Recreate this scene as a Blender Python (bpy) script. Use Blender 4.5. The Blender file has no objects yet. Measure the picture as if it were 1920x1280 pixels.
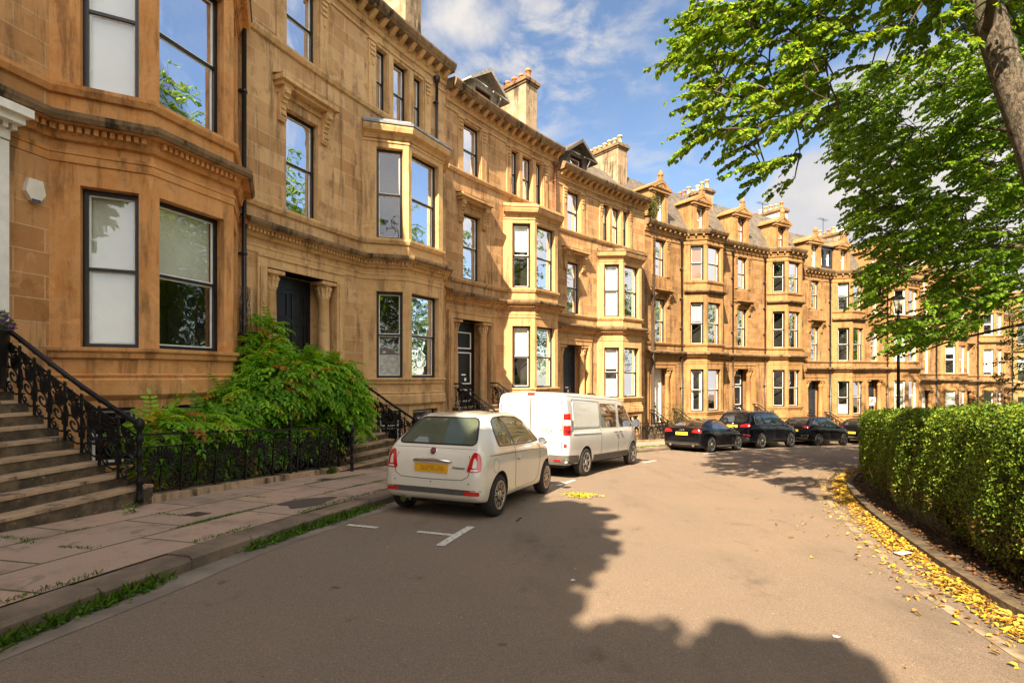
import bpy, bmesh, math, random
import numpy as np
from mathutils import Vector, Matrix
from mathutils.bvhtree import BVHTree
from mathutils import noise as mnoise
random.seed(7); RNG = np.random.default_rng(7)
C = bpy.context.scene.collection
SC = bpy.context.scene
R = math.radians

# ------------------------------------------------------------------ camera
cam_d = bpy.data.cameras.new('camera'); cam = bpy.data.objects.new('camera', cam_d); C.objects.link(cam)
cam.location = (0, 0, 1.52); cam.rotation_euler = (R(90), 0, 0)
cam_d.lens = 18.0; cam_d.sensor_width = 36.0; cam_d.shift_y = 0.0328
cam_d.clip_start = 0.05; cam_d.clip_end = 3000
SC.camera = cam

# ------------------------------------------------------------------ light
SUN_DIR = 24.0      # the light travels towards this heading, degrees right of +Y
SUN_EL = 39.0
SC.view_settings.view_transform = 'Standard'; SC.view_settings.look = 'None'
SC.view_settings.exposure = 1.87; SC.view_settings.gamma = 1.0
SC.view_settings.use_curve_mapping = False
sd = bpy.data.lights.new('sun', 'SUN'); sd.energy = 5.0; sd.angle = R(0.5); sd.color = (1.0, 0.83, 0.60)
so = bpy.data.objects.new('sun', sd); C.objects.link(so)
_t = Vector((math.sin(R(SUN_DIR)) * math.cos(R(SUN_EL)), math.cos(R(SUN_DIR)) * math.cos(R(SUN_EL)), -math.sin(R(SUN_EL))))
so.rotation_euler = _t.to_track_quat('-Z', 'Y').to_euler(); so.location = (0, -30, 40)

def px_dir(x, y):
    return Vector(((x - 960) / 960, 1.0, (703 - y) / 960)).normalized()

W = bpy.data.worlds.new('World'); SC.world = W; W.use_nodes = True
def build_world():
    nt = W.node_tree; nt.nodes.clear(); N = nt.nodes.new; L = nt.links.new
    out = N('ShaderNodeOutputWorld'); bg = N('ShaderNodeBackground'); L(bg.outputs[0], out.inputs[0])
    bg.inputs[1].default_value = 0.058
    sky = N('ShaderNodeTexSky'); sky.sky_type = 'NISHITA'; sky.sun_disc = False
    sky.sun_elevation = R(SUN_EL); sky.sun_rotation = R(SUN_DIR + 180)
    sky.air_density = 1.0; sky.dust_density = 0.6; sky.ozone_density = 1.7; sky.altitude = 0
    tc = N('ShaderNodeTexCoord')
    def math_(op, a, b=None, clamp=False):
        n = N('ShaderNodeMath'); n.operation = op; n.use_clamp = clamp
        for i, v in enumerate((a, b)):
            if v is None: continue
            if isinstance(v, (int, float)): n.inputs[i].default_value = v
            else: L(v, n.inputs[i])
        return n.outputs[0]
    def vdot(d):
        n = N('ShaderNodeVectorMath'); n.operation = 'DOT_PRODUCT'; L(tc.outputs['Generated'], n.inputs[0]); n.inputs[1].default_value = d
        return n.outputs['Value']
    def ramp(v, a, b):
        n = N('ShaderNodeMapRange'); n.interpolation_type = 'SMOOTHSTEP'; L(v, n.inputs[0]); n.inputs[1].default_value = a; n.inputs[2].default_value = b
        return n.outputs[0]
    sep = N('ShaderNodeSeparateXYZ'); L(tc.outputs['Generated'], sep.inputs[0])
    zz = math_('MAXIMUM', sep.outputs[2], 0.03); zz = math_('ADD', zz, 0.12)
    cx = math_('DIVIDE', sep.outputs[0], zz); cy = math_('DIVIDE', sep.outputs[1], zz)
    comb = N('ShaderNodeCombineXYZ'); L(cx, comb.inputs[0]); L(cy, comb.inputs[1])
    def noise(vec, scale, detail, rough, dist=0.0):
        n = N('ShaderNodeTexNoise'); L(vec, n.inputs['Vector']); n.inputs['Scale'].default_value = scale
        n.inputs['Detail'].default_value = detail; n.inputs['Roughness'].default_value = rough; n.inputs['Distortion'].default_value = dist
        return n.outputs[0]
    n_big = noise(tc.outputs['Generated'], 5.0, 8, 0.58)
    n_fine = noise(comb.outputs[0], 7.0, 5, 0.6, 0.3)
    n_mid = noise(comb.outputs[0], 1.2, 3, 0.5)
    # cumulus over the far roofs, cloud top left, unseen bright cloud added behind the viewer to fill shade
    def blob(x, y, inner, outer):
        d = px_dir(x, y); return ramp(vdot(d), math.cos(R(outer)), math.cos(R(inner)))
    terms = [math_('MULTIPLY', blob(1545, 385, 2.0, 8.0), 0.9), math_('MULTIPLY', blob(1690, 230, 2.0, 10), 0.7), math_('MULTIPLY', blob(1440, 390, 1, 5), .55),
             math_('MULTIPLY', blob(880, -20, 2, 8.0), 0.50), math_('MULTIPLY', blob(800, 90, 1, 6), 0.42), math_('MULTIPLY', blob(1750, 420, 3, 14), 0.8)]
    back = ramp(vdot(Vector((0.55, -0.75, 0.35)).normalized()), 0.05, 0.7)
    terms.append(math_('MULTIPLY', back, 0.85))
    left = ramp(vdot(Vector((0.1, -.5, 0.85)).normalized()), 0.55, 0.95); terms.append(math_('MULTIPLY', left, .6))
    m = terms[0]
    for t in terms[1:]: m = math_('MAXIMUM', m, t)
    cum = ramp(math_('ADD', math_('MULTIPLY', n_big, 1.15), m), 0.92, 1.28)
    wisp_m = ramp(n_mid, 0.36, 0.62)
    mid_m = math_('ADD', math_('MULTIPLY', blob(1060, 220, 6, 17), 1.0), 0.3, True)
    wisp = math_('MULTIPLY', math_('MULTIPLY', ramp(n_fine, 0.40, 0.70), wisp_m), math_('MULTIPLY', mid_m, 0.95))
    fac = math_('MAXIMUM', cum, wisp)
    shade = N('ShaderNodeMix'); shade.data_type = 'RGBA'
    L(ramp(math_('ADD', n_big, math_('MULTIPLY', n_mid, .3)), 0.42, 0.85), shade.inputs[0])
    shade.inputs[6].default_value = (3.1, 3.15, 3.4, 1); shade.inputs[7].default_value = (4.3, 4.05, 3.8, 1)
    skyc = N('ShaderNodeMix'); skyc.data_type = 'RGBA'; skyc.blend_type = 'MULTIPLY'; skyc.inputs[0].default_value = 1
    L(sky.outputs[0], skyc.inputs[6]); skyc.inputs[7].default_value = (1.0, 1.0, 1.0, 1)
    # unseen clouds behind the viewer, brightened to lift the shaded fronts
    br = N('ShaderNodeVectorMath'); br.operation = 'SCALE'; L(shade.outputs[2], br.inputs[0]); L(math_('ADD', math_('MULTIPLY', ramp(vdot(Vector((0.1, -.8, 0.6)).normalized()), .1, .75), 1.5), 1.0), br.inputs['Scale'])
    mix = N('ShaderNodeMix'); mix.data_type = 'RGBA'; L(fac, mix.inputs[0]); L(skyc.outputs[2], mix.inputs[6]); L(br.outputs[0], mix.inputs[7])
    L(mix.outputs[2], bg.inputs[0])
build_world()

# ------------------------------------------------------------------ the crescent: a curve in plan, (s, v) = along it, out from it
_PH = (0.16516138, 2.13959174, -0.92509244, -0.16431356, -0.16554624, -0.03006526)
_S = np.arange(-40, 160, 0.05)
def _phi(s):
    s = np.asarray(s, float); t = np.clip(s, -8, 63) / 70
    p = sum(c * t ** k for k, c in enumerate(_PH))
    return p + np.where(s < -8, (s + 8) * R(0.6), 0.0)
_P = _phi(_S)
_X = np.concatenate([[0], np.cumsum(np.sin(_P) * 0.05)[:-1]]); _Y = np.concatenate([[0], np.cumsum(np.cos(_P) * 0.05)[:-1]])
_i0 = int(np.argmin(abs(_S))); _X += -8.0351484 - _X[_i0]; _Y += 4.3267988 - _Y[_i0]
def sv(s, v):
    x = np.interp(s, _S, _X); y = np.interp(s, _S, _Y); a = np.interp(s, _S, _P)
    return x + v * np.cos(a), y - v * np.sin(a)
def heading(s): return float(np.interp(s, _S, _P))
GA, GB = 0.025, 0.068
def G(x, y): return -(GA * x + GB * y)
def gsv(s, v):
    x, y = sv(s, v); return G(x, y)

# ------------------------------------------------------------------ tags
def tag(o, label=None, cat=None, group=None, kind=None):
    if label: o['label'] = label
    if cat: o['category'] = cat
    if group: o['group'] = group
    if kind: o['kind'] = kind
    return o
def empty(name, loc, label, cat, group=None):
    o = bpy.data.objects.new(name, None); C.objects.link(o); o.location = loc; o.empty_display_size = 0.2
    return tag(o, label, cat, group)

# ------------------------------------------------------------------ materials
MATS = {}
class NT:
    """small helper round a material's node tree"""
    def __init__(s, name):
        s.m = bpy.data.materials.new(name); s.m.use_nodes = True; s.t = s.m.node_tree; s.t.nodes.clear()
        s.out = s.n('ShaderNodeOutputMaterial'); s.b = s.n('ShaderNodeBsdfPrincipled'); s.l(s.b.outputs[0], s.out.inputs[0])
        MATS[name] = s.m
    def n(s, t): return s.t.nodes.new(t)
    def l(s, a, b): s.t.links.new(a, b)
    def set(s, i, v):
        i = s.b.inputs[i]
        if hasattr(v, 'links'): s.l(v, i)
        elif isinstance(v, (tuple, list)) and len(v) == 3: i.default_value = (*v, 1)
        else: i.default_value = v
        return s
    def pos(s):
        g = s.n('ShaderNodeNewGeometry'); return g.outputs['Position']
    def obj(s): return s.n('ShaderNodeTexCoord').outputs['Object']
    def uv(s): return s.n('ShaderNodeTexCoord').outputs['UV']
    def map(s, v, scale=(1, 1, 1), loc=(0, 0, 0)):
        n = s.n('ShaderNodeMapping'); s.l(v, n.inputs[0]); n.inputs['Scale'].default_value = scale; n.inputs['Location'].default_value = loc; return n.outputs[0]
    def noise(s, v, scale, detail=4, rough=.55, dist=0, col=False):
        n = s.n('ShaderNodeTexNoise'); s.l(v, n.inputs['Vector']); n.inputs['Scale'].default_value = scale; n.inputs['Detail'].default_value = detail
        n.inputs['Roughness'].default_value = rough; n.inputs['Distortion'].default_value = dist; return n.outputs[1 if col else 0]
    def ramp(s, v, a, b, lo=0., hi=1.):
        n = s.n('ShaderNodeMapRange'); n.interpolation_type = 'SMOOTHSTEP'; s.l(v, n.inputs[0])
        for k, q in enumerate((a, b, lo, hi)): n.inputs[k + 1].default_value = q
        return n.outputs[0]
    def mix(s, f, a, b, mode='MIX'):
        n = s.n('ShaderNodeMix'); n.data_type = 'RGBA'; n.blend_type = mode
        for k, q in ((0, f), (6, a), (7, b)):
            if hasattr(q, 'links'): s.l(q, n.inputs[k])
            elif isinstance(q, (tuple, list)): n.inputs[k].default_value = (*q[:3], 1)
            else: n.inputs[k].default_value = q
        return n.outputs[2]
    def m_(s, op, a, b):
        n = s.n('ShaderNodeMath'); n.operation = op
        for k, q in enumerate((a, b)):
            if hasattr(q, 'links'): s.l(q, n.inputs[k])
            else: n.inputs[k].default_value = q
        return n.outputs[0]
    def bump(s, h, strength=.3, dist=.02):
        n = s.n('ShaderNodeBump'); s.l(h, n.inputs['Height']); n.inputs['Strength'].default_value = strength; n.inputs['Distance'].default_value = dist
        s.l(n.outputs[0], s.b.inputs['Normal']); return s
def plain(name, col, rough=.5, metal=0., spec=.5, var=.15, vscale=6., bump=0., coat=0.):
    k = NT(name); p = k.pos()
    if var:
        n = k.noise(p, vscale, 4); k.set('Base Color', k.mix(k.ramp(n, .3, .7), tuple(c * (1 - var) for c in col), tuple(min(1, c * (1 + var)) for c in col)))
        if bump: k.bump(k.noise(p, vscale * 6, 5), bump, .01)
    else: k.set('Base Color', col)
    k.set('Roughness', rough).set('Metallic', metal).set('Specular IOR Level', spec)
    if coat: k.set('Coat Weight', coat).set('Coat Roughness', .03)
    return k.m
def stone(name, a, b, mortar, dark, blocks=True, stain=.5, bw=.82, bh=.36, ms=.006, bias=0.):
    k = NT(name); uv = k.uv(); p = k.pos()
    big = k.noise(p, .55, 5, .6); mid = k.noise(p, 3.2, 6, .62); fine = k.noise(p, 60, 3, .6)
    if blocks:
        br = k.n('ShaderNodeTexBrick'); k.l(uv, br.inputs['Vector']); br.inputs['Scale'].default_value = 1; br.offset = .5
        br.inputs['Brick Width'].default_value = bw; br.inputs['Row Height'].default_value = bh; br.inputs['Mortar Size'].default_value = ms; br.inputs['Mortar Smooth'].default_value = .4
        br.inputs['Bias'].default_value = bias
        br.inputs['Color1'].default_value = (*a, 1); br.inputs['Color2'].default_value = (*b, 1); br.inputs['Mortar'].default_value = (*mortar, 1)
        base = br.outputs[0]; joint = br.outputs['Fac']
    else:
        base = k.mix(k.ramp(mid, .3, .72), a, b); joint = None
    base = k.mix(k.ramp(big, .35, .7, 0, .55), base, tuple(c * 1.18 for c in b))
    base = k.mix(k.ramp(mid, .54, .68, 0, .45), base, tuple(c * .55 for c in a)); base = k.mix(k.ramp(k.noise(p, 1.9, 6, .7, .8), .60, .68, 0, .4), base, tuple(min(1, c * 1.35) for c in b))
    # run-off streaks and sooty patches
    st = k.noise(k.map(p, (2.6, 2.6, .28)), 1.6, 6, .68)
    so_ = k.noise(k.map(p, (1, 1, .6), (5, 3, 1)), 1.1, 7, .7)
    f = k.m_('MULTIPLY', k.ramp(st, .47, .63), k.ramp(so_, .42, .56, .22, 1))
    base = k.mix(k.m_('MULTIPLY', f, stain), base, dark)
    base = k.mix(k.ramp(fine, .35, .7, 0, .22), base, tuple(c * .55 for c in a))
    k.set('Base Color', base).set('Roughness', .88).set('Specular IOR Level', .25)
    h = k.m_('ADD', k.m_('MULTIPLY', mid, .6), k.m_('MULTIPLY', fine, .22))
    if joint is not None: h = k.m_('SUBTRACT', h, k.m_('MULTIPLY', joint, .5))
    k.bump(h, .45, .02); return k.m
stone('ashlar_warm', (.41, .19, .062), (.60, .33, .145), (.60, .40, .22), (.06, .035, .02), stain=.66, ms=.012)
stone('ashlar_buff', (.33, .165, .065), (.55, .335, .16), (.56, .39, .22), (.06, .038, .023), stain=.68, ms=.012)
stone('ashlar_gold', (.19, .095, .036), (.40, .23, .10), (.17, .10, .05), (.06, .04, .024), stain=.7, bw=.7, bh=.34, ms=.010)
stone('ashlar_honey_lifted', (.42, .225, .09), (.66, .42, .21), (.62, .44, .26), (.07, .045, .028), stain=.62, ms=.012)  # second house's stone, coloured lighter to make up for its shade
stone('dressed_honey_lifted', (.54, .31, .13), (.68, .45, .22), None, (.09, .056, .032), False, .55)  # its dressed stone, lightened against the shade in the same way
stone('dressed_warm', (.57, .245, .070), (.68, .36, .145), None, (.07, .038, .018), False, .6)
stone('dressed_buff', (.44, .24, .10), (.57, .36, .17), None, (.08, .05, .028), False, .58)
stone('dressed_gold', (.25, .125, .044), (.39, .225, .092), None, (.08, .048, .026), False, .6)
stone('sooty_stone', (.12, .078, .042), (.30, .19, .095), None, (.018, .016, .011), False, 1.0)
stone('rubble_gable', (.24, .165, .095), (.42, .31, .195), (.36, .28, .19), (.05, .04, .028), True, 1., .55, .3, .008)
stone('step_stone', (.32, .215, .13), (.50, .345, .22), None, (.028, .026, .016), False, .95)
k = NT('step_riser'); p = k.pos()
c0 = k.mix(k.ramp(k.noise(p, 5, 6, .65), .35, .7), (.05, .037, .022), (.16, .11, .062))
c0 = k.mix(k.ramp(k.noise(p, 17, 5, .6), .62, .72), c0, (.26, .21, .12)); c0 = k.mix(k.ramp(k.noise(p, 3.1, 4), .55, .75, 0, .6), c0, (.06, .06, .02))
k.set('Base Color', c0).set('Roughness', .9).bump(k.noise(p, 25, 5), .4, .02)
plain('black_paint', (.011, .011, .013), .32, var=.4, vscale=9, spec=.5)
plain('iron_paint', (.006, .0055, .006), .5, var=.5, vscale=14, bump=.2, spec=.3)
k = NT('rusty_iron'); p = k.pos(); k.set('Base Color', k.mix(k.ramp(k.noise(p, 7, 6, .7), .5, .68), (.012, .010, .010), (.085, .036, .016))).set('Roughness', .55)
plain('white_paint', (.78, .76, .70), .4, var=.08)
plain('cream_paint', (.74, .70, .60), .45, var=.1, vscale=3)
plain('blue_black_paint', (.018, .024, .034), .35, var=.2)
plain('blind_cream', (.80, .77, .66), .8, var=.05, vscale=2)
plain('blind_white', (.82, .81, .78), .8, var=.04, vscale=2)
plain('blind_brown', (.36, .17, .11), .7, var=.12, vscale=30)
plain('net_grey', (.52, .54, .52), .8, var=.25, vscale=9)
plain('curtain_beige', (.52, .44, .33), .9, var=.1)
plain('curtain_red', (.30, .05, .035), .9, var=.1)
plain('room_dark', (.022, .018, .014), .9, var=.5, vscale=1.2)
plain('lead', (.20, .205, .22), .55, var=.25, vscale=5, bump=.2)
plain('terracotta', (.50, .17, .055), .8, var=.2)
plain('pot_buff', (.50, .36, .17), .8, var=.25)
plain('dark_timber', (.10, .085, .07), .6, var=.3)
plain('grey_timber', (.30, .27, .23), .7, var=.3, vscale=8)
plain('rust_pipe', (.16, .055, .025), .6, var=.4, vscale=8)
plain('red_frame', (.20, .035, .02), .5)
k = NT('slate'); uv = k.uv(); br = k.n('ShaderNodeTexBrick'); k.l(uv, br.inputs[0]); br.inputs['Scale'].default_value = 1
br.inputs['Brick Width'].default_value = .28; br.inputs['Row Height'].default_value = .17; br.inputs['Mortar Size'].default_value = .008
br.inputs['Color1'].default_value = (.085, .072, .062, 1); br.inputs['Color2'].default_value = (.15, .125, .10, 1); br.inputs['Mortar'].default_value = (.03, .027, .024, 1)
k.set('Base Color', k.mix(k.ramp(k.noise(k.pos(), 2.2, 5), .4, .7, 0, .6), br.outputs[0], (.17, .14, .10))).set('Roughness', .7); k.bump(br.outputs['Fac'], -.5, .02)
# window glass: mirror-like at a slant, see-through square on
k = NT('window_glass'); t = k.t
fr = k.n('ShaderNodeFresnel'); fr.inputs[0].default_value = 1.425
gl = k.n('ShaderNodeBsdfGlossy'); gl.inputs['Roughness'].default_value = .012; gl.inputs[0].default_value = (.95, .96, 1, 1)
bmp = k.n('ShaderNodeBump'); k.l(k.noise(k.pos(), 1.3, 2), bmp.inputs['Height']); bmp.inputs['Strength'].default_value = .06; bmp.inputs['Distance'].default_value = .08
k.l(bmp.outputs[0], gl.inputs['Normal'])
tr = k.n('ShaderNodeBsdfTransparent'); tr.inputs[0].default_value = (.86, .9, .88, 1)
mx = k.n('ShaderNodeMixShader'); k.l(k.m_('ADD', k.m_('MULTIPLY', fr.outputs[0], 1.1), .10), mx.inputs[0]); k.l(tr.outputs[0], mx.inputs[1]); k.l(gl.outputs[0], mx.inputs[2]); k.l(mx.outputs[0], k.out.inputs[0])
# road and pavement
k = NT('asphalt'); p = k.pos()
a0 = k.mix(k.ramp(k.noise(p, 240, 2, .7), .35, .68), (.110, .083, .063), (.365, .272, .198))
a0 = k.mix(k.ramp(k.noise(p, .35, 6, .62), .38, .68, 0, .5), a0, (.28, .20, .138))
a0 = k.mix(k.ramp(k.noise(p, 1.7, 5, .6), .6, .74, 0, .55), a0, (.085, .064, .049))
a0 = k.mix(k.ramp(k.noise(p, 70, 2, .6), .42, .66, 0, .30), a0, (.07, .055, .043)); a0 = k.mix(k.ramp(k.noise(p, 34, 3, .5), .68, .74, 0, .55), a0, (.46, .38, .30))
vor = k.n('ShaderNodeTexVoronoi'); vor.feature = 'DISTANCE_TO_EDGE'; k.l(k.map(p, (.22, .22, .22)), vor.inputs['Vector'])
wob = k.noise(p, 2.2, 4)
crk = k.m_('MULTIPLY', k.ramp(k.m_('ADD', vor.outputs[0], k.m_('MULTIPLY', k.m_('SUBTRACT', wob, .5), .06)), .0, .0022, 1, 0), k.ramp(k.noise(p, .3, 2), .5, .6))
a0 = k.mix(k.m_('MULTIPLY', crk, .3), a0, (.03, .026, .022))
a0 = k.mix(k.ramp(k.noise(k.map(p, (.5, .16, .5), (2, 7, 0)), 1.0, 7, .72), .50, .66, 0, .5), a0, (.105, .083, .066)); a0 = k.mix(k.ramp(k.noise(p, 5.5, 3, .5), .70, .76, 0, .6), a0, (.055, .046, .04))
k.set('Base Color', a0).set('Roughness', .86).set('Specular IOR Level', .3).bump(k.noise(p, 170, 3, .7), .55, .012)
k = NT('paving'); uv = k.uv(); p = k.pos(); br = k.n('ShaderNodeTexBrick'); k.l(uv, br.inputs[0]); br.inputs['Scale'].default_value = 1; br.offset = .37
br.inputs['Brick Width'].default_value = 1.55; br.inputs['Row Height'].default_value = .86; br.inputs['Mortar Size'].default_value = .02; br.inputs['Mortar Smooth'].default_value = .5
br.inputs['Color1'].default_value = (.50, .33, .235, 1); br.inputs['Color2'].default_value = (.40, .29, .22, 1); br.inputs['Mortar'].default_value = (.07, .082, .022, 1)
b0 = k.mix(k.ramp(k.noise(p, 130, 2, .7), .35, .7, 0, .5), br.outputs[0], (.13, .09, .066)); b0 = k.mix(k.ramp(k.noise(p, .9, 6, .65), .46, .66, 0, .7), b0, (.15, .115, .085)); b0 = k.mix(k.ramp(k.noise(p, 2.9, 7, .7, 1.), .56, .64, 0, .45), b0, (.10, .088, .06))
b0 = k.mix(k.ramp(k.noise(p, 2.3, 6, .7), .62, .7, 0, .5), b0, (.38, .29, .22))
k.set('Base Color', b0).set('Roughness', .9).bump(k.m_('SUBTRACT', k.m_('MULTIPLY', k.noise(p, 90, 3), .4), k.m_('MULTIPLY', br.outputs['Fac'], .8)), .5, .012)
k = NT('kerb_stone'); p = k.pos(); b0 = k.mix(k.ramp(k.noise(p, 1.6, 6, .65), .35, .7), (.12, .086, .06), (.26, .185, .13)); b0 = k.mix(k.ramp(k.noise(p, 90, 2), .4, .7, 0, .35), b0, (.09, .07, .05))
k.set('Base Color', b0).set('Roughness', .85).bump(k.noise(p, 22, 5), .5, .02)
plain('gutter_stone', (.20, .16, .125), .85, var=.3, vscale=2.5, bump=.3)
plain('pale_edge', (.235, .175, .115), .85, var=.5, vscale=7, bump=.3)
k = NT('road_paint'); p = k.pos(); wear = k.ramp(k.noise(p, 26, 5, .65), .50, .66)
k.set('Base Color', k.mix(wear, (.66, .62, .55), (.17, .13, .10))).set('Roughness', .7)
k = NT('soil'); p = k.pos(); k.set('Base Color', k.mix(k.ramp(k.noise(p, 9, 6, .7), .35, .65), (.025, .017, .011), (.105, .062, .032))).set('Roughness', .95).bump(k.noise(p, 20, 6), .8, .04)
k = NT('lawn'); p = k.pos(); k.set('Base Color', k.mix(k.ramp(k.noise(p, 3, 6, .7), .35, .65), (.03, .06, .012), (.075, .11, .025))).set('Roughness', .95)
plain('metal_cover', (.055, .036, .028), .6, var=.3, vscale=20, bump=.3)
def leafmat(name, trans=.35):
    k = NT(name); at = k.n('ShaderNodeAttribute'); at.attribute_name = 'tint'
    k.set('Base Color', at.outputs[0]).set('Roughness', .5).set('Specular IOR Level', .35)
    tl = k.n('ShaderNodeBsdfTranslucent'); col = k.mix(1., at.outputs[0], (1.7, 1.5, .5), 'MULTIPLY'); k.l(col, tl.inputs[0])
    mx = k.n('ShaderNodeMixShader'); mx.inputs[0].default_value = trans; k.l(k.b.outputs[0], mx.inputs[1]); k.l(tl.outputs[0], mx.inputs[2]); k.l(mx.outputs[0], k.out.inputs[0])
leafmat('leaf', .5); leafmat('dry_leaf', .15); leafmat('hedge_leaf', .3)
k = NT('bark'); p = k.pos(); n1 = k.noise(k.map(p, (1, 1, .42)), 24, 9, .74, .6)
b0 = k.mix(k.ramp(n1, .40, .60), (.035, .026, .018), (.22, .17, .12)); b0 = k.mix(k.ramp(k.noise(p, 3.1, 5), .52, .68, 0, .6), b0, (.09, .10, .05)); b0 = k.mix(k.ramp(k.noise(p, 9, 4), .66, .72, 0, .8), b0, (.36, .33, .26))
k.set('Base Color', b0).set('Roughness', .92).bump(n1, 1.0, .08)
plain('twig', (.06, .042, .026), .85, var=.3, vscale=10)
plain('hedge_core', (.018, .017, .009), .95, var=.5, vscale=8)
# vehicles
def paint(name, col, rough=.22, coat=.9, metal=0., dust=.25, dcol=(.35, .27, .19)):
    k = NT(name); p = k.pos(); k.set('Base Color', k.mix(k.ramp(k.noise(p, 3, 6, .7), .42, .75, 0, dust), col, dcol))
    k.set('Roughness', rough).set('Metallic', metal).set('Coat Weight', coat).set('Coat Roughness', .05); return k.m
paint('cream_car_paint', (.72, .66, .55), dust=.10)
paint('white_van_paint', (.56, .555, .54), dust=.2)
paint('black_car_paint', (.003, .0033, .0045), .14, 0, dust=0)
paint('navy_car_paint', (.003, .004, .008), .14, 0, dust=0)
k = NT('car_glass'); k.set('Base Color', (.012, .014, .015)).set('Roughness', .03).set('Specular IOR Level', .8).set('Coat Weight', .6).set('Coat Roughness', .02)
k = NT('clear_car_glass'); fr = k.n('ShaderNodeLayerWeight'); fr.inputs[0].default_value = .5
gl = k.n('ShaderNodeBsdfGlossy'); gl.inputs['Roughness'].default_value = .02; tr = k.n('ShaderNodeBsdfTransparent'); tr.inputs[0].default_value = (.36, .41, .37, 1)
mx = k.n('ShaderNodeMixShader'); k.l(k.m_('ADD', k.m_('MULTIPLY', k.m_('POWER', fr.outputs[1], 5.), .85), .06), mx.inputs[0]); k.l(tr.outputs[0], mx.inputs[1]); k.l(gl.outputs[0], mx.inputs[2]); k.l(mx.outputs[0], k.out.inputs[0])
for q_ in ('black_car_paint', 'navy_car_paint'): MATS[q_].node_tree.nodes['Principled BSDF'].inputs['Specular IOR Level'].default_value = .32
plain('tyre_rubber', (.022, .019, .017), .8, var=.35, vscale=12)
plain('alloy', (.62, .60, .57), .3, metal=.9, var=.1)
plain('copper_alloy', (.50, .42, .37), .35, metal=.8, var=.2)
plain('dark_alloy', (.008, .0075, .0075), .4, metal=.5, var=.2)
plain('arch_black', (.012, .012, .012), .8, var=.2)
plain('trim_black', (.022, .021, .021), .5, var=.2)
plain('bumper_grey', (.075, .070, .064), .6, var=.15)
plain('chrome', (.72, .71, .69), .12, metal=1., var=0)
plain('lamp_red', (.52, .012, .012), .12, var=.1, vscale=20, coat=1., spec=.6)
plain('lamp_dark_red', (.16, .008, .010), .12, var=.1, coat=1.)
plain('lamp_white', (.80, .76, .70), .15, var=.05, coat=1.)
plain('plate_yellow', (.80, .50, .035), .5, var=.05)
plain('plate_amber', (.72, .36, .012), .5, var=.12, vscale=30)
plain('ink', (.02, .016, .012), .6, var=0)
plain('smudge_ink', (.33, .17, .012), .6, var=.2)
plain('badge_red', (.16, .012, .022), .3, var=0)
plain('cabin_dark', (.06, .055, .048), .8, var=.2)
plain('seat_cream', (.55, .52, .44), .8, var=.1)
plain('planter_black', (.012, .012, .013), .35, var=.2)
plain('petal_purple', (.12, .06, .32), .7, var=.4, vscale=40)
plain('litter_white', (.75, .74, .72), .7, var=.1)
plain('sign_white', (.78, .78, .78), .4, var=0)
plain('sign_blue', (.02, .06, .28), .4, var=0)
plain('lamp_glass', (.55, .52, .42), .2, var=0)
M = MATS
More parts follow.
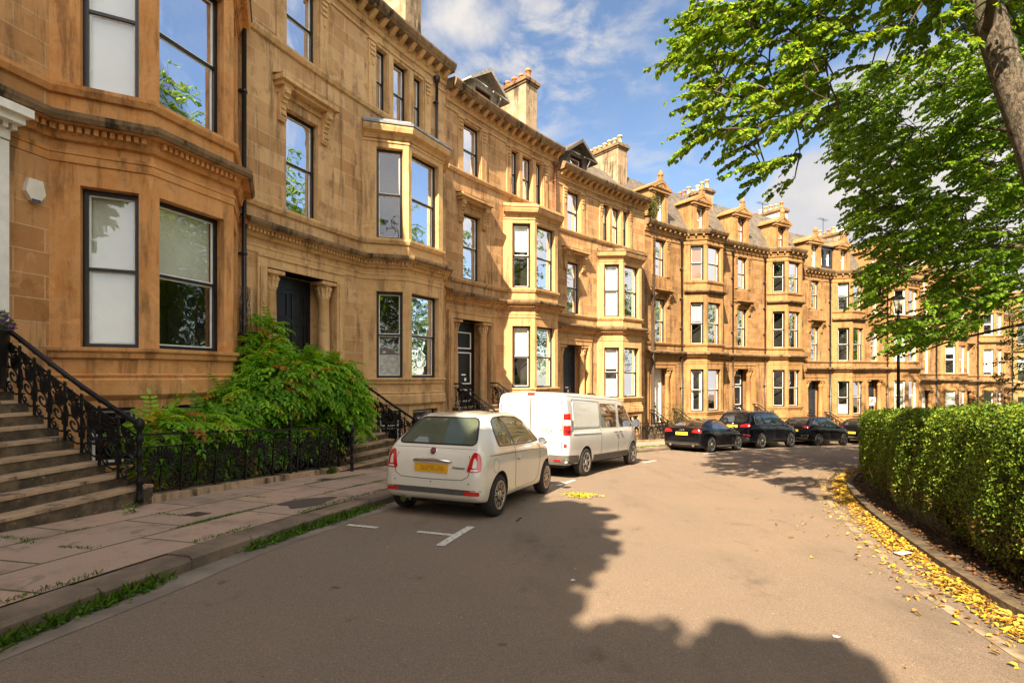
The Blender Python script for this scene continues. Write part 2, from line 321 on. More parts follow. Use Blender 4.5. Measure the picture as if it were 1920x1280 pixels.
# ------------------------------------------------------------------ geometry helpers
class MB:
    """collects faces in a thing's own coordinates and links them as one mesh"""
    def __init__(s): s.v = []; s.f = []; s.m = []; s.uv = []; s.sm = []
    def face(s, pts, mi=0, uv=None, smooth=False):
        b = len(s.v); s.v += [tuple(p) for p in pts]; s.f.append(tuple(range(b, b + len(pts)))); s.m.append(mi); s.sm.append(smooth)
        if uv is None:
            n = len(pts); nx = ny = nz = 0.
            for i in range(n):
                a = pts[i]; c = pts[(i + 1) % n]
                nx += (a[1] - c[1]) * (a[2] + c[2]); ny += (a[2] - c[2]) * (a[0] + c[0]); nz += (a[0] - c[0]) * (a[1] + c[1])
            l = math.sqrt(nx * nx + ny * ny + nz * nz) or 1
            if abs(nz) / l > .85: uv = [(p[0], p[1]) for p in pts]
            else:
                h = math.hypot(nx, ny) or 1; tx, ty = -ny / h, nx / h
                uv = [(p[0] * tx + p[1] * ty, p[2]) for p in pts]
        s.uv.append(uv)
    def grid(s, pts, nu, nv, mi=0, cu=False, cv=False, smooth=True):
        """shared-vertex surface, pts[i*nv+j]"""
        b = len(s.v); s.v += [tuple(p) for p in pts]
        for i in range(nu if cu else nu - 1):
            for j in range(nv if cv else nv - 1):
                i2 = (i + 1) % nu; j2 = (j + 1) % nv
                f = (b + i * nv + j, b + i2 * nv + j, b + i2 * nv + j2, b + i * nv + j2)
                s.f.append(f); s.m.append(mi); s.sm.append(smooth); s.uv.append([(s.v[q][0] + s.v[q][1], s.v[q][2]) for q in f])
        return b
    def ngon_idx(s, idx, mi=0, smooth=False):
        s.f.append(tuple(idx)); s.m.append(mi); s.sm.append(smooth); s.uv.append([(s.v[q][0], s.v[q][2]) for q in idx])
    def box(s, x0, x1, y0, y1, z0, z1, mi=0, seg=None, skip=''):
        n = max(1, int(math.ceil(abs(x1 - x0) / seg))) if seg else 1
        xs = [x0 + (x1 - x0) * i / n for i in range(n + 1)]
        for i in range(n):
            a, b = xs[i], xs[i + 1]
            s.face([(a, y1, z0), (b, y1, z0), (b, y1, z1), (a, y1, z1)][::-1], mi); s.face([(a, y0, z0), (b, y0, z0), (b, y0, z1), (a, y0, z1)], mi)
            s.face([(a, y0, z1), (b, y0, z1), (b, y1, z1), (a, y1, z1)], mi); s.face([(a, y0, z0), (a, y1, z0), (b, y1, z0), (b, y0, z0)], mi)
        s.face([(x0, y0, z0), (x0, y0, z1), (x0, y1, z1), (x0, y1, z0)], mi); s.face([(x1, y0, z0), (x1, y1, z0), (x1, y1, z1), (x1, y0, z1)], mi)
    def tube(s, pts, r, n=5, mi=0, cap=True):
        P = [Vector(p) for p in pts]; k = len(P); rr = r if isinstance(r, (list, tuple)) else [r] * k
        out = []; up = None
        for i in range(k):
            t = (P[min(i + 1, k - 1)] - P[max(i - 1, 0)])
            if t.length < 1e-9: t = Vector((0, 0, 1))
            t.normalize()
            if up is None: up = Vector((0, 0, 1)) if abs(t.z) < .9 else Vector((1, 0, 0))
            a = up - t * up.dot(t)
            if a.length < 1e-6: a = t.orthogonal()
            a.normalize(); b = t.cross(a); up = a
            for j in range(n):
                w = 2 * math.pi * j / n; out.append(P[i] + (a * math.cos(w) + b * math.sin(w)) * rr[i])
        b0 = s.grid(out, k, n, mi, False, True)
        if cap: s.ngon_idx([b0 + j for j in range(n)][::-1], mi); s.ngon_idx([b0 + (k - 1) * n + j for j in range(n)], mi)
    def lathe(s, prof, n=12, mi=0, c=(0, 0, 0), axis='z', smooth=True):
        out = []
        for r, z in prof:
            for j in range(n):
                w = 2 * math.pi * j / n; x, y = r * math.cos(w), r * math.sin(w)
                out.append((c[0] + x, c[1] + y, c[2] + z) if axis == 'z' else (c[0] + x, c[1] + z, c[2] + y))
        b0 = s.grid(out, len(prof), n, mi, False, True, smooth)
        s.ngon_idx([b0 + j for j in range(n)], mi); s.ngon_idx([b0 + (len(prof) - 1) * n + j for j in range(n)], mi)
    def sweep(s, path, prof, mi=0, seg=.7, caps=True):
        """moulding: prof = [(out, z)...] carried along a plan path (u, v) with mitred corners; out is to the left of travel reversed (street side)"""
        P = []
        for a, b in zip(path[:-1], path[1:]):
            L = math.hypot(b[0] - a[0], b[1] - a[1]); n = max(1, int(L / seg)); P += [(a[0] + (b[0] - a[0]) * i / n, a[1] + (b[1] - a[1]) * i / n) for i in range(n)]
        P.append(path[-1]); N = []
        for i in range(len(P)):
            ds = []
            if i > 0: ds.append((P[i][0] - P[i - 1][0], P[i][1] - P[i - 1][1]))
            if i < len(P) - 1: ds.append((P[i + 1][0] - P[i][0], P[i + 1][1] - P[i][1]))
            ns = [(-d[1] / math.hypot(*d), d[0] / math.hypot(*d)) for d in ds]
            n = (sum(q[0] for q in ns), sum(q[1] for q in ns)); l = math.hypot(*n); n = (n[0] / l, n[1] / l)
            c = n[0] * ns[0][0] + n[1] * ns[0][1]; N.append((n[0] / c, n[1] / c))
        rows = [[(P[i][0] + N[i][0] * o, P[i][1] + N[i][1] * o, z) for o, z in prof] for i in range(len(P))]
        d = 0.
        for i in range(len(P) - 1):
            L = math.hypot(P[i + 1][0] - P[i][0], P[i + 1][1] - P[i][1])
            for j in range(len(prof) - 1):
                s.face([rows[i][j], rows[i + 1][j], rows[i + 1][j + 1], rows[i][j + 1]], mi, [(d, prof[j][1] + prof[j][0]), (d + L, prof[j][1] + prof[j][0]), (d + L, prof[j + 1][1] + prof[j + 1][0]), (d, prof[j + 1][1] + prof[j + 1][0])])
            d += L
        if caps and len(prof) > 2: s.face(rows[0], mi); s.face(rows[-1][::-1], mi)
    def build(s, name, mats, parent=None, xf=None, base=(0, 0, 0)):
        me = bpy.data.meshes.new(name)
        if not s.v: s.v = [(0, 0, 0)] * 3; s.f = [(0, 1, 2)]; s.m = [0]; s.sm = [False]; s.uv = [[(0, 0)] * 3]
        V = np.array(s.v, float)
        if xf is not None: V = xf(V) - np.array(base)
        me.from_pydata(V.tolist(), [], s.f); me.update()
        for m in (mats if isinstance(mats, (list, tuple)) else [mats]): me.materials.append(MATS[m] if isinstance(m, str) else m)
        me.polygons.foreach_set('material_index', s.m); me.polygons.foreach_set('use_smooth', s.sm)
        ul = me.uv_layers.new(name='UVMap'); ul.data.foreach_set('uv', [c for f in s.uv for p in f for c in p])
        o = bpy.data.objects.new(name, me); C.objects.link(o)
        if parent is not None: o.parent = parent
        return o
class Frame:
    """a vertical wall plane in plan: t along it, o out of it"""
    def __init__(s, o, d): s.o = o; l = math.hypot(*d); s.d = (d[0] / l, d[1] / l); s.n = (-s.d[1], s.d[0])
    def p(s, t, z, o=0.): return (s.o[0] + s.d[0] * t + s.n[0] * o, s.o[1] + s.d[1] * t + s.n[1] * o, z)
    def box(s, mb, t0, t1, z0, z1, o0, o1, mi=0, seg=.8):
        n = max(1, int(math.ceil(abs(t1 - t0) / seg)))
        for i in range(n):
            a = t0 + (t1 - t0) * i / n; b = t0 + (t1 - t0) * (i + 1) / n; p = s.p
            mb.face([p(a, z0, o1), p(a, z1, o1), p(b, z1, o1), p(b, z0, o1)], mi); mb.face([p(a, z0, o0), p(b, z0, o0), p(b, z1, o0), p(a, z1, o0)], mi)
            mb.face([p(a, z1, o0), p(b, z1, o0), p(b, z1, o1), p(a, z1, o1)], mi); mb.face([p(a, z0, o0), p(a, z0, o1), p(b, z0, o1), p(b, z0, o0)], mi)
        mb.face([p(t0, z0, o0), p(t0, z1, o0), p(t0, z1, o1), p(t0, z0, o1)], mi); mb.face([p(t1, z0, o0), p(t1, z0, o1), p(t1, z1, o1), p(t1, z1, o0)], mi)
    def quad(s, mb, t0, t1, z0, z1, o, mi=0): mb.face([s.p(t0, z0, o), s.p(t0, z1, o), s.p(t1, z1, o), s.p(t1, z0, o)], mi)
    def wall(s, mb, T0, T1, Z0, Z1, ops, o=0., reveal=.2, mi=0, rmi=0):
        """a wall sheet with openings (t0, t1, z0, z1[, depth]) and their reveals"""
        ts = sorted({T0, T1} | {q for op in ops for q in op[:2]}); zs = sorted({Z0, Z1} | {q for op in ops for q in op[2:4]})
        t2 = []
        for a, b in zip(ts[:-1], ts[1:]):
            n = max(1, int(math.ceil((b - a) / .8))); t2 += [a + (b - a) * i / n for i in range(n)]
        t2.append(ts[-1])
        for a, b in zip(t2[:-1], t2[1:]):
            for c, d in zip(zs[:-1], zs[1:]):
                if any(op[0] - 1e-6 <= a and b <= op[1] + 1e-6 and op[2] - 1e-6 <= c and d <= op[3] + 1e-6 for op in ops): continue
                s.quad(mb, a, b, c, d, o, mi)
        for op in ops:
            a, b, c, d = op[:4]; r = op[4] if len(op) > 4 else reveal; p = s.p
            mb.face([p(a, c, o), p(a, c, o - r), p(a, d, o - r), p(a, d, o)], rmi); mb.face([p(b, c, o), p(b, d, o), p(b, d, o - r), p(b, c, o - r)], rmi)
            mb.face([p(a, d, o), p(a, d, o - r), p(b, d, o - r), p(b, d, o)], rmi); mb.face([p(a, c, o), p(b, c, o), p(b, c, o - r), p(a, c, o - r)], rmi)

def text_mesh(name, body, size, mat, parent, mtx, extrude=.002, shear=0.):
    cu = bpy.data.curves.new(name, 'FONT'); cu.body = body; cu.size = size; cu.align_x = 'CENTER'; cu.align_y = 'CENTER'; cu.extrude = extrude; cu.shear = shear; cu.resolution_u = 2
    ob = bpy.data.objects.new(name, cu); C.objects.link(ob)
    dg = bpy.context.evaluated_depsgraph_get(); me = bpy.data.meshes.new_from_object(ob.evaluated_get(dg)); C.objects.unlink(ob); bpy.data.objects.remove(ob)
    me.transform(mtx); me.materials.clear(); me.materials.append(MATS[mat]); o = bpy.data.objects.new(name, me); C.objects.link(o); o.parent = parent
    return o

# ------------------------------------------------------------------ ground
def path_pts(v, s0, s1, n): return [sv(s0 + (s1 - s0) * i / n, v) for i in range(n + 1)]
KV = 5.0; PAVE = .13
EDGE = [(2.2, -14), (2.45, -9), (2.75, -5), (3.0, -2), (3.2, .5), (3.55, 2.2), (4.03, 4.05), (4.25, 4.66), (4.71, 5.79), (5.62, 7.83), (6.72, 10.0), (8.1, 12.25), (10.1, 14.6), (13.0, 17.3), (17, 20.2), (22, 23.0), (30, 26.8), (40, 31.2), (56, 38.6)]
def smooth_path(P, n=6):
    out = []
    for i in range(len(P) - 1):
        p0 = P[max(i - 1, 0)]; p1 = P[i]; p2 = P[i + 1]; p3 = P[min(i + 2, len(P) - 1)]
        for k in range(n):
            t = k / n
            out.append(tuple(.5 * (2 * b + (c - a) * t + (2 * a - 5 * b + 4 * c - d) * t * t + (3 * b - a - 3 * c + d) * t ** 3) for a, b, c, d in zip(p0, p1, p2, p3)))
    out.append(tuple(P[-1])); return out
EDGE_S = smooth_path(EDGE, 8)
def offset_path(P, d):
    """plan path moved d to the left of travel"""
    out = []
    for i in range(len(P)):
        a = P[max(i - 1, 0)]; b = P[min(i + 1, len(P) - 1)]; dx, dy = b[0] - a[0], b[1] - a[1]; l = math.hypot(dx, dy) or 1
        out.append((P[i][0] - dy / l * d, P[i][1] + dx / l * d))
    return out
def strip(mb, A, B, za, zb, mi=0, zf=G):
    L = 0.
    for i in range(len(A) - 1):
        l = math.hypot(A[i + 1][0] - A[i][0], A[i + 1][1] - A[i][1]); w = math.hypot(A[i][0] - B[i][0], A[i][1] - B[i][1])
        mb.face([(*A[i], zf(*A[i]) + za), (*A[i + 1], zf(*A[i + 1]) + za), (*B[i + 1], zf(*B[i + 1]) + zb), (*B[i], zf(*B[i]) + zb)], mi, [(L, 0), (L + l, 0), (L + l, w), (L, w)]); L += l
def ground():
    def big(name, mat, dz, reach):
        mb = MB(); q = [(-reach, -reach), (reach, -reach), (reach, reach), (-reach, reach)]
        mb.face([(x, y, G(x, y) + dz) for x, y in q]); return tag(mb.build(name, mat), kind='structure')
    big('ground', 'soil', -1.25, 420)
    # carriageway: from the kerb round to the garden edge
    k = [sv(s, KV - .01) for s in np.arange(-22, 84, .5)]; e = EDGE_S
    mb = MB(); n = 160
    def resamp(P):
        P = np.array(P); d = np.concatenate([[0], np.cumsum(np.hypot(*np.diff(P, axis=0).T))]); q = np.linspace(0, d[-1], n + 1); return list(zip(np.interp(q, d, P[:, 0]), np.interp(q, d, P[:, 1])))
    strip(mb, resamp(k), resamp(e), 0, 0); tag(mb.build('road', 'asphalt'), kind='structure')
    ss = np.arange(-14, 80, .5)
    mb = MB(); strip(mb, [sv(s, 2.3) for s in ss], [sv(s, KV - .28) for s in ss], PAVE, PAVE); tag(mb.build('pavement', 'paving'), kind='structure')
    # kerb: separate long stones, each a little off its neighbours
    mb = MB(); rg = random.Random(5); s = -13.
    while s < 79:
        l = rg.uniform(.9, 1.5); a, b = s + .008, s + l - .008; dz = PAVE + rg.uniform(-.012, .012); t = rg.uniform(-.012, .012); ov = rg.uniform(-.015, .015)
        q = []
        for (S_, v, z) in ((a, KV - .28, dz - .004), (b, KV - .28, dz - .004), (b, KV - .03 + ov, dz + t), (a, KV - .03 + ov, dz + t), (a, KV + ov, dz + t - .03), (b, KV + ov, dz + t - .03), (b, KV + ov, -.05), (a, KV + ov, -.05), (a, KV - .28, -.05), (b, KV - .28, -.05)):
            x, y = sv(S_, v); q.append((x, y, G(x, y) + z))
        for f in ((0, 1, 2, 3), (3, 2, 5, 4), (4, 5, 6, 7), (0, 3, 4, 7, 8), (1, 9, 6, 5, 2)): mb.face([q[j] for j in f])
        s += l
    tag(mb.build('kerb', 'kerb_stone'), kind='structure')
    mb = MB(); gs = np.arange(-13, 40, .4); strip(mb, [sv(s, KV + .0) for s in gs], [sv(s, KV + .27 + .05 * mnoise.noise((s * .7, 0, 0))) for s in gs], .004, .004); tag(mb.build('gutter', 'gutter_stone'), kind='structure')
    # parking bay markings
    mb = MB()
    def mark(s0, s1, v0, v1):
        m = max(1, int((s1 - s0) / .4)); strip(mb, [sv(s0 + (s1 - s0) * i / m, v0) for i in range(m + 1)], [sv(s0 + (s1 - s0) * i / m, v1) for i in range(m + 1)], .008, .008)
    for s in (3.75, 10.05, 17.4, 23.6, 29.3, 35.0, 41.0): 
        mark(s - .62, s + .62, 6.76, 6.86)
        mark(s - .05, s + .05, 6.3, 6.755); mark(s - .05, s + .05, 5.32, 5.75)
    tag(mb.build('road_markings', 'road_paint'), kind='structure')
    # garden side: flat stone line, leaf gutter, low kerb, soil, lawn
    E = EDGE_S; mb = MB(); strip(mb, offset_path(E, .56), offset_path(E, .46), .004, .006); tag(mb.build('edging_line', 'pale_edge'), kind='structure')
    mb = MB(); A = offset_path(E, .06); B = offset_path(E, -.06); strip(mb, A, A, -.05, .065); strip(mb, A, B, .065, .075); strip(mb, B, B, .075, -.05); tag(mb.build('garden_kerb', 'step_riser'), kind='structure')
    mb = MB(); strip(mb, offset_path(E, -.06), offset_path(E, -1.6), .05, .12); tag(mb.build('garden_soil', 'soil'), kind='structure')
    mb = MB(); I = offset_path(E, -1.6); far = [(p[0] + 70, p[1] - 30) for p in I]; strip(mb, I, far, .12, .12); tag(mb.build('garden_lawn', 'lawn'), kind='structure')
ground()

# ------------------------------------------------------------------ houses
Z_FLOOR = -.64
def win(fr, t0, t1, z0, z1, h, st, far=False):
    """a sash window set back in its opening: black box frame, sashes with pale putty lines, panes, what hangs behind them"""
    par, xf, base = h['root'], h['xf'], h['base']
    fm = st.get('frame', 'black_paint'); sash_m = st.get('sash', 'white_paint'); B = lambda mb, n, m, p: mb.build(n, m, p, xf, base)
    o = -.17; fw = .075 if not far else .06; mb = MB()
    fr.box(mb, t0, t0 + fw, z0, z1, o - .10, o); fr.box(mb, t1 - fw, t1, z0, z1, o - .10, o)
    fr.box(mb, t0 + fw, t1 - fw, z1 - fw, z1, o - .10, o - .003); fr.box(mb, t0 + fw, t1 - fw, z0, z0 + fw * .9, o - .10, o - .003)
    zm = z0 + (z1 - z0) * st.get('meet', .5); fr.box(mb, t0 + fw, t1 - fw, zm - .025, zm + .025, o - .09, o - .02)
    w = B(mb, 'window', fm, par)
    mb = MB(); lw = .026 if not far else .035
    for a, b, oo in ((z0 + fw * .9, zm - .025, -.055), (zm + .025, z1 - fw, -.035)):
        x0, x1 = t0 + fw, t1 - fw
        fr.box(mb, x0, x0 + lw, a, b, o + oo - .03, o + oo); fr.box(mb, x1 - lw, x1, a, b, o + oo - .03, o + oo)
        fr.box(mb, x0 + lw, x1 - lw, a, a + lw, o + oo - .03, o + oo - .002); fr.box(mb, x0 + lw, x1 - lw, b - lw, b, o + oo - .03, o + oo - .002)
    B(mb, 'sash', sash_m, w)
    mb = MB()
    fr.quad(mb, t0 + fw, t1 - fw, z0 + fw * .9, zm, o - .068); fr.quad(mb, t0 + fw, t1 - fw, zm, z1 - fw, o - .048)
    B(mb, 'pane', 'window_glass', w)
    H = z1 - z0; x0, x1 = t0 + fw, t1 - fw
    if 'blind' in st:
        frac, m = st['blind']; mb = MB(); fr.box(mb, x0 + .01, x1 - .01, z1 - fw - (H - fw * 1.9) * frac, z1 - fw, o - .135, o - .125)
        if m == 'blind_brown':
            q = z1 - fw - .05
            while q > z1 - fw - (H - fw * 1.9) * frac: fr.box(mb, x0 + .012, x1 - .012, q - .004, q + .03, o - .125, o - .112); q -= .055
        B(mb, 'blind', m, w)
    if 'low' in st:
        frac, m = st['low']; mb = MB(); fr.box(mb, x0 + .01, x1 - .01, z0 + fw, z0 + H * frac, o - .115, o - .105); B(mb, 'net_curtain', m, w)
    if 'curtain' in st:
        for side in st.get('sides', (0, 1)):
            mb = MB(); n = 15; cw = (x1 - x0) * st.get('cw', .26); pts = []
            for i in range(n):
                a = i / (n - 1); t = (x0 + cw * a) if side == 0 else (x1 - cw * a); oo = o - .2 - .035 * math.sin(a * 17)
                pts += [fr.p(t, z0 + .05, oo), fr.p(t, z1 - .06, oo)]
            mb.grid(pts, n, 2); B(mb, 'curtain', st['curtain'], w)
    # the dark room behind
    mb = MB(); d = .95 if not far else .5; a, b = t0 + .02, t1 - .02
    fr.quad(mb, a, b, z0, z1, o - d); p = fr.p; oo = o - .10
    mb.face([p(a, z0, oo), p(a, z1, oo), p(a, z1, o - d), p(a, z0, o - d)]); mb.face([p(b, z0, oo), p(b, z0, o - d), p(b, z1, o - d), p(b, z1, oo)])
    mb.face([p(a, z1, oo), p(b, z1, oo), p(b, z1, o - d), p(a, z1, o - d)]); mb.face([p(a, z0, oo), p(a, z0, o - d), p(b, z0, o - d), p(b, z0, oo)])
    B(mb, 'interior', 'room_dark', w)
    return w

CORN = [(0, 3.24), (.07, 3.25), (.10, 3.30), (.10, 3.33), (.13, 3.43), (.27, 3.445), (.29, 3.50), (.33, 3.555), (.33, 3.585), (0, 3.66)]
SILL1 = [(0, 3.96), (.05, 3.97), (.09, 4.06), (.09, 4.12), (.0, 4.145)]
def house(i, s0, Wd, ub, zs, P):
    """one terraced house; local z = 0 at the ground-floor window sills"""
    p = .94; wf = 1.68; kind = P['kind']; far = P.get('far', False); wl = P['wall']; dr = P['dress']
    x0, y0 = sv(s0, 0); base = np.array([x0, y0, zs])
    root = empty('terraced_house', tuple(base), P['label'], 'house', 'sandstone houses of the curved terrace')
    def xf(V):
        X, Y = sv(s0 + V[:, 0], V[:, 1]); return np.stack([X, Y, V[:, 2] + zs], 1)
    h = dict(root=root, xf=xf, base=base); B = lambda mb, n, m, pr=root: mb.build(n, m, pr, xf, base)
    F = Frame((0, 0), (1, 0)); L = Frame((ub, 0), (1, 1)); FR = Frame((ub + p, p), (1, 0)); RT = Frame((ub + p + wf, p), (1, -1))
    cl = p * math.sqrt(2); ue = ub + 2 * p + wf; uc = P['uc']; ZB = -4.2
    full = kind == 'B'
    bz1 = 10.62 if full else 7.12          # top of the bay's wall
    bay_path = [(ub, 0), (ub + p, p), (ub + p + wf, p), (ue, 0)]
    # window openings ------------------------------------------------
    wd = .5
    g = (0., P.get('gh', 2.57)); f1 = (4.16, 6.84) if not full else (4.08, 6.66); f2 = (8.16, 10.08) if not full else (8.0, 10.12)
    levels = [('g', g), ('1', f1)] + ([('2', f2)] if full else [])
    lt = (.38, cl - .18); ft = (.14, wf - .22); rt_ = (.2, cl - .36)
    dw = .0
    door = (uc - 1.13, uc + 1.13, Z_FLOOR, 2.62, .55)
    w1 = (uc - .52, uc + .52, f1[0], f1[1] + (.0 if full else -.18)); w2 = (uc - .5, uc + .5, f2[0], f2[1])
    ops = [door, w1, w2]
    bc = ub + p + wf / 2 - .15; tri = []
    if not full:
        tri = [(bc - 1.08, bc - .60, f2[0], f2[1]), (bc - .35, bc + .35, f2[0], f2[1]), (bc + .60, bc + 1.08, f2[0], f2[1])]; ops = ops + tri
    mb = MB(); ztop = 10.7
    opl = [q for q in ops if q[1] <= ub + 1e-6]; opr = [q for q in ops if q[0] > ub]
    F.wall(mb, 0, ub, ZB, ztop, opl, rmi=1); F.wall(mb, ub, ue, bz1, ztop, [q for q in opr], rmi=1); F.wall(mb, ue, Wd, ZB, ztop, [], rmi=1)
    B(mb, 'wall', [wl, dr])
    # bay ------------------------------------------------------------
    mb = MB(); bo = [(lt[0] + .05, lt[1] - .05, -1.95, -.98)]; bof = [(ft[0] + .05, ft[1] - .05, -1.95, -.98)]
    for fr, T, tt, low in ((L, cl, lt, bo), (FR, wf, ft, bof), (RT, cl, rt_, [])):
        fr.wall(mb, 0, T, ZB, bz1, [(tt[0], tt[1], z[0], z[1]) for _, z in levels] + low, mi=0)
    bay = B(mb, 'bay', dr)
    # base courses under the sills
    mb = MB(); mb.sweep(bay_path, [(0, -.86), (.06, -.80), (.085, -.77), (.085, -.53), (.05, -.50), (.07, -.45), (0, -.42)]); mb.sweep(bay_path, [(0, -.20), (.05, -.17), (.06, -.10), (.10, -.06), (.10, -.012), (0, 0)]) ; B(mb, 'base_course', dr, bay)
    for a, b in ((0.0, max(.1, uc - 1.45)), (uc + 1.45, ub - .02), (ue + .02, Wd - .01)): mb = MB(); F.box(mb, a, b, ZB, -.72, 0, .07); B(mb, 'plinth', wl)
    # string cornice over the ground floor
    wallp = [(0, 0)] + bay_path + [(Wd, 0)]
    mb = MB(); mb.sweep(wallp, CORN); mb.sweep(wallp, [(0, 2.90), (.022, 2.91), (.022, 3.03), (.04, 3.04), (.04, 3.10), (0, 3.11)])
    if not far or full:
        segs = [((0, 0), (ub, 0)), (bay_path[0], bay_path[1]), (bay_path[1], bay_path[2])]
        if not far:
            for a, b in segs:
                fr = Frame(a, (b[0] - a[0], b[1] - a[1])); Lg = math.hypot(b[0] - a[0], b[1] - a[1]); t = .06
                while t < Lg - .05: fr.box(mb, t, t + .062, 3.335, 3.425, .09, .20); t += .105
    B(mb, 'string_cornice', ['dressed_warm' if dr == 'dressed_warm' else dr, 'sooty_stone'])
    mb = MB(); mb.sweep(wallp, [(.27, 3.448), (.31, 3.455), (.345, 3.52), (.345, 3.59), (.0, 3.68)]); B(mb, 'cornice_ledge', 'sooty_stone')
    mb = MB(); mb.sweep(wallp, SILL1); B(mb, 'sill_course', dr)
    # second-floor sill course
    if not full:
        mb = MB(); mb.sweep([(0.12, 0), (Wd, 0)], [(0, 7.96), (.06, 7.98), (.1, 8.08), (.1, 8.13), (0, 8.15)]); B(mb, 'sill_course', dr)
        mb = MB(); mb.sweep(bay_path, [(0, 7.06), (.05, 7.08), (.10, 7.2), (.22, 7.24), (.26, 7.36), (.26, 7.42), (0, 7.46)])
        mb.sweep(bay_path, [(0, 6.98), (.025, 6.985), (.025, 7.05), (0, 7.058)]); B(mb, 'bay_cornice', dr, bay)
        mb = MB(); q = [(u, v, 7.47) for u, v in bay_path]; mb.sweep(bay_path, [(.20, 7.43), (.29, 7.432), (.29, 7.50), (.16, 7.50), (.13, 7.62), (0.0, 7.66)]); mb.face([(u, v, 7.655) for u, v in bay_path]); B(mb, 'bay_roof', P.get('bayroof', 'lead'), bay)
    else:
        mb = MB(); mb.sweep(bay_path, [(0, 7.16), (.06, 7.18), (.08, 7.24), (.2, 7.26), (.24, 7.33), (.24, 7.37), (0, 7.44)]); B(mb, 'bay_cornice', 'sooty_stone', bay)
        mb = MB(); mb.sweep(bay_path, [(0, 7.80), (.05, 7.82), (.08, 7.9), (.08, 7.95), (0, 7.98)]); B(mb, 'sill_course', dr, bay)
    # windows ----------------------------------------------------------
    ST = P['st']; dflt = P.get('dst', {})
    for lv, z in levels:
        for fr, tt, nm in ((L, lt, 'l'), (FR, ft, 'f'), (RT, rt_, 'r')):
            if nm == 'r' and not P.get('right', True): continue
            win(fr, tt[0], tt[1], z[0], z[1], h, {**dflt, **ST.get(lv, {}), **ST.get(lv + nm, {})}, far)
    win(F, w1[0], w1[1], w1[2], w1[3], h, {**dflt, **ST.get('d1', {})}, far); win(F, w2[0], w2[1], w2[2], w2[3], h, {**dflt, **ST.get('d2', {})}, far)
    for n, q in enumerate(tri): win(F, q[0], q[1], q[2], q[3], h, {**dflt, **ST.get('t', {})}, far)
    if not far:
        for fr, q in ((L, bo[0]), (FR, bof[0])): win(fr, q[0], q[1], q[2], q[3], h, {'frame': P.get('bframe', 'black_paint'), 'meet': .48}, True)
    # second-floor pilaster strips + frieze
    strips = [w2[0] - .34, w2[1] + .04]
    if tri: strips += [tri[0][0] - .36, tri[2][1] + .05]
    for u in strips:
        mb = MB(); F.box(mb, u, u + .29, f2[0], f2[1] - .02, 0, .05); F.box(mb, u - .03, u + .32, f2[1] - .02, f2[1] + .06, 0, .09)
        for z in (f2[1] - .16, f2[1] - .3, f2[1] - .44): F.box(mb, u + .05, u + .24, z, z + .08, .05, .085)
        F.box(mb, u + .11, u + .18, f2[1] - .72, f2[1] - .5, .05, .08); B(mb, 'pilaster', dr)
    if tri:
        for a, b in ((tri[0][1], tri[1][0]), (tri[1][1], tri[2][0])): mb = MB(); F.box(mb, a + .02, b - .02, f2[0], f2[1], 0, .04); B(mb, 'mullion', dr)
    mb = MB(); top = [(0, 0), (Wd, 0)] if not full else wallp
    mb.sweep(top, [(0, 10.16), (.04, 10.17), (.04, 10.24), (0, 10.25)]); mb.sweep(top, [(0, 10.42), (.05, 10.43), (.08, 10.5), (.08, 10.56), (.12, 10.6), (.12, 10.74), (0, 10.75)])
    cw = .16; gap = .43
    if full: segs = [((0, 0), (ub, 0)), (bay_path[0], bay_path[1]), (bay_path[1], bay_path[2]), (bay_path[2], bay_path[3])]
    else: segs = [((0, 0), (Wd, 0))]
    for a, b in segs:
        fr = Frame(a, (b[0] - a[0], b[1] - a[1])); Lg = math.hypot(b[0] - a[0], b[1] - a[1]); n = max(2, int(Lg / gap))
        for q in range(n):
            t = (q + .5) * Lg / n
            if full: fr.box(mb, t - .05, t + .05, 10.66, 10.76, .12, .26)
            else:
                A = [(0.12, 10.56), (.22, 10.60), (.34, 10.70), (.42, 10.76), (.12, 10.76)]
                for sgn, tt in ((0, t - cw / 2), (1, t + cw / 2)): mb.face([fr.p(tt, z, o) for o, z in A][::(1 if sgn else -1)])
                for (o1, z1), (o2, z2) in zip(A[:-1], A[1:]): mb.face([fr.p(t - cw / 2, z1, o1), fr.p(t + cw / 2, z1, o1), fr.p(t + cw / 2, z2, o2), fr.p(t - cw / 2, z2, o2)])
    B(mb, 'frieze', dr)
    mb = MB(); pr = .5 if not full else .32
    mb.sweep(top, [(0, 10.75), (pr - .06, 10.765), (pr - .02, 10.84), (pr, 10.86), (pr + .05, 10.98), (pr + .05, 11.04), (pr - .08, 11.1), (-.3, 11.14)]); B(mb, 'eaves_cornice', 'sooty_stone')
    # hood over the first-floor window
    mb = MB(); hz = w1[3] + .36; F.box(mb, w1[0] - .36, w1[1] + .36, hz, hz + .09, 0, .26); F.box(mb, w1[0] - .42, w1[1] + .42, hz + .09, hz + .2, 0, .36); F.box(mb, w1[0] - .3, w1[1] + .3, hz - .14, hz, 0, .06)
    mb.face([F.p(w1[0] - .42, hz + .2, .36), F.p(w1[1] + .42, hz + .2, .36), F.p(w1[1] + .42, hz + .28, 0), F.p(w1[0] - .42, hz + .28, 0)])
    hood = B(mb, 'window_hood', dr)
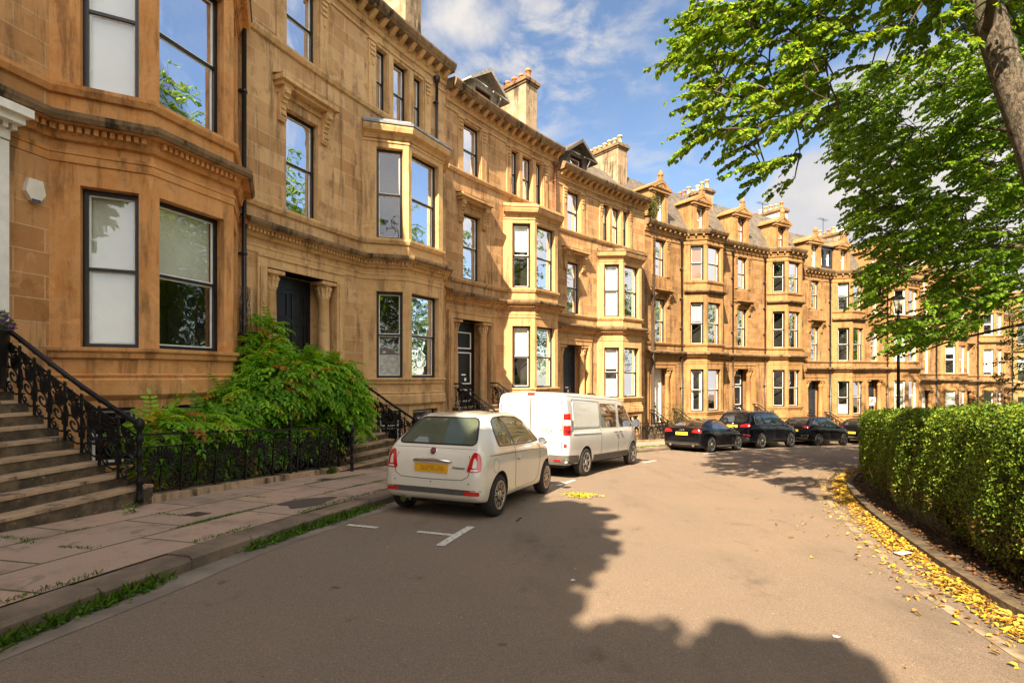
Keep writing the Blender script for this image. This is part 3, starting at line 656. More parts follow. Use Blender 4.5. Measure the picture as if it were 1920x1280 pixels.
    for u in (w1[0] - .27, w1[1] + .07):
        mb = MB(); A = [(0, -.78), (.07, -.80), (.11, -.72), (.09, -.6), (.08, -.45), (.13, -.3), (.2, -.18), (.25, -.1), (.25, 0), (0, 0)]; A = [(o, z + hz) for o, z in A]
        for tt, r in ((u, -1), (u + .2, 1)): mb.face([F.p(tt, z, o) for o, z in A][::r])
        for (o1, z1), (o2, z2) in zip(A[:-1], A[1:]): mb.face([F.p(u, z1, o1), F.p(u + .2, z1, o1), F.p(u + .2, z2, o2), F.p(u, z2, o2)])
        for z, o in ((-.16, .235), (-.26, .165), (-.36, .115), (-.5, .085), (-.66, .1)): F.box(mb, u + .03, u + .17, hz + z, hz + z + .05, o - .05, o + .035)
        B(mb, 'bracket', dr, hood)
    # flat bands, a slight frame round the first-floor door-side window
    # doorway ----------------------------------------------------------
    sm = P.get('surround', dr); mb = MB()
    for s_ in (-1, 1):
        a, b = sorted((uc + s_ * 1.13, uc + s_ * 1.40)); F.box(mb, a, b, Z_FLOOR - .6, 2.84, 0, .07)
        a, b = sorted((uc + s_ * 1.19, uc + s_ * 1.34)); F.box(mb, a, b, Z_FLOOR + .3, 2.6, .07, .10)
    F.box(mb, uc - 1.13, uc + 1.13, 2.62, 2.84, -.5, .07)
    F.box(mb, uc - 1.4, uc + 1.4, 2.84, 2.9, 0, .1)
    F.quad(mb, uc - 1.13, uc + 1.13, Z_FLOOR, 2.62, -.545)
    if P.get('pediment'):
        F.box(mb, uc - 1.50, uc + 1.50, 2.92, 3.06, .0, .18); F.box(mb, uc - 1.58, uc + 1.58, 3.14, 3.25, .12, .36); F.box(mb, uc - 1.64, uc + 1.64, 3.25, 3.37, .1, .44); F.box(mb, uc - 1.46, uc + 1.46, 2.9, 3.14, 0, .12)
        t = uc - 1.6
        while t < uc + 1.58: F.box(mb, t, t + .06, 3.06, 3.14, .12, .26); t += .11
        for s_ in (-1, 1): a, b = sorted((uc + s_ * 1.05, uc + s_ * 1.5)); F.box(mb, a, b, Z_FLOOR, 2.9, .07, .16)
    sr = B(mb, 'door_surround', sm)
    for s_ in (-1, 1):
        mb = MB(); c = (uc + s_ * .86, -.16, 0); r = .165
        mb.lathe([(r * 1.25, Z_FLOOR), (r * 1.25, Z_FLOOR + .1), (r * 1.1, Z_FLOOR + .16), (r, Z_FLOOR + .2), (r * .98, 1.0), (r * .86, 2.12), (r * .95, 2.14), (r * .95, 2.17), (r * .86, 2.19), (r * .95, 2.36), (r * 1.25, 2.5)], 14, 0, c)
        F.box(mb, c[0] - .25, c[0] + .25, 2.5, 2.585, -.36, .07)
        if not far:
            for q in range(10):
                w = 2 * math.pi * q / 10; dx, dy = math.cos(w), math.sin(w)
                mb.tube([(c[0] + dx * r * .88, c[1] + dy * r * .88, 2.2), (c[0] + dx * r * 1.02, c[1] + dy * r * 1.02, 2.34), (c[0] + dx * r * 1.3, c[1] + dy * r * 1.3, 2.44), (c[0] + dx * r * 1.22, c[1] + dy * r * 1.22, 2.40)], [.03, .032, .028, .014], 5)
        B(mb, 'column', sm if sm != 'white_paint' else 'white_paint', sr)
    D = P['door']; mb = MB(); dwid = .56; dtop = 2.3; F.box(mb, uc - dwid, uc + dwid, Z_FLOOR, dtop, -.54, -.47)
    F.box(mb, uc - dwid - .1, uc - dwid, Z_FLOOR, 2.58, -.54, -.44); F.box(mb, uc + dwid, uc + dwid + .1, Z_FLOOR, 2.58, -.54, -.44); F.box(mb, uc - dwid, uc + dwid, dtop, 2.58, -.54, -.45)
    leaves = ((-.5, -.06), (.06, .5)) if D.get('double', True) else ((-.46, .46),)
    for a, b in leaves:
        for z0_, z1_ in ((Z_FLOOR + .14, Z_FLOOR + .62), (Z_FLOOR + .82, 1.42), (1.55, 2.2)):
            w = .045
            for q in ((a, b, z0_, z0_ + w), (a, b, z1_ - w, z1_), (a, a + w, z0_ + w, z1_ - w), (b - w, b, z0_ + w, z1_ - w)): F.box(mb, uc + q[0], uc + q[1], q[2], q[3], -.47, -.445, 1)
    do = B(mb, 'door', [D['mat'], D.get('line', D['mat'])])
    dm = 'chrome' if D['mat'] != 'white_paint' else 'black_paint'; mb = MB(); F.box(mb, uc + .02, uc + .12, .30, .42, -.47, -.4); B(mb, 'door_knob', dm, do); mb = MB(); F.box(mb, uc - .12, uc + .12, .52, .57, -.446, -.43); B(mb, 'letter_plate', dm, do)
    # roof, chimney, dormers ---------------------------------------------
    mb = MB()
    zr = 11.12
    F2 = [(-.3, zr), (-2.6 if not full else -1.9, zr + (2.3 if not full else 3.1)), (-8.5, zr + (2.5 if not full else 3.3)), (-8.5, -1)]
    n = 10
    for (v1, z1), (v2, z2) in zip(F2[:-1], F2[1:]):
        for q in range(n):
            a, b = Wd * q / n, Wd * (q + 1) / n; Ls = math.hypot(v2 - v1, z2 - z1)
            mb.face([(a, v1, z1), (b, v1, z1), (b, v2, z2), (a, v2, z2)], 0, [(a, 0), (b, 0), (b, Ls), (a, Ls)])
    for u, r in ((0.001, 1), (Wd - .001, -1)): mb.face([(u, -.01, 10.9)] + [(u, v, z) for v, z in F2] + [(u, -.01, -1)], 1)
    roof = B(mb, 'roof', ['slate', 'rubble_gable'])
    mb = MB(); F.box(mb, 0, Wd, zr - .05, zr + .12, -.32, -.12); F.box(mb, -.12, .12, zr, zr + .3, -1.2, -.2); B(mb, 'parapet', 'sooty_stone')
    if P.get('chimney'):
        ct, pots, pm, cm = P['chimney']; mb = MB(); u0, u1 = Wd - .42, Wd + .38
        mb.box(u0, u1, -4.3, -1.55, 10.2, ct - .3, 0); mb.box(u0 - .06, u1 + .06, -4.36, -1.49, ct - .3, ct - .2, 1); mb.box(u0 - .13, u1 + .13, -4.43, -1.42, ct - .2, ct - .06, 1); mb.box(u0 - .04, u1 + .04, -4.34, -1.5, ct - .06, ct + .03, 1)
        ch = B(mb, 'chimney', [cm, 'sooty_stone'])
        for q in range(pots):
            v = -1.75 - q * (2.3 / max(1, pots - 1)); rr = random.Random(i * 31 + q); hh = rr.uniform(.42, .56) if pm != 'mixed' else rr.uniform(.3, .7); m = pm if pm != 'mixed' else rr.choice(['pot_buff', 'pot_buff', 'terracotta', 'cream_paint'])
            mb = MB(); mb.lathe([(.15, ct), (.15, ct + .06), (.125, ct + .08), (.115, ct + hh - .1), (.145, ct + hh - .09), (.15, ct + hh), (.10, ct + hh), (.09, ct + hh - .2)], 10, 0, ((u0 + u1) / 2, v, 0)); B(mb, 'chimney_pot', m, ch)
    for (du, dtype) in P.get('dormers', []):
        if dtype == 'stone':
            dv = -.12; FD = Frame((du, dv), (1, 0)); mb = MB(); zb = 11.14
            FD.wall(mb, -.78, .78, zb, 13.0, [(-.42, .42, zb + .1, zb + 1.72)], reveal=.14); mb.face([(du - .78, dv, zb), (du - .78, dv, 13.0), (du - .78, dv - 2.4, 13.0), (du - .78, dv - 1.2, zb)]); mb.face([(du + .78, dv, zb), (du + .78, dv - 1.2, zb), (du + .78, dv - 2.4, 13.0), (du + .78, dv, 13.0)])
            for s_ in (-1, 1):
                a, b = sorted((s_ * .46, s_ * .74)); FD.box(mb, a, b, zb, 12.78, 0, .1); FD.box(mb, a - .03, b + .03, 12.78, 12.9, 0, .14)
            FD.box(mb, -.9, .9, 12.9, 13.06, -.02, .2)
            A = [(-1.0, 13.06), (1.0, 13.06), (1.0, 13.14), (0, 13.66), (-1.0, 13.14)]
            mb.face([FD.p(t, z, .24) for t, z in A][::-1])
            for (a1, z1), (a2, z2) in zip(A, A[1:] + A[:1]): mb.face([FD.p(a1, z1, .24), FD.p(a2, z2, .24), FD.p(a2, z2, -2.6), FD.p(a1, z1, -2.6)])
            A2 = [(-.62, 13.12), (.62, 13.12), (0, 13.45)]
            for (a1, z1), (a2, z2) in zip(A2, A2[1:] + A2[:1]):
                mb.tube([FD.p(a1, z1, .25), FD.p(a2, z2, .25)], .025, 4)
            FD.box(mb, -.15, .15, 13.56, 13.8, .0, .25); mb.lathe([(.12, 13.8), (.17, 13.9), (.15, 14.02), (.07, 14.16), (.02, 14.22)], 8, 0, (du, dv + .12, 0))
            d_ = B(mb, 'dormer', dr); h2 = dict(h); h2['root'] = d_; win(FD, -.42, .42, zb + .1, zb + 1.72, h2, {'sash': 'white_paint', 'frame': P.get('dframe', 'white_paint'), **P.get('dorm_st', {})}, True)
        elif dtype == 'timber':
            dv = -.75; zb = 11.2; zt = 12.5; FD = Frame((du, dv), (1, 0)); mb = MB(); w = .85
            FD.wall(mb, -w, w, zb, zt, [(-.5, .5, zb + .45, zt - .12)], reveal=.1)
            for s_ in (-1, 1): mb.face([(du + s_ * w, dv, zb), (du + s_ * w, dv, zt), (du + s_ * w, dv - 2.2, zt), (du + s_ * w, dv - 1.4, zb)])
            mb.face([FD.p(-w, zt, 0), FD.p(w, zt, 0), FD.p(0, zt + .6, 0)])
            for s_ in (-1, 1):
                for (oa, ob, th) in ((.42, -2.8, .07),):
                    e = (s_ * (w + .38), zt - .22); r_ = (0, zt + .66)
                    mb.face([FD.p(e[0], e[1], oa), FD.p(r_[0], r_[1], oa), FD.p(r_[0], r_[1], ob), FD.p(e[0], e[1], ob)], 1); mb.face([FD.p(e[0], e[1] - th, oa), FD.p(r_[0], r_[1] - th, oa), FD.p(r_[0], r_[1] - th, ob), FD.p(e[0], e[1] - th, ob)], 0)
                    mb.face([FD.p(e[0], e[1] - .12, oa), FD.p(e[0], e[1] + .02, oa), FD.p(r_[0], r_[1] + .02, oa), FD.p(r_[0], r_[1] - .16, oa)], 0); mb.face([FD.p(e[0], e[1], oa), FD.p(e[0], e[1] - th, oa), FD.p(e[0], e[1] - th, ob), FD.p(e[0], e[1], ob)], 0)
                    mb.tube([FD.p(s_ * w, zt - .45, .02), FD.p(s_ * w, zt + .04, .38)], .05, 4); mb.tube([FD.p(s_ * (w + .3), zt - .2, .36), FD.p(s_ * .2, zt - .2, .36)], .045, 4)
            d_ = B(mb, 'dormer', [P.get('dormat', 'grey_timber'), 'slate']); h2 = dict(h); h2['root'] = d_; win(FD, -.5, .5, zb + .45, zt - .12, h2, {'sash': 'white_paint', 'frame': P.get('dframe', 'red_frame')}, True)
        elif dtype == 'box':
            dv = -.35; zb = 11.2; zt = 12.95; FD = Frame((du, dv), (1, 0)); mb = MB(); w = .95
            FD.wall(mb, -w, w, zb, zt, [(-.75, -.12, zb + .3, zt - .25), (.12, .75, zb + .3, zt - .25)], reveal=.1); mb.face([(du - w, dv, zt), (du + w, dv, zt), (du + w, dv - 2.4, zt), (du - w, dv - 2.4, zt)])
            for s_ in (-1, 1): mb.face([(du + s_ * w, dv, zb), (du + s_ * w, dv, zt), (du + s_ * w, dv - 2.4, zt), (du + s_ * w, dv - 1.4, zb)])
            FD.box(mb, -w - .08, w + .08, zt, zt + .1, -.3, .1)
            d_ = B(mb, 'dormer', 'blue_black_paint'); h2 = dict(h); h2['root'] = d_
            for a, b in ((-.75, -.12), (.12, .75)): win(FD, a, b, zb + .3, zt - .25, h2, {'frame': 'white_paint'}, True)
    for (pu, pv, z0_, z1_, m) in P.get('pipes', []):
        mb = MB(); q = z0_; mb.tube([(pu, pv, z0_), (pu, pv, z1_)], .05, 8)
        mb.lathe([(.05, z1_ - .25), (.1, z1_ - .1), (.12, z1_), (.12, z1_ + .03)], 8, 0, (pu, pv, 0))
        while q < z1_: mb.lathe([(.05, q), (.065, q + .01), (.065, q + .07), (.05, q + .08)], 8, 0, (pu, pv, 0)); mb.box(pu - .09, pu + .09, pv - .1, pv, q + .02, q + .06); q += 1.8
        B(mb, 'drainpipe', m)
    return h
CUM = [0, 7.34786862, 15.23539970, 22.48834406, 29.89902053, 38.34754645, 46.62049957, 54.23647507, 62.11945993, 69.71945993, 77.3, 84.9]
UB = [3.745, 4.016, 3.468, 3.213, 3.788, 4.038, 3.461, 3.391, 3.859, 3.7, 3.7]
ZS = [1.97, 1.44, .99, .37, -.69, -.68, -1.51, -1.47, -2.45, -2.6, -3.3]
UCS = [1.64, 1.82, 1.52, 1.32, 1.5, 1.37, 1.4, 1.4, 1.45, 1.45, 1.45]
SUC = [1.84] + UCS[1:]
CB, CWh = 'blind_cream', 'blind_white'
HP = [
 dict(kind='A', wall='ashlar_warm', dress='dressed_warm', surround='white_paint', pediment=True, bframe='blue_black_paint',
      label='nearest house, deep orange stone, white door surround and cream blinds in its bay', door=dict(mat='white_paint'),
      st={'gl': dict(blind=(1.0, CB)), 'gf': dict(blind=(.47, CB)), '1l': dict(blind=(1.0, CWh)), '1f': {}, 'd1': dict(curtain='curtain_beige')}, chimney=(14.6, 6, 'terracotta', 'rubble_gable'), pipes=[(7.36, .12, -3.2, 9.6, 'black_paint')]),
 dict(kind='A', wall='ashlar_honey_lifted', dress='dressed_honey_lifted',
      label='second house, black double door between columns, lead-topped bay, behind the wisteria', door=dict(mat='black_paint'),
      st={'g': dict(low=(.27, 'net_grey')), '1f': dict(curtain='blind_white', sides=(1,), cw=.2), '1r': {}, 'd1': dict(curtain='blind_white', sides=(1,), cw=.18), 'd2': dict(curtain='blind_white', sides=(1,), cw=.22), 't': dict(curtain='blind_brown', sides=(1,), cw=.3)}, chimney=(15.3, 6, 'pot_buff', 'rubble_gable'), pipes=[(7.3, .12, 7.7, 10.4, 'black_paint')]),
 dict(kind='A', wall='ashlar_buff', dress='dressed_buff', bayroof='dressed_buff',
      label='third house, weathered buff stone, black and white panelled door, just behind the white van', door=dict(mat='black_paint', line='white_paint', double=False),
      st={'g': dict(blind=(.48, CWh), meet=.5), '1l': dict(blind=(.42, CB)), '1f': dict(curtain='blind_cream', cw=.3, sides=(1,)), 'd1': dict(curtain='blind_cream', cw=.3), 'd2': dict(curtain='net_grey', cw=.5)}, chimney=(15.0, 6, 'terracotta', 'rubble_gable'),
      dormers=[(3.1, 'timber')], pipes=[(7.0, .12, 7.7, 10.4, 'rust_pipe')]),
 dict(kind='A', wall='ashlar_buff', dress='dressed_buff', bayroof='sooty_stone',
      label='fourth house, white blinds in its bay, dark grey door, dark timber roof dormer', door=dict(mat='blue_black_paint', double=False),
      st={'g': dict(blind=(.42, CWh), low=(.38, 'net_grey')), '1l': dict(blind=(1.0, CWh)), '1f': dict(blind=(.45, CWh), curtain='blind_white'), 'd1': dict(curtain='curtain_beige')}, chimney=(14.8, 7, 'pot_buff', 'rubble_gable'),
      dormers=[(2.5, 'timber')], dormat='dark_timber'),
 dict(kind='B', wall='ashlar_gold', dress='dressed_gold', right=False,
      label='golden house with pinkish brown blinds high in its bay and a white door', door=dict(mat='white_paint', double=False),
      st={'g': dict(curtain='blind_cream', cw=.22), '1': dict(blind=(.45, 'net_grey')), '1f': dict(curtain='curtain_beige', blind=(.4, 'net_grey')), '2': dict(blind=(1., 'blind_brown')), 'd1': dict(curtain='curtain_beige', blind=(.5, 'net_grey')), 'd2': dict(blind=(.9, 'net_grey'))},
      chimney=(15.0, 7, 'mixed', 'rubble_gable'), dormers=[(1.5, 'stone'), (5.55, 'stone')], dorm_st=dict(blind=(.4, CWh)), pipes=[(3.4, .12, -2.2, 10.4, 'black_paint')]),
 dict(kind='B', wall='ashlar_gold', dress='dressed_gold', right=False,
      label='golden house with clear bay windows, black and white door and white-sided chimney', door=dict(mat='black_paint', line='white_paint', double=False),
      st={'gf': dict(curtain='blind_cream', sides=(1,)), '1f': dict(curtain='curtain_beige', sides=(0, 1)), '2f': dict(curtain='blind_white', sides=(1,)), 'd1': dict(blind=(1., CWh)), 'd2': dict(blind=(.38, CWh))},
      chimney=(15.0, 6, 'mixed', 'white_paint'), dormers=[(1.37, 'stone'), (5.8, 'stone')], dframe='red_frame', pipes=[(.2, .12, -2.2, 10.4, 'black_paint'), (3.7, .12, -2.2, 10.4, 'black_paint')]),
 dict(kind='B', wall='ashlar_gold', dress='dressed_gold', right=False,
      label='golden house with a dark box dormer between two stone ones', door=dict(mat='blue_black_paint', double=False),
      st={'g': dict(low=(.3, 'blind_white')), '2': dict(blind=(.42, CWh)), 'd2': dict(blind=(.4, CWh)), 'd1': dict(curtain='curtain_beige')}, chimney=(15.0, 7, 'mixed', 'rubble_gable'),
      dormers=[(1.4, 'stone'), (3.1, 'box'), (5.0, 'stone')], pipes=[(3.05, .12, -2.2, 10.4, 'black_paint')]),
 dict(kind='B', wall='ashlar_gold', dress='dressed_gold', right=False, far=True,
      label='golden house behind the lamp post, red curtains in its ground floor bay', door=dict(mat='blue_black_paint', double=False),
      st={'gf': dict(curtain='curtain_red', cw=.45), 'gl': dict(curtain='blind_cream', cw=.3), '1': dict(blind=(1., CWh)), 'd1': dict(blind=(.3, CWh), curtain='curtain_red')}, dst=dict(frame='white_paint'), chimney=(15.0, 6, 'mixed', 'rubble_gable'),
      dormers=[(1.4, 'stone'), (5.2, 'stone')], pipes=[(3.0, .12, -2.2, 10.4, 'black_paint')]),
 dict(kind='B', wall='ashlar_gold', dress='dressed_gold', right=False, far=True,
      label='far house lower down the street with a white door, partly behind leaves', door=dict(mat='white_paint', double=False),
      st={'1l': dict(blind=(.3, CWh)), '1f': dict(curtain='blind_white'), 'gl': dict(blind=(.9, CWh))}, dst=dict(frame='white_paint'), chimney=(15.0, 6, 'mixed', 'rubble_gable'),
      dormers=[(1.4, 'stone'), (5.2, 'stone')], pipes=[(2.9, .12, -2.2, 10.4, 'black_paint'), (7.55, .12, -2.2, 10.4, 'black_paint')]),
 dict(kind='B', wall='ashlar_gold', dress='dressed_gold', right=False, far=True,
      label='far house with a black door, right of the white-doored far house, behind trees', door=dict(mat='black_paint', double=False),
      st={'1l': dict(blind=(.9, CWh)), '1f': dict(curtain='blind_white')}, dst=dict(frame='white_paint'), chimney=(15.0, 6, 'mixed', 'rubble_gable'), dormers=[(1.4, 'stone'), (5.2, 'stone')], pipes=[(3.2, .12, -2.2, 10.4, 'black_paint')]),
 dict(kind='B', wall='ashlar_gold', dress='dressed_gold', right=False, far=True, label='last house at the right edge, mostly hidden by the small pale young tree', door=dict(mat='black_paint', double=False), st={'1': dict(blind=(.5, CWh))}, dst=dict(frame='white_paint'),
      chimney=(15.0, 6, 'mixed', 'rubble_gable'), dormers=[(1.4, 'stone'), (5.2, 'stone')], pipes=[(3.2, .12, -2.2, 10.4, 'black_paint')]),
]
HOUSES = []
for i, P in enumerate(HP):
    P['uc'] = UCS[i]; HOUSES.append(house(i, CUM[i], CUM[i + 1] - CUM[i], UB[i], ZS[i], P))
# the terrace carries on to the left of the picture and throws its shade on pavement and road
for k_, (s_, lab_) in enumerate(((-7.7, 'terraced house just left of the picture, next to the nearest one'), (-15.4, 'terraced house farther left of the picture, level with the viewer'))):
    house(20 + k_, s_, 7.7, 3.8, 2.5 + .55 * k_, dict(kind='A', wall='ashlar_warm', dress='dressed_warm', far=True, label=lab_, door=dict(mat='black_paint'), st={}, uc=1.6, chimney=(14.6, 6, 'terracotta', 'rubble_gable')))
h1 = HOUSES[0]
mb = MB(); FA = Frame((3.52, 0), (1, 0)); A = [(-.13, 2.3), (-.06, 2.18), (.06, 2.18), (.13, 2.3), (.09, 2.5), (-.09, 2.5)]
mb.face([FA.p(t, z, .09) for t, z in A][::-1])
for a, b in zip(A, A[1:] + A[:1]): mb.face([FA.p(*a, .09), FA.p(*b, .09), FA.p(*b, 0), FA.p(*a, 0)])
mb.face([FA.p(-.06, 2.165, .085), FA.p(-.06, 2.2, .096), FA.p(.06, 2.2, .096), FA.p(.06, 2.165, .085)], 1)
mb.build('alarm_box', ['cream_paint', 'sign_blue'], h1['root'], h1['xf'], h1['base'])

# ------------------------------------------------------------------ ironwork
def spiral(cx, cz, r0, r1, a0, a1, n=14, y=0.):
    return [(cx + (r0 + (r1 - r0) * k / n) * math.cos(a0 + (a1 - a0) * k / n), y, cz + (r0 + (r1 - r0) * k / n) * math.sin(a0 + (a1 - a0) * k / n)) for k in range(n + 1)]
def spike(mb, cx, cz, a, r0, r1, w, th=.012, sh=None):
    c, s_ = math.cos(a), math.sin(a); px_, pz_ = -s_, c; rm = r0 + (r1 - r0) * .55
    q = [(cx + c * r0, cz + s_ * r0), (cx + c * rm + px_ * w, cz + s_ * rm + pz_ * w), (cx + c * r1, cz + s_ * r1), (cx + c * rm - px_ * w, cz + s_ * rm - pz_ * w)]
    for y in (-th, th): mb.face([(x, y, z) for x, z in q])
    for (a_, b_) in zip(q, q[1:] + q[:1]): mb.face([(a_[0], -th, a_[1]), (b_[0], -th, b_[1]), (b_[0], th, b_[1]), (a_[0], th, a_[1])])
def fence_panel():
    mb = MB(); w = .325
    for k in range(17): spike(mb, 0, .36, R(-28 + 236 * k / 16), .12, .26 + .012 * (k % 2), .021)
    for s_ in (-1, 1):
        mb.tube(spiral(s_ * .07, .375, .075, .018, R(90 - s_ * 120), R(90 + s_ * 330)), .011, 5)
        mb.tube(spiral(s_ * .165, .135, .125, .022, R(90 + s_ * 60), R(90 - s_ * 480), 22), .015, 5)
        mb.tube(spiral(s_ * .165, .135, .06, .016, R(90 + s_ * 20), R(90 + s_ * 320), 10), .010, 5)
        mb.tube([(s_ * w, 0, .42), (s_ * .27, 0, .50), (s_ * .22, 0, .62)], .010, 5)
        mb.tube([(s_ * .03, 0, .02), (s_ * .1, 0, -.005), (s_ * .2, 0, .0), (s_ * .29, 0, .06)], .012, 5)
    mb.tube([(0, 0, .0), (0, 0, .36)], .012, 5)
    mb.box(-.02, .02, -.014, .014, .08, .2)
    mb.box(w - .014, w + .014, -.014, .014, -.06, .62)
    for x in (0, w): mb.lathe([(.012, -.02), (.036, -.012), (.040, 0), (.036, .012), (.012, .02)], 9, 0, (x, 0, .70), 'y')
    mb.tube([(w, 0, .62), (w, 0, .80)], .012, 4); mb.tube([(.125 * math.cos(t), 0, .36 + .125 * math.sin(t)) for t in np.linspace(R(-28), R(208), 14)], .014, 5)
    return mb
_fp = fence_panel().build('railing_panel', 'iron_paint'); FENCE_ME = _fp.data; bpy.data.objects.remove(_fp)
def stair_unit(slope, w):
    mb = MB()
    mb.box(-.013, .013, -.013, .013, -.18, .60); mb.lathe([(.012, -.02), (.036, -.012), (.040, 0), (.036, .012), (.012, .02)], 9, 0, (0, 0, .685), 'y')
    for k in range(10): spike(mb, .085, .37, R(-65 + 165 * k / 9), .05, .18 + .03 * math.sin(k / 9 * 3), .022)
    mb.tube(spiral(.085, .36, .065, .018, R(200), R(-160), 12), .012, 5)
    mb.tube(spiral(.145, .115, .115, .022, R(150), R(-330), 20), .014, 5)
    mb.tube(spiral(.09, -.06, .06, .015, R(90), R(480), 12), .012, 5)
    mb.tube([(.02, 0, .3), (.05, 0, .2), (.03, 0, .06), (0, 0, .02)], .012, 5); mb.tube([(0, 0, -.05), (w * .35, 0, -.12), (w * .75, 0, -.1), (w, 0, -.05)], .013, 5)
    mb.box(-.03, .03, -.02, .02, .02, .09)
    mb.v = [(x, y, z - slope * x) for x, y, z in mb.v]; return mb
def newel(mb, c, h):
    k = h / .95
    P = [(.05, 0), (.05, .06), (.036, .08), (.036, .2), (.05, .22), (.05, .26), (.034, .28), (.03, .34), (.046, .36), (.03, .39), (.03, .5), (.046, .52), (.046, .56), (.03, .58), (.036, .68), (.052, .70), (.052, .74), (.034, .76), (.034, .82), (.066, .86), (.07, .89), (.055, .93), (.03, .955), (.008, .965)]
    mb.lathe([(r, z * k) for r, z in P], 12, 0, c)
def stairs(i, side_l=True, side_r=True):
    h = HOUSES[i]; s0 = CUM[i]; uc = SUC[i]; xf, base = h['xf'], h['base']; zs = ZS[i]
    gz = gsv(s0 + uc, 2.75) + PAVE - zs; dz = Z_FLOOR - gz; n = max(3, int(round(dz / .165))); r = dz / n; v0 = .40; tr = .272 if n < 10 else .255
    mb = MB(); hw0 = 1.22; hw1 = 1.02
    def hw(k): return hw0 + .012 * k + (.08 if k == n - 2 else 0) + (.22 if k >= n - 1 else 0)
    prev = -.5
    for k in range(n):
        z = Z_FLOOR - k * r; ve = v0 + k * tr; w = hw(k); a, b = uc - w, uc + w
        ov = .0
        def arc(ve_):   # lower steps bow outwards a little
            return [(a + (b - a) * q / 8, ve_ - .05 * (k / n) * (abs(q - 4) / 4) ** 2) for q in range(9)]
        E = arc(ve); Pp = [(u, prev) for u, _ in E]
        zb = gz - .5
        for q in range(8):
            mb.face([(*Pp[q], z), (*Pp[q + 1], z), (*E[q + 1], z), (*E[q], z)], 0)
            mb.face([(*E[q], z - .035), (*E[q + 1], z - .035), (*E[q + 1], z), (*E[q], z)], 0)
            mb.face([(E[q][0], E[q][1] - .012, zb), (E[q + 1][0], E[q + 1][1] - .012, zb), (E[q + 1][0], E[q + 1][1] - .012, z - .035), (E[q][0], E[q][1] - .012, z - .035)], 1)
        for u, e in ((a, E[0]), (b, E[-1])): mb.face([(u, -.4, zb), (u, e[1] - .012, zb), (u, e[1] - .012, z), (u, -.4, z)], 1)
        prev = ve - .06
    lab = ['worn mossy stone steps at the left edge below the white door surround', 'dark stone steps between the wisteria and the small cream car', 'stone steps behind the white van up to the black and white door',
           'stone steps to the dark grey door beyond the white van', 'stone steps to the white door behind the dark coupe', 'stone steps to the narrow black and white door behind the large dark car', 'stone steps to the dark door of the house with the box dormer', 'stone steps of the house behind the lamp post'][i]
    x, y = sv(s0 + uc, 1.2); root = empty('stone_steps', (x, y, gz + zs), lab, 'steps', 'stone steps up to the front doors'); rb = np.array(root.location)
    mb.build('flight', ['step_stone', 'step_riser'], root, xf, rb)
    slope = r / tr; vb = v0 + (n - 1) * tr + .02
    # ironwork on both sides
    for sd, on in ((-1, side_l), (1, side_r)):
        if not on: continue
        def U(v): return uc + sd * (1.1 + .14 * max(0, (v - 1.2) / 1.4) ** 2)
        where = 'left' if sd < 0 else 'right'
        hl = ['nearest house', 'house beside the wisteria', 'house behind the white van', 'dark grey door', 'white door', 'narrow black and white door', 'box dormer house', 'house behind the lamp'][i]
        x, y = sv(s0 + U(1.3), 1.3); rr = empty('stair_railing', (x, y, gz + zs), f'iron railing on the {where} of the steps to the {hl}', 'railing', 'ornate iron stair railings'); rb = np.array(rr.location)
        def zn(v): return Z_FLOOR - max(0, (v - v0)) * slope
        top = .86
        vs = [.0, .25, v0 - .02] + [v0 + .3 + (vb - v0 - .3) * q / 7 for q in range(8)]
        mb = MB(); pts = [(U(v), v, zn(v) + top) for v in vs]
        for p, q in zip(pts[:-1], pts[1:]):
            a, b = Vector(p), Vector(q); d = Vector((.03, 0, 0)); t = Vector((0, 0, .022)); c = [a - d, a + d, b + d, b - d]
            mb.face([tuple(v_ + t) for v_ in c]); mb.face([tuple(v_ - t) for v_ in c][::-1])
            for e, f in ((0, 3), (1, 2)): mb.face([tuple(c[e] - t), tuple(c[f] - t), tuple(c[f] + t), tuple(c[e] + t)])
        mb.tube([(U(v), v, zn(v) + top - .16) for v in vs], .013, 5); mb.build('handrail', 'iron_paint', rr, xf, rb)
        mb = MB(); zt = zn(vb) + top + .06; zb_ = gz - .02; newel(mb, (U(vb) , vb + .03, zb_), zt - zb_); mb.build('newel_post', 'iron_paint', rr, xf, rb)
        me = stair_unit(slope, tr).build('baluster', 'iron_paint'); dat = me.data; bpy.data.objects.remove(me)
        mf = stair_unit(0, tr).build('baluster', 'iron_paint'); datf = mf.data; bpy.data.objects.remove(mf)
        for k in range(-1, n - 1):
            v = v0 + k * tr + .02
            x, y = sv(s0 + U(v), v); a = heading(s0 + U(v)); o = bpy.data.objects.new('baluster', dat if k >= 0 else datf); C.objects.link(o); o.parent = rr
            x2, y2 = sv(s0 + U(v + .1), v + .1); o.rotation_euler = (0, 0, math.atan2(y2 - y, x2 - x)); o.location = Vector((x, y, zn(v) + top - .70 + zs)) - Vector(rb)
    return vb
STEP_V = [stairs(i, True, True) for i in range(8)]
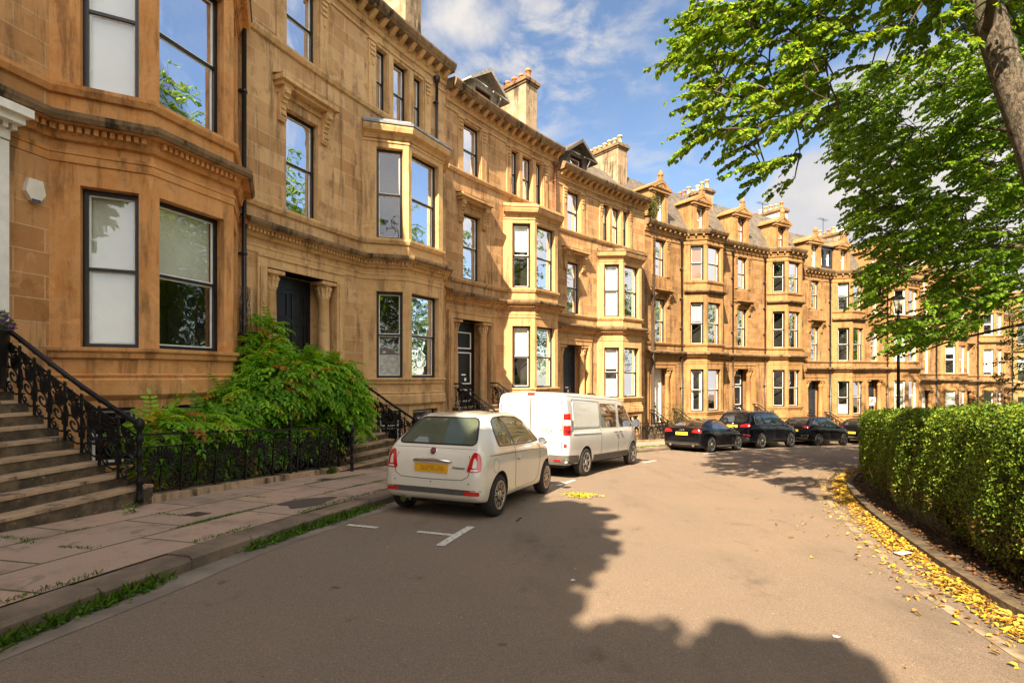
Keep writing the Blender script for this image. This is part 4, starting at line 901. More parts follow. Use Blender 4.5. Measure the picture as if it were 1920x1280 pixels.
def area_railing(sa, sb, label, v=2.42):
    x, y = sv((sa + sb) / 2, v); z0 = G(x, y) + PAVE; root = empty('area_railing', (x, y, z0), label, 'railing', 'ornate iron railings along the pavement'); rb = np.array(root.location)
    def xf(V):
        X, Y = sv(V[:, 0], v + V[:, 1]); return np.stack([X, Y, G(X, Y) + PAVE + V[:, 2]], 1)
    def rails(z, r, name):
        m = MB(); m.box(sa, sb, -r, r, z - r * .7, z + r * .7, seg=.4); m.build(name, 'iron_paint', root, xf, rb)
    mb = MB(); mb.box(sa - .05, sb + .05, -.11, .10, -.3, .10, seg=.4); mb.build('plinth', 'step_stone', root, xf, rb)
    rails(.93, .02, 'top_rail'); rails(.755, .013, 'lower_rail'); rails(.135, .010, 'bottom_rail')
    n = max(1, int(round((sb - sa) / .66))); w = (sb - sa) / n
    for k in range(n):
        c = sa + (k + .5) * w; x, y = sv(c, v); o = bpy.data.objects.new('railing_panel', FENCE_ME); C.objects.link(o); o.parent = root
        a = heading(c); x2, y2 = sv(c + .3, v); x1, y1 = sv(c - .3, v); L = math.hypot(x2 - x1, y2 - y1); zz = (G(x2, y2) - G(x1, y1)) / L
        o.matrix_local = Matrix.Translation(Vector((x, y, G(x, y) + PAVE + .14)) - Vector(rb)) @ Matrix(((math.sin(a) * w / .65, math.cos(a), 0, 0), (math.cos(a) * w / .65, -math.sin(a), 0, 0), (zz * w / .65, 0, 1, 0), (0, 0, 0, 1)))
    for s_ in [sa] + [sa + (sb - sa) * q for q in (.68,)] + [sb]:
        m = MB(); m.box(s_ - .022, s_ + .022, -.022, .022, .05, .99); m.lathe([(.022, .99), (.04, 1.0), (.045, 1.03), (.02, 1.06)], 8, 0, (s_, 0, 0)); m.build('post', 'iron_paint', root, xf, rb)
    return root
AR = ['front railing with round palmette panels under the wisteria, nearest on the pavement', 'railing in front of the second bay, hidden behind the parked cream car and the van', 'railing along the third bay behind the white van', 'railing along the fourth bay between the van and the dark coupe', 'railing below the bay with brown blinds, behind the dark coupe', 'railing behind the large dark car and the crossover', 'railing behind the last dark car, under the box dormer house']
for i in range(7): area_railing(CUM[i] + SUC[i] + 1.42, CUM[i + 1] + SUC[i + 1] - 1.42, AR[i])
# ------------------------------------------------------------------ vegetation
def leaf_obj(name, P, D, Nn, size, width, tint, mat, parent=None, base=(0, 0, 0), fold=.18, tip=.62):
    """one mesh of separate leaves: P base points, D along the leaf, Nn leaf normal"""
    P = np.asarray(P, float) - np.array(base); n = len(P); D = D / (np.linalg.norm(D, axis=1, keepdims=True) + 1e-9); Sd = np.cross(D, Nn); Sd /= (np.linalg.norm(Sd, axis=1, keepdims=True) + 1e-9); Nn = np.cross(Sd, D)
    size = np.asarray(size, float).reshape(-1, 1) * np.ones((n, 1)); width = np.asarray(width, float).reshape(-1, 1) * np.ones((n, 1))
    a = P; b = P + D * size - Nn * size * .12; sk = P + D * size * .24; m = P + D * size * .66; l = sk + Sd * width * .45 + Nn * size * fold; r = sk - Sd * width * .45 + Nn * size * fold; l2 = m + Sd * width * .40 + Nn * size * fold * .7; r2 = m - Sd * width * .40 + Nn * size * fold * .7
    V = np.stack([a, l, l2, b, r2, r], 1).reshape(-1, 3); F = np.arange(n * 6).reshape(n, 6)
    T = np.concatenate([F[:, [0, 1, 2]], F[:, [0, 2, 3]], F[:, [0, 3, 4]], F[:, [0, 4, 5]]], 1).reshape(-1, 3)
    me = bpy.data.meshes.new(name); me.vertices.add(len(V)); me.vertices.foreach_set('co', V.ravel()); me.loops.add(len(T) * 3); me.loops.foreach_set('vertex_index', T.ravel().astype(np.int32))
    me.polygons.add(len(T)); me.polygons.foreach_set('loop_start', np.arange(0, len(T) * 3, 3, dtype=np.int32)); me.update(calc_edges=True); me.validate()
    at = me.attributes.new('tint', 'FLOAT_COLOR', 'POINT'); c = np.ones((n, 4)); c[:, :3] = tint; at.data.foreach_set('color', np.repeat(c, 6, 0).ravel())
    me.materials.append(MATS[mat]); o = bpy.data.objects.new(name, me); C.objects.link(o)
    if parent is not None: o.parent = parent
    return o
def rnd_unit(n):
    v = RNG.normal(size=(n, 3)); return v / np.linalg.norm(v, axis=1, keepdims=True)
def tints(n, cols, w, jit=.18):
    c = np.array(cols)[RNG.choice(len(cols), n, p=np.array(w) / sum(w))]; return np.clip(c * (1 + RNG.normal(0, jit, (n, 1))), .004, 1)
LIME = [(.10, .20, .018), (.14, .25, .022), (.20, .30, .028), (.06, .13, .015)]
def spray_leaves(centers, dirs, rg, length=.75, per=16, subs=3):
    """twigs that arch outwards and droop, leaves hanging on both sides; returns twig paths and leaf arrays"""
    tw = []; P = []; D = []; Nn = []
    for c, d in zip(centers, dirs):
        c = Vector(c); d = Vector(d); d.normalize()
        for s_ in range(subs):
            dd = (d + Vector((rg.uniform(-.6, .6), rg.uniform(-.6, .6), rg.uniform(-.25, .35)))).normalized(); L = length * rg.uniform(.55, 1.15); pts = []
            p = c.copy()
            for k in range(6):
                pts.append(tuple(p)); dd = (dd + Vector((0, 0, -.13))).normalized(); p = p + dd * L / 5
            tw.append(pts)
            for q in range(per):
                t = rg.random() ** .8 * 4.99; k = int(t); a = Vector(pts[k]); b = Vector(pts[k + 1]); x = a.lerp(b, t - k); ax = (b - a).normalized(); side = ax.cross(Vector((0, 0, 1)))
                if side.length < .01: side = Vector((1, 0, 0))
                side.normalize(); sg = rg.choice((-1, 1))
                ld = (side * sg * rg.uniform(.5, 1) + ax * rg.uniform(.1, .7) + Vector((0, 0, -rg.uniform(.1, .75)))).normalized()
                nn = (Vector((0, 0, 1)) + side * sg * rg.uniform(0, .5) + Vector((rg.uniform(-.5, .5), rg.uniform(-.5, .5), 0))).normalized()
                P.append(x + Vector((rg.uniform(-.03, .03),) * 3)); D.append(ld); Nn.append(nn)
    return tw, np.array([tuple(v) for v in P]), np.array([tuple(v) for v in D]), np.array([tuple(v) for v in Nn])
def project(p): return 960 + 960 * p[0] / p[1], 703 - 960 * (p[2] - 1.52) / p[1]
def inside(poly, x, y):
    r = False; j = len(poly) - 1
    for i in range(len(poly)):
        (xi, yi), (xj, yj) = poly[i], poly[j]
        if (yi > y) != (yj > y) and x < (xj - xi) * (y - yi) / (yj - yi) + xi: r = not r
        j = i
    return r
def limb(mb, P, r, n=7, wob=.0, rg=random):
    S = smooth_path(P, 4); S = [tuple(c + rg.uniform(-wob, wob) for c in p) for p in S]; k = len(S)
    rr = list(np.interp(np.linspace(0, 1, k), np.linspace(0, 1, len(r)), r)); mb.tube(S, rr, n)
    return S
def tree(name, label, base, trunk, tr, limbs, cents, dirs, rg, leaf=(.085, .075), per=16, subs=3, length=.75, cols=LIME, w=(4, 4, 2, 2), group=None, tint_fn=None):
    root = empty('tree' if name is None else name, base, label, 'tree', group); rb = np.array(base)
    mb = MB(); S = limb(mb, trunk, tr, 14, .012, rg); sk = list(S)
    mb.v = [tuple(np.array(v) - rb) for v in mb.v]; mb.build('trunk', 'bark', root)
    mb = MB()
    for P, r in limbs: sk += limb(mb, P, r, 7, .02, rg)
    tw, LP, LD, LN = spray_leaves(cents, dirs, rg, length, per, subs)
    SK = np.array(sk)
    order = sorted(range(len(cents)), key=lambda k_: ((SK - np.array(cents[k_])) ** 2).sum(1).min()); NODE = np.concatenate([SK, np.zeros((len(cents), 3))]); nn_ = len(SK)
    for k_ in order:   # every spray grows from the nearest twig already there
        c = np.array(cents[k_]); q = NODE[:nn_][np.argmin(((NODE[:nn_] - c) ** 2).sum(1) + .5 * np.maximum(0, NODE[:nn_, 2] - c[2]) ** 2)]; NODE[nn_] = c; nn_ += 1; m = (q + c) / 2 + np.array([rg.uniform(-.2, .2), rg.uniform(-.2, .2), rg.uniform(.0, .35)]) * min(1, np.linalg.norm(q - c) / 2)
        mb.tube(smooth_path([tuple(q), tuple(m), tuple(c)], 3), [.017, .016, .014, .012, .011, .010, .009], 4, cap=False)
    for t in tw: mb.tube(t[::2] + [t[-1]], [.006, .005, .003, .002], 3, cap=False)
    mb.v = [tuple(np.array(v) - rb) for v in mb.v]; mb.build('branches', 'twig', root)
    n = len(LP); T = tints(n, cols, w)
    if tint_fn is not None: T = tint_fn(LP, T)
    leaf_obj('foliage', LP, LD, LN, RNG.uniform(.75, 1.2, n) * leaf[0], RNG.uniform(.8, 1.15, n) * leaf[1], T, 'leaf', root, base)
    return root
def sample_poly(poly, n, d0, d1, rg, hole=.0, seed=0.):
    xs = [p[0] for p in poly]; ys = [p[1] for p in poly]; out = []; tries = 0
    while len(out) < n and tries < n * 60:
        tries += 1; x = rg.uniform(min(xs), max(xs)); y = rg.uniform(min(ys), max(ys))
        if not inside(poly, x, y): continue
        if mnoise.noise((x / 75 + seed, y / 60, seed)) < hole: continue
        d = rg.uniform(d0, d1); out.append(((x - 960) / 960 * d, d, 1.52 + (703 - y) / 960 * d))
    return out
def in_frame(p, m=60):
    if p[1] < .8: return False
    x, y = project(p); return -m < x < 1920 + m and -m < y < 1280 + m
# the big lime overhanging the road at the right
rg = random.Random(11)
PA = [(1280, 112), (1300, 70), (1325, -30), (1330, -260), (1990, -260), (1990, 60), (1860, 70), (1700, 120), (1610, 130), (1570, 250), (1500, 300), (1420, 315), (1400, 255), (1305, 250), (1325, 200), (1345, 150)]
cA = sample_poly(PA, 560, 6.6, 9.6, rg, -.27, 3.1)
cA += [((x - 960) / 960 * d, d, 1.52 + (703 - y) / 960 * d) for x, y, d in ((1275, 108, 7.6), (1300, 100, 7.7), (1322, 235, 8), (1310, 262, 8.1), (1345, 245, 8.0), (1425, 305, 8.1), (1440, 330, 8.2), (1470, 300, 8.2), (1360, 215, 7.9), (1395, 275, 8.2), (1490, 335, 8.3))]
cen = (6.2, 7.2, 10.2); rad = (4.0, 3.6, 4.0)
while len(cA) < 960:
    v = rnd_unit(1)[0] * (rg.random() ** .4); p = tuple(cen[k] + v[k] * rad[k] for k in range(3))
    if not in_frame(p): cA.append(p)
for _ in range(70):   # sprays above and ahead of the viewer: their dapples fall on the road by the hedge
    v = rnd_unit(1)[0]; p = (3.0 + v[0] * 1.0, 2.0 + v[1] * 1.5, 7.2 + v[2] * .9)
    if not in_frame(p): cA.append(p)
dA = [((p[0] - 6.4) * .8, (p[1] - 7.2) * .6, .12 * (p[2] - 6)) for p in cA]
tb = (8.2, 7.1, G(8.2, 7.1) + .1)
limA = [([(6.5, 7, 6.2), (5.2, 5.2, 7.2), (4.0, 3.6, 7.4), (3.0, 2.2, 7.3)], [.07, .05, .035, .015]), ([(6.34, 7, 6.6), (5.2, 7.0, 7.6), (3.9, 7.2, 7.8), (3.0, 7.4, 7.2)], [.075, .05, .03, .012]),
        ([(6.2, 7.0, 7.4), (7.3, 6.2, 8.8), (8.6, 5.6, 9.6)], [.1, .07, .03]), ([(5.95, 7.1, 9), (4.7, 6.4, 10.4), (3.6, 6.2, 11.2)], [.1, .06, .03]),
        ([(5.8, 7.2, 10), (6.9, 8.6, 11.2), (7.8, 9.6, 11.8)], [.09, .06, .03])]
def tintA(P, T):   # young yellow-green leaves and pale bracts towards the outer ends of the limbs
    f = np.clip((7.0 - P[:, 0]) / 3.5, 0, 1)[:, None]; y = np.array([.27, .35, .035]); k = (RNG.random((len(P), 1)) < .10 + .22 * f); return np.where(k, y * RNG.uniform(.7, 1.15, (len(P), 1)), T * (1 + .25 * f))
tree('lime_tree', 'large lime tree with a leaning bare trunk, bright leafy branches over the road', tb, [(8.2, 7.1, tb[2] - .3), (7.95, 7.05, 1.5), (7.3, 7, 4.0), (6.46, 7, 6.6), (5.95, 7.1, 9), (5.7, 7.3, 11.5), (5.6, 7.4, 13.5)], [.31, .23, .182, .17, .14, .10, .04], limA, cA, dA, rg, (.077, .070), 25, 3, .58, tint_fn=tintA)
# the darker tree just behind it
rg = random.Random(23)
PB = [(1575, 215), (1600, 140), (1700, 100), (1800, 90), (1990, 60), (1990, 560), (1900, 560), (1830, 620), (1740, 645), (1700, 660), (1665, 600), (1640, 540), (1660, 470), (1615, 420), (1600, 330)]
cB = sample_poly(PB, 1250, 10.5, 15.5, rg, -.33, 8.2)
cen = (15.5, 12.0, 8.0); rad = (5.0, 4.5, 5.5)
while len(cB) < 1700:
    v = rnd_unit(1)[0] * (rg.random() ** .4); p = tuple(cen[k] + v[k] * rad[k] for k in range(3))
    if not in_frame(p): cB.append(p)
dB = [((p[0] - 15) * .8, (p[1] - 12) * .5, -.1) for p in cB]; tb = (15.2, 11.2, G(15.2, 11.2))
limB = [([(15.1, 11.2, 3.0), (13.0, 12.0, 4.4), (10.8, 12.8, 4.6), (9.2, 13.2, 3.6)], [.10, .07, .04, .015]), ([(15.0, 11.3, 4.4), (12.6, 11.6, 6.6), (10.6, 12.0, 7.4)], [.10, .06, .02]), ([(15, 11.4, 6.0), (13.2, 12.8, 8.8), (11.6, 13.6, 9.4)], [.10, .06, .02]),
        ([(15.2, 11.2, 2.4), (13.6, 12.6, 2.9), (12.0, 13.6, 2.5), (10.8, 14.2, 2.0)], [.07, .05, .03, .012]), ([(15, 11.5, 6.5), (17.5, 12, 8.5), (19, 12.5, 9)], [.14, .1, .03]), ([(15, 11.4, 5), (16, 9.5, 7), (16.5, 8.6, 8)], [.12, .08, .03]), ([(15, 11.4, 7.5), (15.2, 13, 10), (15.4, 14, 12)], [.12, .08, .03])]
DARK = [(.14, .27, .022), (.20, .33, .027), (.26, .39, .036), (.09, .19, .017)]
second = tree('lime_tree', 'darker lime tree with dense fine leaves behind the leaning trunk, before the far houses', tb, [(15.2, 11.2, tb[2] - .3), (15.1, 11.2, 2), (15.0, 11.3, 5), (15.1, 11.5, 9), (15.3, 11.6, 12.5)], [.42, .34, .27, .17, .04], limB, cB, dB, rg, (.078, .070), 23, 3, .7, DARK, (4, 4, 2, 2))
# more of the garden's trees, beyond the right edge of the picture: the windows mirror them
for (x, y, rot, sc_, lab_) in ((27.5, 13.0, 2.6, 1.8, 'garden lime tree beyond the right edge of the picture, level with the hedge end'), (37, 21, 1.2, 1.7, 'farthest garden lime tree beyond the right edge of the picture'), (21.0, 5.0, 4.0, .95, 'garden lime tree to the right of the viewer'), (13.5, -7.5, .5, 1.0, 'garden lime tree behind the viewer on the right'), (27, -4, 5.2, 1.1, 'garden lime tree far to the right of the viewer'), (22.5, 12.5, .9, 1.6, 'garden lime tree beside the dark lime, beyond the picture edge'), (37.5, 27.0, 2.9, 1.1, 'garden lime tree right of the picture, facing the golden houses'), (47, 34.0, 5.5, 1.2, 'garden lime tree right of the picture, facing the farthest houses'), (29, 18.5, 3.6, 1.9, 'garden lime tree behind the dark lime, beyond the picture edge'), (7.0, -13, 2.0, 1.0, 'garden lime tree well behind the viewer'), (12.5, -20, 4.4, 1.2, 'garden lime tree farthest behind the viewer')):
    c = second.copy(); C.objects.link(c); c.location = (x, y, G(x, y)); c.rotation_euler = (0, 0, rot); c.scale = (sc_,) * 3; c['label'] = lab_; c['group'] = 'garden lime trees outside the picture'
    for ch in second.children: d = ch.copy(); C.objects.link(d); d.parent = c
# a lighter young tree beyond the hedge at the right edge
rg = random.Random(31); cC = sample_poly([(1885, 640), (1930, 600), (2040, 560), (2060, 745), (1920, 752), (1880, 720)], 60, 17, 20, rg, -.3, 2.)
tb = (19.9, 18.2, G(19.9, 18.2)); tree('young_tree', 'small pale green young tree at the right edge, beyond the hedge', tb, [(19.9, 18.2, tb[2] - .2), (19.8, 18.2, .6), (19.7, 18.3, 2.0), (19.7, 18.3, 3.0)], [.08, .06, .04, .01], [], cC, [((p[0] - 19.6), p[1] - 18.3, .2) for p in cC], rg, (.085, .06), 12, 3, .6, [(.09, .15, .03), (.13, .19, .04), (.06, .11, .02)], (1, 1, 1))
# trees behind the viewer: they throw the rounded shade on the near road
def shade_tree(x, y, lobes, label, seed):
    rg = random.Random(seed); cs = []
    for (cx_, cy_, cz_, r_, n_) in lobes:
        for _ in range(n_):
            v = rnd_unit(1)[0] * (rg.random() ** .33) * r_; cs.append((cx_ + v[0], cy_ + v[1], cz_ + v[2]))
    cs = [c for c in cs if not in_frame(c, 200)]; tb = (x, y, G(x, y))
    lim = [([(x, y, 3.4), ((x + l[0]) / 2, (y + l[1]) / 2, (3.4 + l[2]) / 2 + .4), l[:3]], [.16, .1, .04]) for l in lobes]
    return tree('street_tree', label, tb, [(x, y, tb[2] - .3), (x + .05, y, 2.0), (x, y + .05, 5.0), (x, y, 8)], [.32, .26, .2, .08], lim, cs, [(c[0] - x, c[1] - y, .1) for c in cs], rg, (.20, .19), 20, 3, .55, group='leafy trees behind the viewer')
def crown_at(q, p, z, r, n):   # the crown lobe whose shade is centred at across = q, along = p of the light's heading
    L = (z - (-.3)) / math.tan(R(SUN_EL)); s_, c_ = math.sin(R(SUN_DIR)), math.cos(R(SUN_DIR)); pp = p - L
    return (q * c_ + pp * s_, -q * s_ + pp * c_, z, r, n)
shade_tree(-5.2, -4.4, [crown_at(-2.9, 5.7, 8.0, 1.25, 150), crown_at(-4.4, 5.2, 8.2, 1.6, 150), crown_at(-2.9, 3.7, 7.4, 1.45, 150), crown_at(-4.6, 2.6, 7.0, 1.7, 140)], 'broad leafy street tree behind the viewer, on the house side', 41)
shade_tree(-2.7, -9.0, [crown_at(-2.5, 2.3, 8.3, .8, 110), crown_at(.35, 3.1, 8.0, .42, 60), crown_at(-.95, 2.1, 8.0, .55, 90), crown_at(-2.0, 2.9, 8.2, .6, 90), crown_at(-1.5, 3.45, 8.0, .4, 110), crown_at(-.55, 2.75, 8.0, .38, 110), crown_at(.3, 2.2, 8.0, .75, 90), crown_at(-1.6, 1.0, 8.4, 1.0, 120), crown_at(.8, .9, 8.0, 1.1, 110), crown_at(1.2, -.7, 8.0, 1.5, 130), crown_at(-1.2, -.8, 7.4, 1.8, 130)], 'leafy street tree farther behind the viewer', 42)

# ------------------------------------------------------------------ hedge
def hedge():
    E = [p for p in EDGE_S if p[1] > -1.5]; root_p = E[22]; base = (root_p[0] + .8, root_p[1], G(*root_p)); root = empty('hedge', base, 'long clipped privet hedge curving along the garden edge at the right', 'hedge'); rb = np.array(base)
    A = np.array(offset_path(E, -.22)); Bk = np.array(offset_path(E, -1.55)); d = np.concatenate([[0], np.cumsum(np.hypot(*np.diff(A, axis=0).T))]); Ltot = d[-1]; H = 1.66
    def at(l, w):   # w 0 front .. 1 back
        x = np.interp(l, d, A[:, 0]) * (1 - w) + np.interp(l, d, Bk[:, 0]) * w; y = np.interp(l, d, A[:, 1]) * (1 - w) + np.interp(l, d, Bk[:, 1]) * w; return x, y
    mb = MB(); q = np.arange(0, Ltot, .4)
    P0 = [at(l, .13) for l in q]; P1 = [at(l, .87) for l in q]
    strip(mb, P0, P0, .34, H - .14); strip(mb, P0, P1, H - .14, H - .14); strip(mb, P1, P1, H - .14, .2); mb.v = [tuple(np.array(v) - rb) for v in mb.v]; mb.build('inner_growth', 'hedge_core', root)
    # leaves: nearer stretch denser
    def place(n, face, lo, hi, size):
        l = RNG.uniform(lo, hi, n); u = RNG.random(n)
        bul = .08 * np.sin(l * 1.9) + .06 * np.sin(l * 4.3 + 1 + u * 3) + .05 * np.sin(l * 9.1 + u * 9)
        if face == 'front':
            z = .16 + u ** .88 * (H - .16); z = np.where(RNG.random(n) < .04, RNG.uniform(.1, .4, n), z); thin = np.clip((.45 - z) / .4, 0, 1)
            rnd = np.clip((z - (H - .16)) / .16, 0, 1) ** 2 * .12
            w = (-.02 + RNG.random(n) ** 1.6 * .16 + bul * .35 + rnd + thin * .12); nn = np.tile([0, 0, .35], (n, 1)); front = True
        elif face == 'top':
            w = RNG.uniform(.0, 1, n); edge = np.clip((.12 - np.minimum(w, 1 - w)) / .12, 0, 1) ** 2 * .10; z = H + .02 - RNG.random(n) ** 1.6 * .12 + bul * .3 - edge; front = False
        else:
            z = .3 + u * (H - .3); w = 1.02 - RNG.random(n) ** 1.6 * .16; front = False
        x, y = at(l, w); i = np.clip(np.searchsorted(d, l) - 1, 0, len(A) - 2); t = A[i + 1] - A[i]; t /= np.linalg.norm(t, axis=1, keepdims=True); out = np.stack([-t[:, 1], t[:, 0]], 1)
        P = np.stack([x, y, G(x, y) + z], 1)
        if face == 'front': nb = np.stack([out[:, 0], out[:, 1], np.full(n, .45)], 1)
        elif face == 'top': nb = np.tile([0, 0, 1.], (n, 1))
        else: nb = np.stack([-out[:, 0], -out[:, 1], np.full(n, .4)], 1)
        Nn = nb + RNG.normal(0, .55, (n, 3)); D = RNG.normal(0, 1, (n, 3)) + np.array([0, 0, .35]); D -= Nn * (D * Nn).sum(1, keepdims=True) / (Nn ** 2).sum(1, keepdims=True)
        pat = np.array([mnoise.noise((a * 1.1, b * 1.1, c * 1.6)) for a, b, c in P]); T = tints(n, [(.105, .185, .016), (.16, .245, .02), (.26, .31, .03), (.055, .11, .012)], (4, 3, 1.3, 1.9)); T = T * (1 + .5 * pat[:, None])
        low = (z < .6) & (RNG.random(n) < .35); T[low] = np.array([.16, .085, .03]) * RNG.uniform(.5, 1.2, (low.sum(), 1))
        kp = np.array([mnoise.noise((a * 3.1, b * 3.1, c * 3.4 + 9)) for a, b, c in P]) > -.52 + .14 * RNG.random(n)
        P, D, Nn, T = P[kp], D[kp], Nn[kp], T[kp]; n = len(P)
        return P, D, Nn, np.full(n, size) * RNG.uniform(.55, 1.4, n), T
    parts = [place(60000, 'front', 1.2, 11, .031), place(17000, 'front', 11, 18, .044), place(9000, 'front', 18, Ltot, .075), place(24000, 'top', .8, 12, .034), place(9000, 'top', 12, 24, .055), place(4000, 'top', 24, Ltot, .08), place(6000, 'back', 1, 24, .06)]
    P, D, Nn, S, T = [np.concatenate(q) for q in zip(*parts)]; leaf_obj('foliage', P, D, Nn, S, S * .62, T, 'hedge_leaf', root, base)
    mb = MB(); rg = random.Random(3)
    for k in range(420):
        l = rg.uniform(1, 14); x, y = at(l, rg.uniform(.05, .45)); z0 = G(x, y); p = [(x, y, z0 + .02)]
        for q in range(4): p.append((p[-1][0] + rg.uniform(-.09, .06), p[-1][1] + rg.uniform(-.1, .1), p[-1][2] + rg.uniform(.1, .24)))
        mb.tube(p, [.011, .009, .007, .005, .003], 4, cap=False)
    mb.v = [tuple(np.array(v) - rb) for v in mb.v]; mb.build('stems', 'twig', root)
    # wire mesh fence left in the hedge foot
    mb = MB(); P = offset_path([p for p in EDGE_S if 5.6 < p[1] < 10.5], -.14)
    for r_ in range(7):
        z = .10 + r_ * .045; mb.tube([(x, y, G(x, y) + z + .02 * math.sin(k * 1.3 + r_)) for k, (x, y) in enumerate(P)], .0016, 3, cap=False)
    for k in range(len(P) - 1):
        for f in np.arange(0, 1, .2):
            x = P[k][0] * (1 - f) + P[k + 1][0] * f; y = P[k][1] * (1 - f) + P[k + 1][1] * f; mb.tube([(x, y, G(x, y) + .08), (x + .03, y + .05, G(x, y) + .38)], .0014, 3, cap=False)
    x, y = P[len(P) // 2]; o = mb.build('wire_netting', 'dark_alloy'); tag(o, 'sagging wire netting along the bare foot of the hedge', 'netting')
hedge()
# ------------------------------------------------------------------ leaves on the ground
def ground_leaves():
    n = 11000; E = np.array(EDGE_S); d = np.concatenate([[0], np.cumsum(np.hypot(*np.diff(E, axis=0).T))]); s0 = d[np.argmin(abs(E[:, 1] - 1.5))]; s1 = d[np.argmin(abs(E[:, 0] - 13))]
    l = s0 + (s1 - s0) * RNG.random(n) ** 1.25; o = np.where(RNG.random(n) < .93, .08 + .32 * RNG.beta(1.1, 2.0, n), RNG.normal(.5, .12, n)); o = np.where(RNG.random(n) < .012, RNG.uniform(-.1, 1.5, n), o)
    i = np.clip(np.searchsorted(d, l) - 1, 0, len(E) - 2); t = E[i + 1] - E[i]; t /= np.linalg.norm(t, axis=1, keepdims=True); x = np.interp(l, d, E[:, 0]) - t[:, 1] * o; y = np.interp(l, d, E[:, 1]) + t[:, 0] * o
    dens = np.array([mnoise.noise((a * 1.3, b * 1.3, 4.)) for a, b in zip(x, y)]); k = (dens > -.22) | (RNG.random(n) < .35); x, y = x[k], y[k]; n = len(x)
    P = np.stack([x, y, G(x, y) + RNG.uniform(.008, .028, n)], 1); Nn = np.tile([0, 0, 1.], (n, 1)) + RNG.normal(0, .3, (n, 3)); D = RNG.normal(0, 1, (n, 3)); D[:, 2] *= .2
    T = tints(n, [(.55, .36, .035), (.47, .27, .03), (.30, .15, .035), (.15, .075, .03), (.42, .38, .06)], (4, 3, 3, 2.5, 1.5)); s = RNG.uniform(.022, .062, n)
    tag(leaf_obj('fallen_leaves', P, D, Nn, s, s * RNG.uniform(.4, .8, n), T, 'dry_leaf', fold=.2), kind='stuff')
    n = 5200; l = s0 + (s1 - s0) * RNG.random(n) ** 1.2; o = -RNG.uniform(.05, .9, n); i = np.clip(np.searchsorted(d, l) - 1, 0, len(E) - 2); t = E[i + 1] - E[i]; t /= np.linalg.norm(t, axis=1, keepdims=True)
    x = np.interp(l, d, E[:, 0]) - t[:, 1] * o; y = np.interp(l, d, E[:, 1]) + t[:, 0] * o; P = np.stack([x, y, G(x, y) + .07 + .06 * np.abs(o) + RNG.uniform(0, .03, n)], 1); Nn = np.tile([0, 0, 1.], (n, 1)) + RNG.normal(0, .4, (n, 3)); D = RNG.normal(0, 1, (n, 3)); D[:, 2] *= .2
    s = RNG.uniform(.03, .06, n); tag(leaf_obj('brown_leaf_litter', P, D, Nn, s, s * .7, tints(n, [(.17, .075, .03), (.10, .05, .025), (.28, .13, .04), (.06, .035, .02)], (3, 3, 1.5, 2)), 'dry_leaf', fold=.12), kind='stuff')
    # scattered bits on the carriageway
    n = 90; s = RNG.uniform(-1, 34, n); v = RNG.uniform(5.2, 12.5, n); x, y = sv(s, v); P = np.stack([x, y, G(x, y) + .008], 1); D = RNG.normal(0, 1, (n, 3)); D[:, 2] = 0; q = RNG.uniform(.015, .04, n)
    tag(leaf_obj('scattered_leaves', P, D, np.tile([0, 0, 1.], (n, 1)) + RNG.normal(0, .2, (n, 3)), q, q * .6, tints(n, [(.5, .33, .04), (.22, .12, .05), (.55, .5, .4), (.12, .08, .05)], (3, 3, 1, 2)), 'dry_leaf', fold=.1), kind='stuff')
ground_leaves()
